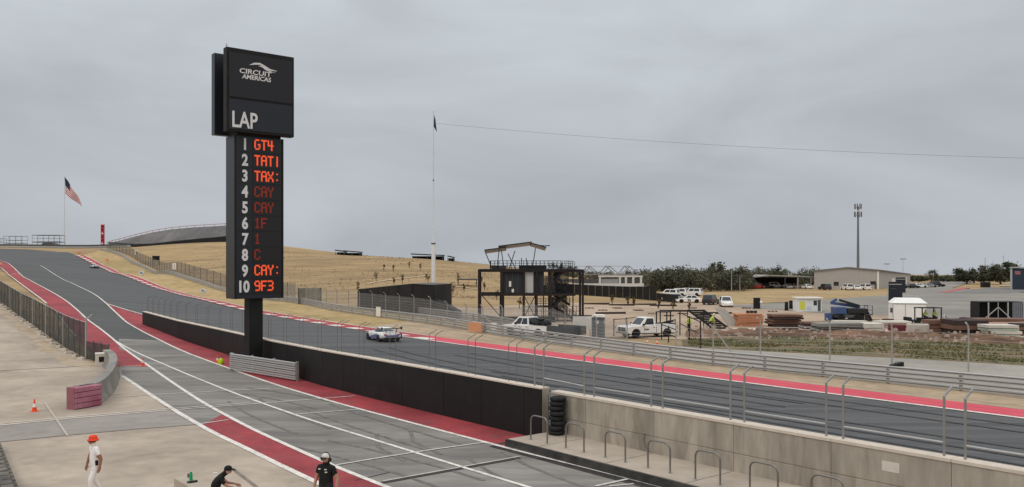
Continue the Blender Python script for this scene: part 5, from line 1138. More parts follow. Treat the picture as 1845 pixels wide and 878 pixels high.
# ------------------------------------------------------------------ hilltop: seating bank, barrier walls, pylon, scaffolds
M_SEAT = mat('grey_bleachers', rgb(150, 151, 156), 0.85, 0.15, 0.6, col2=rgb(128, 129, 134), scale2=0.08)
gs = thing('hill_grandstand', 'long grey seating bank with red handrail along the hilltop', 'grandstand', pt(320, 385)); O = Vector(gs.location)
cols_ = [(196, 441, 438.5, 430), (215, 443, 434, 415), (245, 445, 426, 400), (275, 444, 419, 390), (310, 440, 413.5, 380), (350, 436, 410, 372), (405, 431, 407, 362), (440, 431, 406, 356), (480, 436, 409, 352)]
for (a, b_) in zip(cols_, cols_[1:]):
    nst = 9
    for k in range(nst):
        f0 = k / nst; f1 = (k + 1) / nst; m_ = MB(); rings = []
        for (x, yb, yt, t_) in (a, b_):
            zb_, zt_ = zat(yb - 4, t_), zat(yt, t_ + 14)
            za, zc_ = zb_ + (zt_ - zb_) * f0, zb_ + (zt_ - zb_) * f1; t0_ = t_ + 14 * f0; t1_ = t_ + 14 * f1
            rings.append([Vector((lx(x, t0_), t0_, za)) - O, Vector((lx(x, t1_), t1_ - 0.02, za)) - O, Vector((lx(x, t1_), t1_ - 0.02, zc_)) - O, Vector((lx(x, t0_), t0_, zc_)) - O])
        m_.loft(rings).build('seating_row', M_SEAT, gs)
    rr = [[Vector((lx(x, t_ - 0.5 + e), t_ - 0.5 + e, z)) - O for (e, z) in ((0, hz(lx(x, t_), t_) - 0.6), (0.4, hz(lx(x, t_), t_) - 0.6), (0.4, zat(yb - 5, t_)), (0, zat(yb - 5, t_)))] for (x, yb, yt, t_) in (a, b_)]
    MB().loft(rr).build('base_wall', M_BLACK, gs)
    p_, q_ = [Vector((lx(x, t_ + 14), t_ + 14, zat(yt, t_ + 14))) - O for (x, yb, yt, t_) in (a, b_)]
    MB().bar(p_ + Vector((0, 0, 0.9)), q_ + Vector((0, 0, 0.9)), 0.16, 0.22).build('handrail', mat('handrail_red', rgb(178, 110, 120), 0.6, 0.05, 1.0), gs)
    for k in range(3): e = p_.lerp(q_, k / 3); MB().bar(e, e + Vector((0, 0, 1.1)), 0.14, 0.14).build('rail_post', MATS['handrail_red'], gs)
# dark fence band behind the guardrail up the hill
hf = thing('hillside_fence', 'brown mesh fence climbing the hillside behind the guardrail', 'fence', px(306, 492)); O = Vector(hf.location)
c3 = [Vector((p.x, p.y, hz(p.x, p.y))) for p in resample([q + Vector((2.2, 1.4)) for q in sub(GR, (180, 452), (500, 545))], 5.0)]
for p, q in zip(c3, c3[1:]):
    MB().loft([[e - O + Vector((0, 0, z)) for z in (0.05, 3.2)] for e in (p, q)], cap=False, closed=False).build('mesh_panel', M_CHAIN2, hf)
    MB().bar(p - O, p - O + Vector((0, 0, 3.3)), 0.1, 0.1).build('post', M_DGREY, hf)
ht_ = thing('hilltop_wall', 'low dark barrier wall with pale top along the hilltop turn', 'wall', pt(60, 395)); O = Vector(ht_.location)
wl = [(-140, 380), (-60, 388), (20, 394), (80, 396), (120, 398), (160, 402), (200, 408), (240, 404)]
for (x0, t0_), (x1, t1_) in zip(wl, wl[1:]):
    p, q = pt(x0, t0_), pt(x1, t1_)
    MB().loft([[e - O + Vector((0, dy, z)) for (dy, z) in ((0, -0.6), (0.5, -0.6), (0.5, 1.5), (0, 1.5))] for e in (p, q)]).build('wall_block', M_DGREY, ht_)
    MB().loft([[e - O + Vector((0, dy, z)) for (dy, z) in ((-0.25, 0.1), (-0.02, 0.1), (-0.02, 0.75), (-0.25, 0.75))] for e in (p, q)]).build('pale_barrier', M_RAIL, ht_)
py_ = thing('red_pylon', 'slim red pylon with dark and white patches on the hilltop', 'pylon', pt(185, 415)); 
hh = zat(405, 415) - py_.location.z
MB().bb(-0.75, 0.75, -0.4, 0.4, 0, hh).build('shaft', mat('pylon_red', rgb(190, 40, 62), 0.6, 0.08, 1.0), py_); MB().bb(-0.8, 0.8, -0.45, 0.45, hh, hh + 0.35).build('cap', M_WPANEL, py_); MB().bb(-1.3, 1.3, -0.7, 0.7, 0, 0.8).build('plinth', M_BLACK, py_)
for k, f_ in enumerate((0.18, 0.32, 0.48, 0.62, 0.78, 0.92)): MB().bb(-0.42 + 0.1 * (k % 2), 0.42 - 0.1 * ((k + 1) % 2), -0.43, -0.402, hh * f_ - 0.35, hh * f_ + 0.3).build('dark_patch' if k % 3 else 'white_patch', M_BLACK if k % 3 else M_WPANEL, py_)
def scaffold(label, x0, x1, yb, yt, t_, rows_):
    o = thing('scaffold_stand', label, 'scaffold', pt((x0 + x1) / 2, t_)); O = Vector(o.location); n_ = max(3, int((x1 - x0) / 9)); zb_ = -0.5; zt_ = zat(yt, t_) - O.z
    for k in range(n_ + 1):
        for dy in (0, 5):
            x = lx(x0 + (x1 - x0) * k / n_, t_) - O.x; MB().bar((x, dy, zb_), (x, dy, zt_), 0.14, 0.14).build('upright', mat('pale_scaffold', rgb(150, 154, 160), 0.6, 0.05, 1.0), o)
    for k in range(rows_ + 1):
        z = zb_ + 1.2 + (zt_ - zb_ - 1.2) * k / rows_
        for dy in (0, 5): MB().bar((lx(x0, t_) - O.x, dy, z), (lx(x1, t_) - O.x, dy, z), 0.16, 0.16 if k < rows_ else 0.3).build('ledger', MATS['pale_scaffold'] if k % 2 else M_DGREY, o)
    MB().bb(lx(x0, t_) - O.x, lx(x1, t_) - O.x, 0, 5, (zt_ + zb_) / 2, (zt_ + zb_) / 2 + 0.25).build('deck', M_DGREY, o)
    for k in range(n_): 
        xa, xb = [lx(x0 + (x1 - x0) * q / n_, t_) - O.x for q in (k, k + 1)]; MB().bar((xa, 0, zb_), (xb, 0, (zt_ + zb_) / 2), 0.1, 0.1).build('diagonal_brace', MATS['pale_scaffold'], o)
        MB().bb(xa + 0.15, xb - 0.15, 2.0, 2.1, zb_ + 0.3, zb_ + 2.2).build('pale_sheet', mat('pale_sheet', rgb(178, 182, 188), 0.8, 0.05, 1.0), o)
scaffold('smaller pale scaffold stand on the hilltop skyline', 6, 40, 440, 426, 440, 3); scaffold('larger pale scaffold stand beside the hilltop flagpole', 58, 108, 441, 424, 440, 4); scaffold('pale scaffold stand on the hilltop farthest from the striped flag', -40, 2, 440, 430, 440, 3)
mo = thing('low_bunker', 'low dark flat roofed hut behind the hilltop wall', 'hut', pt(87, 425)); MB().prism([(-3.6, -0.5), (-3.6, 1.7), (-2.6, 2.7), (2.2, 2.6), (3.4, 1.8), (3.4, -0.5)], 0, 4).build('hut_body', M_DGREY, mo); MB().bb(-2.4, 2.0, -0.1, 4.1, 2.72, 2.9).build('hut_roof', M_BLACK, mo)
# distance boards and marker boards along the hill
def board(label, x, yb, w_, h_, lift, mark, post=True):
    g_ = px(x, yb); o = thing('distance_board', label, 'sign', g_, -0.5)
    MB().bb(-w_ / 2, w_ / 2, -0.04, 0.04, lift, lift + h_).build('panel', M_WPANEL, o)
    MB().bb(-0.05, 0.05, 0.045, 0.12, 0, lift + 0.2).build('post', M_GALV, o)
    put_text(mark, -w_ * 0.26, -0.05, lift + h_ * 0.16, h_ * 0.95, M_DGREY, o, off=0.01, sx=0.9); return o
board('white board with a dark numeral above the guardrail up the hill', 246, 468, 1.5, 1.7, 1.7, '2'); board('white board with a dark upright mark above the guardrail lower on the hill', 314, 495, 1.3, 1.7, 1.4, '1')
for (x, y, lb) in ((143, 457, 'orange and white marker block beyond the top of the kerb'), (193, 471, 'orange and white marker block in the grass between kerb and guardrail')):
    g_ = px(x, y); o = MB().box(0, 0, 0.45, 1.1, 0.5, 0.9, 0.3, 0.75).build('marker_block', mat('salmon_foam', rgb(222, 140, 116), 0.8, 0.08, 2.0), None, bevel=0.05); o.location = g_
    MB().box(0, 0, 0.98, 0.7, 0.34, 0.16, 0.3).build('white_top', M_WPANEL, o); tag(o, lb, 'marker')
for (x, y, lb) in ((255, 493, 'small pale blue oval sign standing in the grass up the hill'), (366, 525, 'pale blue oval sign standing in the grass lower down the hill')):
    g_ = px(x, y + 4); o = thing('oval_sign', lb, 'sign', g_, -0.35); k_ = g_.y / F * 5.5
    MB().prism([(k_ * math.cos(a), k_ * 0.9 + k_ * 0.72 * math.sin(a)) for a in [k * math.pi / 12 for k in range(24)]], -0.08, 0.08).build('oval_panel', mat('pale_sign_blue', rgb(206, 212, 218), 0.7, 0.05, 1.0), o)
    MB().prism([(k_ * 0.62 * math.cos(a), k_ * 0.9 + k_ * 0.34 * math.sin(a)) for a in [k * math.pi / 8 for k in range(16)]], -0.1, -0.082).build('inner_mark', mat('emblem_blue', rgb(112, 140, 176), 0.7, 0.05, 1.0), o)
    for q in (-0.5, 0.5): MB().bb(q * k_ - 0.04, q * k_ + 0.04, 0.09, 0.16, -0.1, k_ * 0.9).build('leg', M_GALV, o)
g_ = px(281, 478); o = thing('camera_hut', 'small black box on legs beside the hillside fence', 'box', g_, 0.3); MB().bb(-1.1, 1.1, -0.6, 0.6, 1.6, 3.1).build('hut_box', M_BLACK, o)
for q in ((-0.9, -0.5), (0.9, -0.5), (0.9, 0.5), (-0.9, 0.5)): MB().bb(q[0] - 0.06, q[0] + 0.06, q[1] - 0.06, q[1] + 0.06, 0, 1.6).build('leg', M_BLACK, o)
# dark low structures on the hill's skyline
for (x0, x1, yt, t_, lb) in ((603, 622, 457, 305, 'dark slanted awning on the hill skyline by the timing tower'), (618, 650, 461, 303, 'long low dark shelter on the hill skyline'), (740, 800, 461, 288, 'long dark flat shelter on the hill skyline behind the tall flagpole'), (806, 818, 462, 280, 'small dark kiosk on the hill skyline')):
    g_ = pt((x0 + x1) / 2, t_); o = thing('hill_shelter', lb, 'shelter', g_); wx = (x1 - x0) / F * t_ / 2; zt_ = max(1.6, zat(yt, t_) - g_.z)
    MB().prism([(-wx, zt_ + 0.25), (wx, zt_ - 0.25), (wx, zt_ - 0.6), (-wx, zt_ - 0.1)], 0, 4).build('roof', M_BLACK, o); MB().bb(-wx * 0.96, wx * 0.96, 3.4, 3.6, -0.5, zt_ - 0.65).build('back_wall', M_BLACK, o)
    for q in (-0.9, 0, 0.9): MB().bb(q * wx - 0.08, q * wx + 0.08, 0.1, 0.26, -0.4, zt_ - 0.55).build('post', M_DGREY, o)

g_ = px(843, 516); o = thing('hill_awning', 'small dark awning on poles on the slope beside the steel lookout', 'awning', g_); MB().loft([[(x, y, z) for (y, z) in ((0, 1.35), (2.5, 1.5), (2.5, 1.62), (0, 1.47))] for (x, z_) in ((-2.4, 0), (2.0, 0))]).build('cover', M_BLACK, o)
for (x, y) in ((-2.2, 0.1), (1.8, 0.1), (1.8, 2.4), (-2.2, 2.4)): MB().bb(x - 0.05, x + 0.05, y - 0.05, y + 0.05, -0.4, 1.4).build('pole', M_DGREY, o)
struct(line('hill_path', pxl([(660, 512), (700, 505), (735, 501), (775, 497)]), 1.6, 3.0, mat('pale_path', rgb(188, 168, 140), 0.95, 0.15, 0.8, world=True), it=2), 'pale dirt path across the hillside')
struct(line('hill_path', pxl([(790, 512), (830, 518), (865, 522)]), 0.9, 3.2, MATS['pale_path'], it=2), 'pale dirt path on the slope')
# ------------------------------------------------------------------ works yard: earth bank, grass, stacks
rnd = random.Random(11)
fr = resample(smooth_poly(pxl([(1236, 608), (1300, 607), (1400, 606), (1640, 611), (1840, 622), (2100, 633)]), 1), 0.7); bk_ = resample(smooth_poly(pxl([(1236, 598), (1300, 597.5), (1400, 597), (1640, 601), (1840, 609), (2100, 620)]), 1), 0.7)
nn_ = min(len(fr), len(bk_)); V = []; Fc = []; NJ = 8
for i in range(nn_):
    a, b_ = fr[i * (len(fr) - 1) // (nn_ - 1)], bk_[i * (len(bk_) - 1) // (nn_ - 1)]
    for j in range(NJ + 1):
        f_ = j / NJ; p = a.lerp(b_, f_); z = math.sin(math.pi * f_) * (0.28 + 0.5 * noise.noise(Vector((p.x * 0.5, p.y * 0.9, 0))) + 0.25 * noise.noise(Vector((p.x * 1.7, p.y * 1.9, 3)))) if 0 < j < NJ else -0.03
        V.append((p.x, p.y, max(z, -0.03) + 0.02))
for i in range(nn_ - 1):
    for j in range(NJ): Fc.append((i * (NJ + 1) + j, i * (NJ + 1) + j + 1, (i + 1) * (NJ + 1) + j + 1, (i + 1) * (NJ + 1) + j))
me = bpy.data.meshes.new('earth_bank'); me.from_pydata(V, [], Fc); me.materials.append(M_EARTH); struct(obj('earth_bank', me), 'rough red brown earth bank')
# grass tufts on the green verge
b = MB(); g0 = pxl([(1240, 624), (1400, 633), (1640, 645), (1840, 656), (2000, 664)]); g1 = pxl([(1240, 610), (1400, 608), (1640, 613), (1840, 624), (2000, 632)])
for k in range(5200):
    u = rnd.random() * 3.999; i = int(u); f_ = u - i; p = g0[i].lerp(g0[i + 1], f_).lerp(g1[i].lerp(g1[i + 1], f_), rnd.random())
    if noise.noise(Vector((p.x * 0.16, p.y * 0.3, 5))) < -0.12: continue
    for q in range(2):
        a = rnd.random() * 6.28; h_ = rnd.uniform(0.06, 0.2); c_, s_ = math.cos(a) * 0.09, math.sin(a) * 0.09; dx, dy = rnd.uniform(-0.1, 0.1), rnd.uniform(-0.1, 0.1)
        b.add([(p.x - c_, p.y - s_, 0), (p.x + c_, p.y + s_, 0), (p.x + dx, p.y + dy, h_)], [(0, 1, 2)])
o = b.build('verge_grass', mat('grass_blades', rgb(104, 110, 74), 0.9, 0.22, 0.4, col2=rgb(126, 118, 86), scale2=0.3, world=True, spec=0.1)); o['kind'] = 'stuff'; o['label'] = 'short patchy green grass on the verge'
# loose rubble along the bank and pad
b = MB()
for k in range(260):
    x, y = rnd.uniform(1240, 1900), rnd.uniform(594, 612); y += max(0, (x - 1400) * 0.022); p = px(x, y); r_ = rnd.uniform(0.06, 0.22)
    b.box(p.x, p.y, 0.05 + r_ * 0.4 + (0.25 if rnd.random() < 0.4 else 0), r_ * 2, r_ * 1.5, r_ * 1.3, rnd.random() * 3, 0.6)
o = b.build('rubble', mat('rubble_stone', rgb(150, 128, 116), 0.95, 0.25, 0.8, col2=rgb(176, 166, 158), scale2=0.5, world=True)); o['kind'] = 'stuff'; o['label'] = 'loose rubble on the earth bank'
def stack(label, x0, x1, yb, yt, cols, n_, depth=2.4, name='panel_stack', jit=0.12, cat='stack', gap=0.10, rz=0.0, group=None):
    g_ = px((x0 + x1) / 2, yb); o = thing(name, label, cat, g_, rz, group); w_ = (x1 - x0) / F * g_.y; h_ = (yb - yt) / F * g_.y
    lay = h_ / n_; shared = {}
    for k in range(n_):
        ci = k % len(cols)
        if ci not in shared:
            m_ = MB(); m_.box(0, 0, 0, w_, depth, lay * (1 - gap)); q = m_.build('panel', cols[ci], o, bevel=0.02); shared[ci] = q.data
        else: q = obj('panel', shared[ci], o); 
        q.location = (rnd.uniform(-jit, jit), depth / 2 + rnd.uniform(-jit, jit), lay * (k + 0.5)); q.rotation_euler = (0, rnd.uniform(-0.012, 0.012), rnd.uniform(-0.03, 0.03))
    return o
PLY = mat('plywood_tan', rgb(196, 146, 116), 0.85, 0.12, 1.0, col2=rgb(178, 126, 98)); BRN = mat('timber_brown', rgb(128, 98, 86), 0.85, 0.15, 1.0, col2=rgb(106, 80, 70)); DKB = mat('dark_timber', rgb(64, 54, 52), 0.85, 0.15, 1.0)
GRY = mat('grey_slab', rgb(150, 150, 146), 0.85, 0.1, 1.0, col2=rgb(134, 134, 130)); WSH = mat('pale_wrap', rgb(206, 204, 196), 0.6, 0.08, 1.0); PNK = mat('pinkish_board', rgb(196, 172, 164), 0.85, 0.1, 1.0); MRN = mat('maroon_tarp', rgb(98, 44, 52), 0.7, 0.12, 1.0); GRN = mat('green_wrap', rgb(150, 170, 156), 0.55, 0.12, 0.8, col2=rgb(178, 188, 178))
stack('neat stack of orange tan plywood sheets with three dark blocks on top', 1330, 1376, 589, 566, [PLY], 8, 2.4)
g_ = px(1353, 589); zt_ = (589 - 566) / F * g_.y
for k in range(3):
    o = MB().box(0, 0, 0.13, 0.34, 0.3, 0.24).build('dark_block', M_BLACK, None, bevel=0.03); o.location = (g_.x - 0.1 + 0.42 * k, g_.y + 0.9, zt_ + 0.02); MB().box(0, 0, 0.27, 0.2, 0.18, 0.04).build('cap', M_DGREY, o); tag(o, 'dark block lying on the plywood stack', 'block', 'blocks on the plywood stack')
stack('sagging stack of brown and dark timber panels', 1393, 1447, 590, 567, [DKB, BRN, BRN, DKB, BRN], 5, 2.4, jit=0.25, gap=0.2)
stack('low pile of grey and brown boards beside the blue lift', 1452, 1500, 594, 581, [BRN, GRY, DKB], 4, 2.0, jit=0.3, gap=0.2)
stack('long stack of grey slabs below the blue lift', 1474, 1556, 600, 583, [GRY, GRY, DKB], 5, 2.2)
stack('pale wrapped block of slabs between grey slabs and pinkish boards', 1557, 1593, 600, 583, [WSH], 2, 2.2)
stack('pile of pinkish boards behind the maroon bundle', 1588, 1645, 594, 579, [PNK, WSH], 4, 2.0, jit=0.3, gap=0.2)
stack('small maroon bundle on the gravel pad', 1610, 1633, 598, 586, [MRN], 2, 1.4)
g_ = px(1662, 602); o = MB().lathe([(1.0, 0), (1.05, 0.06), (1.05, 0.88), (0.98, 0.95), (0.78, 0.95), (0.78, 0.5)], 24).build('concrete_ring', mat('pale_concrete', rgb(190, 186, 178), 0.9, 0.08, 1.5), None, smooth=40); o.location = g_ + Vector((0, 1, 0)); MB().lathe([(0.77, 0.5), (0.01, 0.5)], 20).build('inner_fill', M_DGREY, o); tag(o, 'pale round concrete ring standing on the gravel pad', 'concrete ring')
stack('tall brown timber crate stack below the cart of workers', 1676, 1714, 600, 577, [BRN], 3, 2.0, name='timber_crate')
stack('large stack of dark fronted brown timber bundles', 1722, 1782, 604, 577, [DKB, BRN, DKB], 3, 3.2, jit=0.2)
stack('long brown board pile below the dark open container', 1757, 1870, 590, 575, [BRN, PNK, BRN], 3, 2.5, jit=0.3)
stack('green and white wrapped pallets near the earth bank', 1783, 1838, 608, 586, [GRN, WSH], 4, 2.0, jit=0.15)
stack('brown pallet stack at the far side of the green pallets', 1836, 1880, 606, 584, [BRN, DKB], 4, 2.0)
stack('white beams laid behind the pale wrapped block', 1505, 1565, 583, 578, [WSH], 1, 1.2)
g_ = px(1708, 590); o = MB().tube([(0, 0, 0.2), (0.1, 0, 0.9), (-0.3, 0.1, 1.4), (-0.5, 0, 1.15), (-0.25, 0, 0.7), (-0.1, 0, 0.25)], 0.13, 8).build('hose_coil', M_GALV, None, smooth=60); o.location = g_; MB().lathe([(0.3, 0), (0.3, 0.2)], 10).build('coil_base', M_BLACK, o); tag(o, 'looped grey hose beside the dark timber bundles', 'hose')

# black slatted step frame leaning by the bending worker
g_ = px(1315, 594); o = thing('step_frame', 'black slatted step frame leaning down beside the bending worker', 'steps', g_)
t_ = g_.y; tx = lx(1270, t_) - g_.x; zt_ = zat(559, t_)
for dx in (0, -1.7): MB().bar((dx, 0, 0.05), (dx + tx, 0.8, zt_), 0.1, 0.2).build('side_rail', M_BMETAL, o)
for k in range(9):
    f_ = (k + 0.5) / 9; MB().box(-0.85 + tx * f_, 0.8 * f_, 0.05 + zt_ * f_, 1.7, 0.12, 0.2).build('slat', M_BMETAL, o)
MB().bar((tx, 0.8, zt_), (tx + 0.2, 1.4, 0), 0.1, 0.1).build('prop', M_BMETAL, o); MB().bar((tx - 1.7, 0.8, zt_), (tx - 1.5, 1.4, 0), 0.1, 0.1).build('prop', M_BMETAL, o)
g_ = px(1326, 588); o = thing('canvas_panel', 'grey canvas panel leaning behind the black step frame', 'panel', g_); MB().add([(-2.2, 0.6, 2.0), (-1.2, 0.5, 2.0), (0.6, 0, 0), (-0.8, 0, 0), (-2.2, 0.68, 2.0), (-1.2, 0.58, 2.0), (0.6, 0.08, 0), (-0.8, 0.08, 0)], [(0, 1, 2, 3), (7, 6, 5, 4), (0, 4, 5, 1), (1, 5, 6, 2), (2, 6, 7, 3), (3, 7, 4, 0)]).build('canvas', mat('grey_canvas', rgb(170, 168, 164), 0.9, 0.1, 1.0), o)
MB().bar((-2.2, 0.7, 2.02), (-0.8, 0.12, 0.02), 0.08, 0.08).build('frame', M_GALV, o); MB().bar((-1.2, 0.65, 2.02), (0.6, 0.12, 0.02), 0.08, 0.08).build('frame', M_GALV, o)
# pipe railings
def pipe_rail(label, xa, ya, xb, yb, h_, m_):
    p, q = px(xa, ya), px(xb, yb); o = thing('pipe_railing', label, 'railing', p); d = q - p
    for f_ in (0, 0.5, 1): MB().tube([d * f_, d * f_ + Vector((0, 0, h_))], 0.06, 7).build('post', m_, o)
    for z in (h_ - 0.1, h_ * 0.5): MB().tube([Vector((0, 0, z)), d + Vector((0, 0, z))], 0.045, 6).build('rail', m_, o)
pipe_rail('black pipe railing beside the standing worker', 1225, 604, 1262, 628, 2.3, M_BROWNM); pipe_rail('brown pipe frame in front of the works yard between toilet and work truck', 1106, 606, 1150, 600, 1.7, mat('rusty_pipe', rgb(118, 84, 68), 0.7, 0.12, 3.0)); pipe_rail('black pipe gate on the service road edge', 1192, 612, 1218, 624, 1.5, M_BROWNM)
# toilet cabin, white board, dark trailer panel
g_ = px(1078, 611); o = thing('toilet_cabin', 'grey portable toilet cabin with white roof beside a white board', 'toilet cabin', g_, -0.25); MB().box(0, 0, 1.05, 1.1, 1.1, 2.0).build('cabin', mat('grey_plastic', rgb(96, 102, 110), 0.6, 0.06, 2.0), o, bevel=0.04)
MB().prism([(-0.6, 2.06), (0.6, 2.06), (0.45, 2.28), (-0.45, 2.28)], -0.6, 0.6).build('roof', M_WPANEL, o); MB().bb(-0.42, 0.42, -0.58, -0.552, 0.1, 1.95).build('door', M_DGREY, o); MB().bb(-0.15, 0.12, -0.60, -0.582, 1.45, 1.75).build('door_sign', M_WPANEL, o); MB().bb(0.552, 0.57, -0.2, 0.2, 1.4, 1.7).build('side_sign', M_WPANEL, o)
g_ = px(1050, 607); o = thing('white_board', 'plain white upright board beside the grey toilet cabin', 'board', g_); MB().bb(-0.95, 0.95, -0.03, 0.03, 0.75, 1.95).build('panel', M_WPANEL, o)
for q in (-0.7, 0.7): MB().bb(q - 0.04, q + 0.04, 0.035, 0.12, 0, 1.8).build('leg', M_GALV, o)
g_ = px(1020, 611); o = thing('mesh_trailer', 'low dark grey mesh sided trailer behind the crew cab pickup', 'trailer', g_, math.atan2(U.y, U.x) + R(10))
for q in (-0.9, 0.9): MB().bb(-1.6, 1.6, q - 0.03, q + 0.03, 0.5, 1.25).build('side_panel', M_DGREY, o)
MB().bb(-1.6, 1.6, -0.87, 0.87, 0.45, 0.52).build('floor', M_DGREY, o); MB().bb(-1.66, -1.605, -0.9, 0.9, 0.5, 1.25).build('tail_panel', M_DGREY, o); wheels(o, (-0.2,), 1.0, 0.32, 0.2); MB().bar((1.6, 0, 0.45), (2.6, 0, 0.45), 0.1, 0.1).build('drawbar', M_BLACK, o)
# skid steer behind the work truck
g_ = px(1198, 600); o = thing('skid_loader', 'small black loader parked behind the white work truck', 'loader', g_, R(150)); MB().bb(-1.0, 0.9, -0.6, 0.6, 0.35, 1.0).build('body', M_BLACK, o, bevel=0.05)
for (x, y) in ((-0.4, -0.55), (0.7, -0.55), (0.7, 0.55), (-0.4, 0.55)): MB().bb(x - 0.05, x + 0.05, y - 0.05, y + 0.05, 1.0, 2.1).build('cab_post', M_BLACK, o)
MB().bb(-0.5, 0.8, -0.62, 0.62, 2.1, 2.18).build('cab_roof', M_BLACK, o); wheels(o, (-0.6, 0.6), 0.72, 0.38, 0.28)
for q in (-0.68, 0.68): MB().bar((-0.9, q, 1.3), (1.1, q, 0.7), 0.12, 0.2).build('lift_arm', M_BMETAL, o)
MB().prism([(1.1, 0.1), (1.7, 0.1), (1.6, 0.2), (1.25, 0.7), (1.1, 0.7)], -0.85, 0.85).build('bucket', M_DGREY, o)
# blue boom lift
g_ = px(1525, 579); o = thing('boom_lift', 'blue and black boom lift parked in the works yard', 'boom lift', g_, R(180)); MBL = mat('machine_blue', rgb(62, 84, 130), 0.45, 0.1, 1.0, spec=0.4)
MB().bb(-1.3, 1.3, -0.9, 0.9, 0.45, 0.85).build('chassis', M_DGREY, o, bevel=0.04); wheels(o, (-1.0, 1.0), 0.95, 0.45, 0.34); MB().bb(-2.2, 0.2, -0.95, 0.95, 0.95, 1.6).build('counterweight', M_BMETAL, o, bevel=0.08); MB().bb(0.3, 1.6, -0.95, 0.95, 0.9, 1.75).build('engine_cover', MBL, o, bevel=0.08)
MB().bar((-1.6, 0, 1.75), (1.9, 0, 2.25), 0.3, 0.36).build('lower_boom', MBL, o); MB().bar((1.9, 0.0, 2.25), (1.2, 0, 2.7), 0.26, 0.3).build('knuckle', MBL, o); MB().bar((1.0, 0.35, 2.6), (-1.4, 0.35, 1.9), 0.22, 0.28).build('upper_boom', M_BMETAL, o); MB().bb(1.8, 2.6, -0.3, 0.3, 0.1, 1.0).build('blue_tool_box', MBL, o, bevel=0.05)
for z in (0.9, 1.4, 1.9):
    for q in (-0.7, 0.7): MB().bar((-2.9, q, z), (-1.9, q, z), 0.05, 0.05).build('basket_rail', M_BMETAL, o)
for (x, y) in ((-2.9, -0.7), (-2.9, 0.7), (-1.9, -0.7), (-1.9, 0.7)): MB().bar((x, y, 0.85), (x, y, 1.95), 0.05, 0.05).build('basket_post', M_BMETAL, o)
MB().bb(-2.95, -1.85, -0.75, 0.75, 0.78, 0.85).build('basket_floor', M_DGREY, o)
g_ = px(1552, 579); o = thing('dark_skip', 'dark open skip with sloping end beside the blue boom lift', 'skip', g_); MB().prism([(-1.6, 0.1), (1.4, 0.1), (0.8, 1.35), (-1.6, 1.35), (-1.6, 1.25), (0.7, 1.25), (1.2, 0.2), (-1.6, 0.2)], 0, 1.8).build('skip_body', M_BMETAL, o); MB().bb(0.3, 0.42, -0.06, 0.0, 0.1, 1.4).build('rib', M_GALV, o); MB().prism([(-1.5, 0.2), (1.1, 0.2), (0.6, 1.1), (-1.5, 1.1)], 0.02, 0.08).build('side_panel', M_DGREY, o)
# utility cart with two workers
g_ = px(1668, 586); cart = thing('utility_cart', 'black open utility cart with roof frame and flat bed', 'cart', g_, R(8)); MB().bb(-2.2, 1.6, -0.75, 0.75, 0.45, 0.62).build('bed', M_BLACK, cart); wheels(cart, (-1.5, 1.1), 0.72, 0.36, 0.24)
for (x, y) in ((-0.9, -0.7), (1.45, -0.7), (1.45, 0.7), (-0.9, 0.7)): MB().bb(x - 0.05, x + 0.05, y - 0.05, y + 0.05, 0.62, 1.95).build('frame_post', M_BLACK, cart)
MB().bb(-1.0, 1.55, -0.78, 0.78, 1.95, 2.05).build('roof', M_BLACK, cart); MB().bb(-0.8, 1.3, -0.2, 0.6, 0.62, 0.85).build('bench_seat', M_BLACK, cart); MB().bb(-2.3, -2.2, -0.75, 0.75, 0.45, 0.95).build('tail_board', M_BLACK, cart)
def seated(): 
    q = {k: v for k, v in J.items()}; q['jaw'] = ((0.22, 0, 1.16), 0.08); q['crown'] = ((0.22, 0, 1.25), 0.088); q['neck'] = ((0.17, 0, 1.10), 0.058); return q
for dx, lb in ((-0.15, 'seated worker in a yellow vest at the tail side of the utility cart'), (1.0, 'seated worker in a bright yellow vest at the front of the utility cart')):
    v = Vector((dx, 0.05, 0)); v.rotate(Matrix.Rotation(R(8), 3, 'Z')); o = person('person', lb, g_ + v + Vector((0, 0, 0.42)), R(-80), seated(), None, BM_V, fingers=False, group='yard workers'); helmet(o, 0.22, 1.26, M_WPANEL)

# ------------------------------------------------------------------ huts, sheds and containers
g_ = px(1459, 562); o = thing('ticket_booth', 'white booth with flat roof, dark window and yellow green notice', 'booth', g_); w_, h_ = 1.75, 1.95
MB().bb(-w_, w_, 0, 2.2, 0.0, h_).build('walls', mat('booth_white', rgb(220, 226, 232), 0.6, 0.05, 1.0), o); MB().bb(-w_ - 0.15, w_ + 0.15, -0.25, 2.3, h_, h_ + 0.16).build('roof', M_WPANEL, o)
MB().bb(0.55, 1.05, -0.03, -0.002, 0.95, 1.65).build('window', M_GLASS, o); MB().bb(1.18, 1.6, -0.03, -0.002, 0.1, 1.7).build('door', M_DGREY, o); MB().bb(-1.5, -0.7, -0.03, -0.002, 0.35, 1.5).build('notice', mat('lime_notice', rgb(206, 214, 90), 0.7, 0.06, 2.0), o); MB().bb(-0.4, 0.2, -0.03, -0.002, 0.3, 0.8).build('notice', mat('pale_blue_notice', rgb(196, 208, 220), 0.7, 0.06, 2.0), o)
g_ = px(1640, 577); o = thing('storage_tent', 'white storage tent with hipped roof in the works yard', 'tent', g_, R(-14)); TW = mat('tent_white', rgb(236, 238, 240), 0.7, 0.04, 0.8)
MB().bb(-2.0, 1.9, 0, 3.0, 0, 2.1).build('walls', TW, o); MB().loft([[(-2.1, -0.1, 2.1), (2.0, -0.1, 2.1), (2.0, 3.1, 2.1), (-2.1, 3.1, 2.1)], [(-1.5, 0.7, 2.72), (1.3, 0.7, 2.72), (1.3, 2.3, 2.72), (-1.5, 2.3, 2.72)]]).build('roof', TW, o)
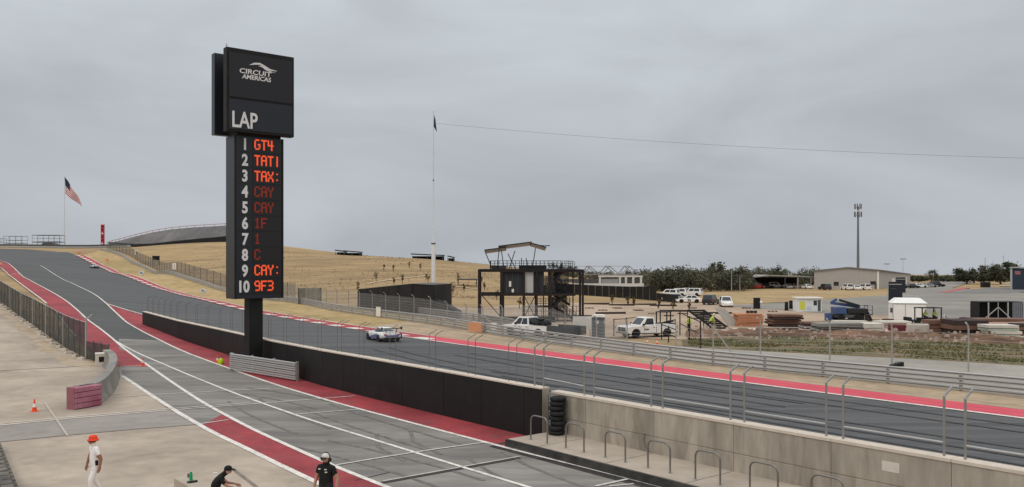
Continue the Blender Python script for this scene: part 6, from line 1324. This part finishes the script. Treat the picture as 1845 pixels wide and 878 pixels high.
for x in (-2.0, -0.55, 1.9): MB().bb(x - 0.03, x + 0.03, -0.05, -0.002, 0, 2.1).build('seam', M_GALV, o)
MB().bb(-2.0, 1.9, -0.04, -0.002, 1.98, 2.08).build('valance', M_GALV, o); MB().bb(-2.25, -2.05, 0.2, 0.5, 0.9, 1.5).build('meter_box', M_DGREY, o)
g_ = px(1804, 576); o = thing('open_container', 'dark open container with pale posts and an inverted V brace', 'container', g_); w_ = 78 / F * g_.y / 2; h_ = 31 / F * g_.y
MB().bb(-w_, w_, 2.0, 2.1, 0, h_).build('back_wall', M_BLACK, o); MB().bb(-w_, w_ * 0.98, 0, 2.1, h_, h_ + 0.08).build('roof', M_BLACK, o); MB().bb(-w_ - 0.06, -w_, 0, 2.1, 0, h_).build('side_wall', M_BLACK, o); MB().bb(-w_, w_, 0.0, 2.0, 0.0, 0.06).build('floor', M_BLACK, o)
for x in (-0.5, 0.25): MB().bb(w_ * x * 1.2 - 0.06, w_ * x * 1.2 + 0.06, -0.1, 0.02, 0, h_).build('post', M_RAIL, o)
MB().bar((w_ * -0.15, -0.05, h_ * 0.72), (-w_ * 0.78, -0.05, 0.1), 0.08, 0.1).build('brace', M_RAIL, o); MB().bar((-w_ * 0.15, -0.05, h_ * 0.72), (w_ * 0.45, -0.05, 0.1), 0.08, 0.1).build('brace', M_RAIL, o); MB().bb(-w_ * 0.15 - 0.04, -w_ * 0.15 + 0.04, -0.06, 0.0, 0, h_).build('centre_post', M_GALV, o)
MB().bb(w_ * 0.5, w_, -0.15, -0.05, 0, h_).build('grey_door', mat('blue_grey_steel', rgb(118, 124, 134), 0.6, 0.1, 1.0), o)
for k in range(5): x = w_ * (0.55 + 0.1 * k); MB().bb(x - 0.02, x + 0.02, -0.18, -0.152, 0, h_).build('door_rib', M_DGREY, o)
for (x0, x1, yt, yb, lb) in ((1602, 1625, 508, 546, 'dark upright advertising board nearer the white tent'), (1615, 1631, 500, 528, 'dark upright advertising board standing behind another')):
    g_ = px((x0 + x1) / 2, yb); o = thing('dark_billboard', lb, 'billboard', g_, R(-20)); w_ = (x1 - x0) / F * g_.y / 2; h_ = (yb - yt) / F * g_.y
    MB().bb(-w_, w_, 0, 0.5, 0, h_).build('panel', mat('billboard_navy', rgb(40, 42, 52), 0.5, 0.1, 1.0), o); MB().bb(-w_ * 0.9, w_ * 0.9, -0.03, -0.002, h_ * 0.86, h_ * 0.9).build('stripe', M_GALV, o); MB().bb(-w_ * 0.7, w_ * 0.1, -0.03, -0.002, h_ * 0.66, h_ * 0.69).build('stripe', M_DGREY, o); MB().bb(-w_ - 0.1, -w_ - 0.01, 0, 0.5, 0, h_).build('pale_edge', M_GALV, o)
g_ = px(1364, 557); o = thing('notice_stand', 'black upright notice stand with a white lamp globe at its side', 'notice stand', g_); MB().bb(-0.5, 0.5, 0, 0.3, 0, 1.75).build('board', M_BLACK, o); MB().lathe([(0.02, 0.8), (0.2, 0.9), (0.24, 1.05), (0.2, 1.2), (0.02, 1.3)], 12, 0.65, 0.1).build('lamp_globe', M_WPANEL, o, smooth=60); MB().bb(-0.6, 0.6, -0.1, 0.4, -0.01, 0.1).build('foot', M_DGREY, o)
for (x, y, lb) in ((1417, 560, 'slim dark bollard nearest the black panel'), (1425, 557, 'dark bin standing between two bollards'), (1439, 558, 'dark grey post close to the white booth')):
    g_ = px(x, y); o = thing('yard_post', lb, 'post', g_); MB().lathe([(0.28, 0), (0.3, 0.05), (0.26, 1.1), (0.22, 1.2)], 10).build('body', M_DGREY if x > 1430 else M_BLACK, o, smooth=40); MB().lathe([(0.3, 1.2), (0.3, 1.28), (0.05, 1.36)], 10).build('cap', M_BLACK, o)
# big metal shed
g_ = px(1525, 521.5); t_ = g_.y; sh = thing('metal_shed', 'large grey metal shed with a shallow gable roof', 'shed', g_); SX = lambda x: lx(x, t_) - g_.x; SZ = lambda y: zat(y, t_)
MSH = mat('shed_cladding', rgb(178, 176, 174), 0.7, 0.04, 0.5, stretch=(0, (6, 1, 0.05))); xl, xr, xa = SX(1467), SX(1583), SX(1527); back = Vector((lx(1640, 300) - g_.x - xr, 300 - t_, 0)); zb2 = zat(495, 300) - SZ(488)
f_ = [(xl, 0.0), (xr, 0.0), (xr, SZ(488)), (xa, SZ(483.5)), (xl, SZ(489))]
MB().loft([[Vector((x, 0, z)) for (x, z) in f_], [Vector((x, 0, z + (zb2 if z > 1 else 0))) + back for (x, z) in f_]]).build('walls', MSH, sh)
rf = [(xl - 0.5, SZ(489) - 0.02), (xa, SZ(483.5) + 0.04), (xr + 0.5, SZ(488) - 0.02), (xr + 0.5, SZ(488) + 0.28), (xa, SZ(483.5) + 0.36), (xl - 0.5, SZ(489) + 0.28)]
MB().loft([[Vector((x, -0.4, z)) for (x, z) in rf], [Vector((x, 0.4, z + zb2)) + back for (x, z) in rf]]).build('roof', mat('shed_roof', rgb(122, 122, 124), 0.6, 0.05, 0.5), sh)
for k in range(28): x = xl + (xr - xl) * (k + 0.5) / 28; MB().bb(x - 0.04, x + 0.04, -0.05, -0.002, 0.05, SZ(489.2)).build('cladding_rib', MSH, sh)
for (x0, x1, y0, y1) in ((1502, 1511, 508, 515), (1568, 1578, 507, 513)): MB().bb(SX(x0), SX(x1), -0.08, -0.052, SZ(y1), SZ(y0)).build('window', M_GLASS, sh)
MB().bb(xr - 0.45, xr + 0.05, -0.1, -0.053, 0, SZ(488.5)).build('corner_trim', M_WPANEL, sh)
MB().bb(xr - 1.1, xr - 0.6, -0.12, -0.053, 0, SZ(510)).build('door', M_DGREY, sh)
for f_ in (0.35, 0.75):
    p = Vector((xr + 0.06, 0, 0)) + back * f_; q = Vector((xr + 0.06, 0, 0)) + back * (f_ + 0.1); MB().loft([[p, q, q + Vector((0, 0, 2.6)), p + Vector((0, 0, 2.6))], [p + Vector((0.06, 0, 0)), q + Vector((0.06, 0, 0)), q + Vector((0.06, 0, 2.6)), p + Vector((0.06, 0, 2.6))]]).build('side_door', M_WPANEL, sh)
# carport
g_ = px(1406, 521); t_ = g_.y; o = thing('carport', 'open sided carport with thin pale roof left of the metal shed', 'carport', g_); CXX = lambda x: lx(x, t_) - g_.x; zz = lambda y: zat(y, t_)
MB().prism([(CXX(1346), zz(502)), (CXX(1385), zz(497.5)), (CXX(1466), zz(500)), (CXX(1466), zz(498.4)), (CXX(1385), zz(495.8)), (CXX(1346), zz(500.5))], 0, 12).build('roof', mat('carport_roof', rgb(150, 148, 144), 0.6, 0.06, 0.5), o)
for x in (1352, 1438, 1462):
    for dy in (0.2, 11.5): MB().bb(CXX(x) - 0.15, CXX(x) + 0.15, dy, dy + 0.3, 0, zz(501)).build('column', M_GALV, o)
MB().bb(CXX(1352), CXX(1464), 11.9, 12.0, 0, zz(501)).build('back_screen', M_BLACK, o)
# parked cars
C_DARK = mat('dark_car_paint', rgb(44, 46, 50), 0.3, 0.05, 1.0, spec=0.5); C_SILV = mat('silver_car_paint', rgb(168, 172, 176), 0.3, 0.04, 1.0, metal=0.4, spec=0.5); C_REDC = mat('red_car_paint', rgb(150, 48, 44), 0.35, 0.05, 1.0)
for (x, y, p_, suv, a, lb) in ((1486, 523, C_DARK, True, 95, 'dark car parked at the corner of the metal shed'), (1526, 523, M_WPAINT, True, 92, 'white car by the shed next to the dark window'), (1541, 523.3, M_WPAINT, False, 88, 'white low car between two white cars by the shed'), (1557, 523, M_WPAINT, True, 95, 'white car parked nearest the shed door'),
                               (1362, 521, C_REDC, True, 20, 'red vehicle under the carport'), (1380, 520, C_DARK, False, 5, 'dark car beside the red vehicle under the carport'), (1398, 519.5, M_WPAINT, True, 0, 'white van under the middle of the carport'), (1418, 520.5, C_SILV, False, 95, 'silver car under the carport'), (1432, 520, M_WPAINT, False, 90, 'white car by the carport column'), (1452, 521, M_WPAINT, False, 100, 'white car in front of the carport beside the shed'),
                               (1204, 536, M_WPAINT, True, 150, 'white car at the end of the black screen'), (1219, 534, M_WPAINT, True, 160, 'white tall car second from the black screen'), (1233, 533, C_SILV, True, 155, 'silver car in the back row beside the trees'), (1247, 533.5, M_WPAINT, True, 150, 'white car at the end of the row by the trees'), (1214, 543, C_SILV, False, 170, 'silver car in front of the white cars'), (1241, 546, M_WPAINT, False, 175, 'low white car parked ahead of the row'),
                               (1643, 520, C_DARK, False, 20, 'dark car behind the metal shed'), (1656, 519, M_WPAINT, False, 10, 'white car beyond the metal shed'), (1674, 518.5, C_SILV, False, 10, 'silver car on the far lot beyond the shed'), (1688, 517.5, C_DARK, True, 10, 'dark tall car at the end of the far lot'),
                               (1281, 549, C_DARK, True, 60, 'dark utility vehicle beside the white van in the yard'), (1308, 553, M_WPAINT, True, 262, 'white van parked above the black step frame')):
    g_ = px(x, y); car(lb, g_, R(a), p_, 'parked cars', suv)
# masts and poles
def light_pole(label, x, yb, yt, t_, r_, head=True):
    g_ = pt(x, t_); h_ = zat(yt, t_) - g_.z; o = thing('light_pole', label, 'light pole', g_); MB().tube([(0, 0, 0), (0, 0, h_)], [r_, r_ * 0.6], 8).build('pole', M_GALV, o, smooth=60)
    if head: MB().bb(-1.1, 1.1, -0.25, 0.25, h_ - 0.1, h_ + 0.15).build('lamp_head', M_DGREY, o)
    else: MB().lathe([(r_ * 1.2, h_), (r_ * 0.6, h_ + 0.2)], 8).build('cap', M_DGREY, o)
    return o
light_pole('bare pale pole in front of the woods', 1318, 527, 488, 212, 0.11, False); light_pole('shorter lamp post in front of the woods', 1333, 527, 497, 214, 0.10); light_pole('slim lamp post behind the far corner of the shed', 1627, 500, 467, 330, 0.09); light_pole('lamp post with a wide flat head behind the shed roof', 1598, 500, 476, 330, 0.06); light_pole('utility pole beside the oak trees', 1775, 512, 466, 310, 0.14, False); light_pole('utility pole rising above the oak trees', 1808, 512, 462, 330, 0.14, False)
g_ = pt(1546, 325); o = thing('antenna_mast', 'tall grey mast with two clusters of antennas behind the metal shed', 'mast', g_); h_ = zat(372, 325)
MB().tube([(0, 0, 0), (0, 0, h_ * 0.5), (0, 0, h_)], [0.55, 0.42, 0.28], 10).build('pole', mat('mast_grey', rgb(112, 116, 122), 0.6, 0.06, 1.0), o, smooth=60)
for (zc, rr_) in ((h_ - 0.2, 1.15), (h_ - 3.2, 1.25)):
    MB().lathe([(rr_ - 0.2, zc - 0.1), (rr_ - 0.2, zc + 0.1)], 12).build('ring_platform', M_GALV, o)
    for k in range(9): a = k * 2 * math.pi / 9; MB().box(rr_ * math.cos(a), rr_ * math.sin(a), zc + 0.2, 0.32, 0.22, 2.0, a).build('antenna', M_GALV if k % 2 else M_DGREY, o)
MB().box(0, -0.6, h_ - 1.7, 1.3, 0.3, 0.4).build('white_unit', M_WPANEL, o)
# dark building at the edge
g_ = px(1824, 522.5); t_ = g_.y; o = thing('dark_building', 'dark blue metal building with pale corner and small red sign', 'building', g_, R(-33)); h_ = zat(484, t_)
MB().bb(0, 22, 0, 14, 0, h_).build('walls', mat('dark_blue_cladding', rgb(46, 58, 72), 0.6, 0.06, 0.5), o); MB().bb(-0.5, 0.0, -0.2, 14, 0, h_ + 0.1).build('pale_corner', mat('pale_corner', rgb(170, 174, 178), 0.6, 0.05, 1.0), o); MB().bb(-0.7, 22.3, -0.4, 14.3, h_ + 0.1, h_ + 0.4).build('roof', M_GALV, o); MB().bb(0.6, 1.9, -0.06, -0.005, h_ * 0.72, h_ * 0.88).build('red_sign', mat('faded_red_sign', rgb(158, 104, 112), 0.6, 0.1, 2.0), o)
g_ = px(1778, 518); o = thing('dark_bin', 'dark container bin by the sandy edge of the road', 'bin', g_); MB().bb(-1.1, 1.1, 0, 1.6, 0, 1.5).build('body', M_BLACK, o); MB().bb(-1.15, 1.15, -0.05, 1.65, 1.5, 1.6).build('lid', M_DGREY, o)
# white truss hall beyond the black screen
t_ = 215.0; g_ = pt(1106, t_); o = thing('truss_hall', 'white hall with open triangular roof trusses beyond the black screen', 'hall', g_); HX = lambda x: lx(x, t_) - g_.x; HZ = lambda y: zat(y, t_) - g_.z; WT = mat('hall_white', rgb(206, 208, 210), 0.7, 0.05, 0.6); TR = mat('truss_grey', rgb(150, 154, 160), 0.6, 0.05, 1.0)
MB().bb(HX(1000), HX(1160), 0, 0.3, 0, HZ(511)).build('parapet_wall', WT, o)
for x in (1014, 1045, 1081, 1117, 1128, 1141, 1155): MB().bb(HX(x) - 0.25, HX(x) + 0.25, 0.02, 0.28, HZ(511), HZ(497)).build('column', WT, o)
MB().bb(HX(1078), HX(1158), 0.0, 0.3, HZ(499.5), HZ(496.5)).build('lintel', WT, o); MB().bb(HX(1084), HX(1114), 0.31, 0.5, HZ(511), HZ(503)).build('grey_panel', TR, o); MB().bb(HX(1000), HX(1160), 9, 9.2, 0, HZ(504)).build('back_wall', M_DGREY, o)
for (xa, xb, xc) in ((1053, 1063, 1080), (1085, 1098.5, 1116), (1121, 1134, 1151)):
    for dy in (0.15, 9):
        MB().bar((HX(xa), dy, HZ(495)), (HX(xb), dy, HZ(480)), 0.2, 0.25).build('rafter', TR, o); MB().bar((HX(xb), dy, HZ(480)), (HX(xc), dy, HZ(495)), 0.2, 0.25).build('rafter', TR, o)
    MB().bar((HX(xb), 0.15, HZ(480)), (HX(xb), 9, HZ(480)), 0.15, 0.2).build('ridge', TR, o)
MB().bar((HX(1040), 0.15, HZ(480)), (HX(1134), 0.15, HZ(480)), 0.08, 0.1).build('tie', TR, o); MB().bar((HX(1052), 0.15, HZ(495)), (HX(1151), 0.15, HZ(495)), 0.12, 0.16).build('tie', TR, o)
# black screen fence
sf = thing('black_screen_fence', 'long black screen fence below the white truss hall', 'fence', px(1100, 536)); O = Vector(sf.location)
scr = [px(985, 528), px(1035, 531), px(1085, 534.5), px(1135, 538), px(1183, 542)]; hts = [zat(519, scr[0].y), zat(518, scr[1].y), zat(518, scr[2].y), zat(517.5, scr[3].y), zat(516, scr[4].y)]
for i in range(4):
    for k in range(4):
        a, b_ = scr[i].lerp(scr[i + 1], k / 4 + 0.003), scr[i].lerp(scr[i + 1], (k + 1) / 4 - 0.003); ha, hb = hts[i] + (hts[i + 1] - hts[i]) * k / 4, hts[i] + (hts[i + 1] - hts[i]) * (k + 1) / 4
        MB().loft([[e - O, e - O + Vector((0, 0.06, 0)), e - O + Vector((0, 0.06, h_)), e - O + Vector((0, 0, h_))] for e, h_ in ((a, ha), (b_, hb))]).build('screen_panel', M_BLACK, sf)
a, b_ = scr[-1], px(1222, 546); MB().loft([[e - O, e - O + Vector((0, 0.06, 0)), e - O + Vector((0, 0.06, h_)), e - O + Vector((0, 0, h_))] for e, h_ in ((a, zat(528, a.y)), (b_, zat(531, b_.y)))]).build('low_screen_panel', M_BLACK, sf)

# ------------------------------------------------------------------ trees
def leaf_blob(b, c, rx, ry, rz, n_, size, rn, clumps=14, hollow=0.35):
    cl_ = []
    for _ in range(clumps):
        while True:
            v = Vector((rn.uniform(-1, 1), rn.uniform(-1, 1), rn.uniform(-1, 1)))
            if hollow < v.length < 1: break
        cl_.append((Vector((c[0] + v.x * rx, c[1] + v.y * ry, c[2] + v.z * rz)), rn.uniform(0.22, 0.42)))
    for k in range(n_):
        cc, q = cl_[k % clumps]; v = Vector((rn.gauss(0, 0.5), rn.gauss(0, 0.5), rn.gauss(0, 0.5))); p = cc + Vector((v.x * rx * q, v.y * ry * q, v.z * rz * q))
        a = Vector((rn.uniform(-1, 1), rn.uniform(-1, 1), rn.uniform(-0.6, 0.6))).normalized() * size * rn.uniform(0.5, 1.2); d = a.cross(Vector((rn.uniform(-1, 1), rn.uniform(-1, 1), rn.uniform(-1, 1)))).normalized() * size * rn.uniform(0.3, 0.7)
        b.add([p - a, p + d, p + a, p - d], [(0, 1, 2, 3)])
BARK = mat('bark', rgb(88, 78, 70), 0.95, 0.15, 3.0)
LEAF1 = mat('oak_foliage', rgb(88, 93, 76), 0.9, 0.3, 0.5, col2=rgb(66, 70, 58), scale2=0.25, world=True, spec=0.1); LEAF2 = mat('woods_foliage', rgb(106, 107, 92), 0.9, 0.3, 0.35, col2=rgb(78, 80, 70), scale2=0.08, world=True, spec=0.1); LEAF3 = mat('sapling_foliage', rgb(104, 92, 66), 0.9, 0.25, 1.0, col2=rgb(86, 74, 58), spec=0.1)
def tree(label, x, t_, yt, wpx, seed, name='oak_tree', leaf=None, n_=1500, size=0.42):
    rn = random.Random(seed); g_ = pt(x, t_); o = thing(name, label, 'tree', g_); h_ = zat(yt, t_) - g_.z; rx = wpx / F * t_ / 2
    m_ = MB(); m_.tube([(0, 0, -0.2), (rn.uniform(-.2, .2), 0, h_ * 0.25), (rn.uniform(-.4, .4), 0, h_ * 0.45), (rn.uniform(-.5, .5), 0, h_ * 0.75)], [0.34, 0.26, 0.2, 0.06], 8)
    tr = m_.build('trunk', BARK, o, smooth=60)
    for k in range(5): a = k * 1.25 + rn.random(); MB().tube([(0, 0, h_ * (0.22 + 0.05 * k)), (math.cos(a) * rx * 0.4, math.sin(a) * rx * 0.4, h_ * (0.42 + 0.06 * k)), (math.cos(a) * rx * 0.75, math.sin(a) * rx * 0.75, h_ * (0.52 + 0.06 * k))], [0.14, 0.09, 0.03], 6).build('limb', BARK, tr)
    b = MB(); leaf_blob(b, (0, 0, h_ * 0.60), rx * 1.0, rx * 1.0, h_ * 0.42, int(n_ * 1.4), size, rn, 30); c_ = b.build('crown', leaf or LEAF1, o); return o
tree('broad dark oak at the near end of the oak row by the road', 1742, 300, 484, 42, 1, n_=1700); tree('middle oak of the row, paler and looser', 1772, 305, 482, 40, 2, leaf=LEAF2, n_=1300); tree('tallest dark oak of the row beside the dark building', 1803, 298, 471, 54, 3, n_=2400); tree('low dark tree between the oak row and the bin', 1755, 330, 492, 50, 4, n_=1000)
tree('small spreading tree standing beyond the far parking lot', 1678, 350, 487, 20, 5, n_=380, size=0.35); tree('round low tree behind the far parking lot', 1655, 360, 498, 36, 6, n_=800); tree('bushy low tree at the end of the far parking lot', 1700, 370, 500, 34, 7, n_=800); tree('low tree beyond the road bend', 1722, 380, 503, 30, 8, leaf=LEAF2, n_=700)
# the woods: one mass of scrub trees
b = MB(); tk = MB(); rn = random.Random(21)
def wood(xa, xb, ta, tb, yta, ytb, n_):
    for k in range(n_):
        x = rn.uniform(xa, xb); t_ = rn.uniform(ta, tb); f_ = (x - xa) / (xb - xa); h_ = max(2.5, zat(yta + (ytb - yta) * f_ + 4 * noise.noise(Vector((x * 0.03, 1, 0))) , t_)) * rn.uniform(0.84, 1.16); g_ = pt(x, t_)
        r_ = rn.uniform(1.8, 3.6); leaf_blob(b, (g_.x, g_.y, g_.z + h_ * 0.50), r_, r_, h_ * 0.52, 300, 0.34, rn, 13, 0.15)
        tk.tube([(g_.x, g_.y, g_.z - 0.2), (g_.x + rn.uniform(-.3, .3), g_.y, g_.z + h_ * 0.6)], [0.14, 0.06], 5)
wood(1166, 1345, 218, 250, 489, 486, 75); wood(1345, 1480, 275, 320, 487, 487, 55); wood(1150, 1300, 255, 300, 488, 487, 40)
wood(1620, 1720, 400, 460, 505, 505, 26); wood(1700, 1850, 390, 450, 504, 502, 34); wood(985, 1165, 300, 340, 492, 490, 30)
o = b.build('distant_woods', LEAF2); o['kind'] = 'stuff'; o['label'] = 'dark scrubby woods beyond the works yard'; q = tk.build('trunks', BARK, o); q['kind'] = 'stuff'
# one tall tree standing out of the woods
tree('tall tree rising above the woods behind the pale pole', 1292, 235, 474, 26, 31, leaf=LEAF2, n_=900)
# saplings on the hillside
sap = [(678, 507, 20), (725, 511, 18), (710, 513, 9), (692, 488, 12), (709, 489, 12), (738, 483, 12), (758, 488, 13), (771, 514, 20), (816, 531, 24), (836, 525, 12), (826, 510, 18), (873, 523, 14), (645, 527, 18), (867, 512, 16), (1103, 549, 18), (1131, 551, 12), (1141, 551, 9), (1187, 556, 14), (1213, 558, 12), (1242, 559, 12), (895, 540, 14), (936, 556, 18)]
pos = {0: 'beside the black enclosure', 1: 'by the tall flagpole', 2: 'below the black screen'}
rn = random.Random(5); sused = []; proto = None
for (x, y, hp2) in sap:
    g_ = px(x, y); h_ = max(1.6, hp2 / F * g_.y)
    o = thing('hill_sapling', 'thin brown sapling on the dry hillside' if x < 1000 else 'thin brown sapling on the bank below the black screen fence', 'sapling', g_, rn.random() * 6, 'saplings on the hillside' if x < 1000 else 'saplings on the bank')
    MB().tube([(0, 0, -0.1), (rn.uniform(-.1, .1), 0, h_ * 0.5), (rn.uniform(-.2, .2), 0, h_)], [0.08, 0.06, 0.02], 6).build('trunk', BARK, o)
    b = MB(); leaf_blob(b, (0, 0, h_ * 0.62), h_ * 0.20, h_ * 0.20, h_ * 0.40, 110, 0.15, rn, 9, 0.1); b.build('crown', LEAF3, o)
    tr_ = [c for c in o.children if c.name.startswith('trunk')][0]
    for k in range(5): a = rn.random() * 6.28; z0 = h_ * (0.35 + 0.1 * k); MB().tube([(0, 0, z0), (math.cos(a) * h_ * 0.16, math.sin(a) * h_ * 0.16, z0 + h_ * 0.16)], [0.03, 0.012], 5).build('branch', BARK, tr_)
# stone-faced low wall at the near left
p0, p1 = px(-6, 812), px(19, 880)
o = thing('stone_kerb_wall', 'low rough stone wall at the corner of the apron', 'wall', p1); d = (p0 - p1); 
rn = random.Random(9); dl = d.length; dn = d.normalized(); sd = Vector((-dn.y, dn.x, 0)); ST = mat('rough_grey_stone', rgb(118, 114, 108), 0.95, 0.3, 5.0, col2=rgb(92, 88, 84), scale2=1.5, bump=0.5)
if sd.x > 0: sd = -sd
MB().loft([[e + sd * 0.08, e + sd * 2.6, e + sd * 2.6 + Vector((0, 0, 0.42)), e + sd * 0.08 + Vector((0, 0, 0.42))] for e in (-d * 0.6, d * 1.1)]).build('core', M_DGREY, o)
for i in range(16):
    for j in range(6):
        e = dn * (-dl * 0.5 + i * dl * 1.5 / 16) + sd * (0.22 + 0.4 * j); MB().box(e.x, e.y, 0.46, dl * 1.5 / 16 * 0.9, 0.36, 0.16, math.atan2(dn.y, dn.x) + rn.uniform(-0.08, 0.08), 0.86).build('stone', ST, o)
    for k in range(2):
        e = dn * (-dl * 0.5 + (i + 0.5 * k) * dl * 1.5 / 16); MB().box(e.x, e.y, 0.11 + 0.2 * k, dl * 1.5 / 16 * 0.9, 0.18, 0.18, math.atan2(dn.y, dn.x), 0.92).build('stone', ST, o)

# timber beams and pallets lying about the yard
rn = random.Random(15); used = []
PAL = thing('pallet', 'wooden pallet lying on the dirt of the works yard', 'pallet', (0, 0, 0), 0, 'pallets on the dirt')
for k in range(5): MB().bb(-0.6, 0.6, -0.5 + 0.23 * k, -0.5 + 0.23 * k + 0.14, 0.12, 0.145).build('slat', BRN, PAL)
for x in (-0.55, 0, 0.55): MB().bb(x - 0.05, x + 0.05, -0.5, 0.56, 0.0, 0.118).build('bearer', DKB, PAL)
for (x, y) in ((1062, 556), (1086, 560), (1112, 556), (1150, 560), (1176, 566), (1205, 570), (1230, 566), (1256, 575), (1345, 556), (1392, 562), (1420, 572), (1248, 556), (1574, 578), (1600, 577), (1715, 582), (1740, 574)): place(PAL, used, px(x, y), rn.random() * 3)
BE = thing('timber_beam', 'long weathered timber beam lying on the dirt of the works yard', 'beam', (0, 0, 0), 0, 'timber beams on the dirt'); MB().bb(-2.2, 2.2, -0.15, 0.15, 0.0, 0.28).build('beam_body', DKB, BE, bevel=0.02); used = []
for q in (-2.21, 2.21): MB().bb(q - 0.006, q + 0.006, -0.14, 0.14, 0.01, 0.27).build('sawn_end', PLY, BE)
for (x, y) in ((1075, 549), (1120, 551), (1160, 550), (1195, 552), (1100, 566), (1215, 562), (1060, 572), (1290, 566), (1400, 596), (1500, 600), (1690, 604), (1585, 604)): place(BE, used, px(x, y), rn.uniform(-0.25, 0.25))
# tufts and clods that break up the dry hillside and verges
b = MB(); rn = random.Random(33)
def tufts(n_, x0, x1, y0, y1, hmin, hmax):
    for k in range(n_):
        g_ = None; x, y = rn.uniform(x0, x1), rn.uniform(y0, y1); q = Vector((x, y)); z = hz(x, y)
        h_ = rn.uniform(hmin, hmax)
        for e in range(2):
            a = rn.random() * 6.28; c_, s_ = math.cos(a) * h_ * 0.9, math.sin(a) * h_ * 0.9
            b.add([(x - c_, y - s_, z - 0.04), (x + c_, y + s_, z - 0.04), (x + rn.uniform(-.2, .2), y + rn.uniform(-.2, .2), z + h_)], [(0, 1, 2)])
XY = []
for k in range(6500):
    t_ = rn.uniform(150, 330); x = (rn.uniform(330, 1000) - CX) / F * t_; XY.append((x, t_))
XY = np.array(XY); ZZ = hgt(XY[:, 0], XY[:, 1])
GRc = [p for p in GR]
for (x, y), z in zip(XY, ZZ):
    near_ = min((Vector((x, y)) - p).length for p in GRc[::3]); side_ = (Vector((x, y)) - min(GRc[::3], key=lambda p: (p - Vector((x, y))).length)).dot(NV)
    if side_ < 6 or noise.noise(Vector((x * 0.04, y * 0.03, 2))) + rn.uniform(-0.5, 0.5) < 0.0: continue
    h_ = rn.uniform(0.06, 0.2)
    for e in range(2):
        a = rn.random() * 6.28; c_, s_ = math.cos(a) * h_ * 1.1, math.sin(a) * h_ * 1.1
        b.add([(x - c_, y - s_, z - 0.06), (x + c_, y + s_, z - 0.06), (x + rn.uniform(-.2, .2), y + rn.uniform(-.2, .2), z + h_)], [(0, 1, 2)])
o = b.build('dry_grass_tufts', mat('dry_tufts', rgb(170, 148, 116), 0.95, 0.25, 0.3, col2=rgb(150, 128, 100), scale2=0.06, world=True, spec=0.1)); o['kind'] = 'stuff'; o['label'] = 'dry brown grass tufts over the hillside'
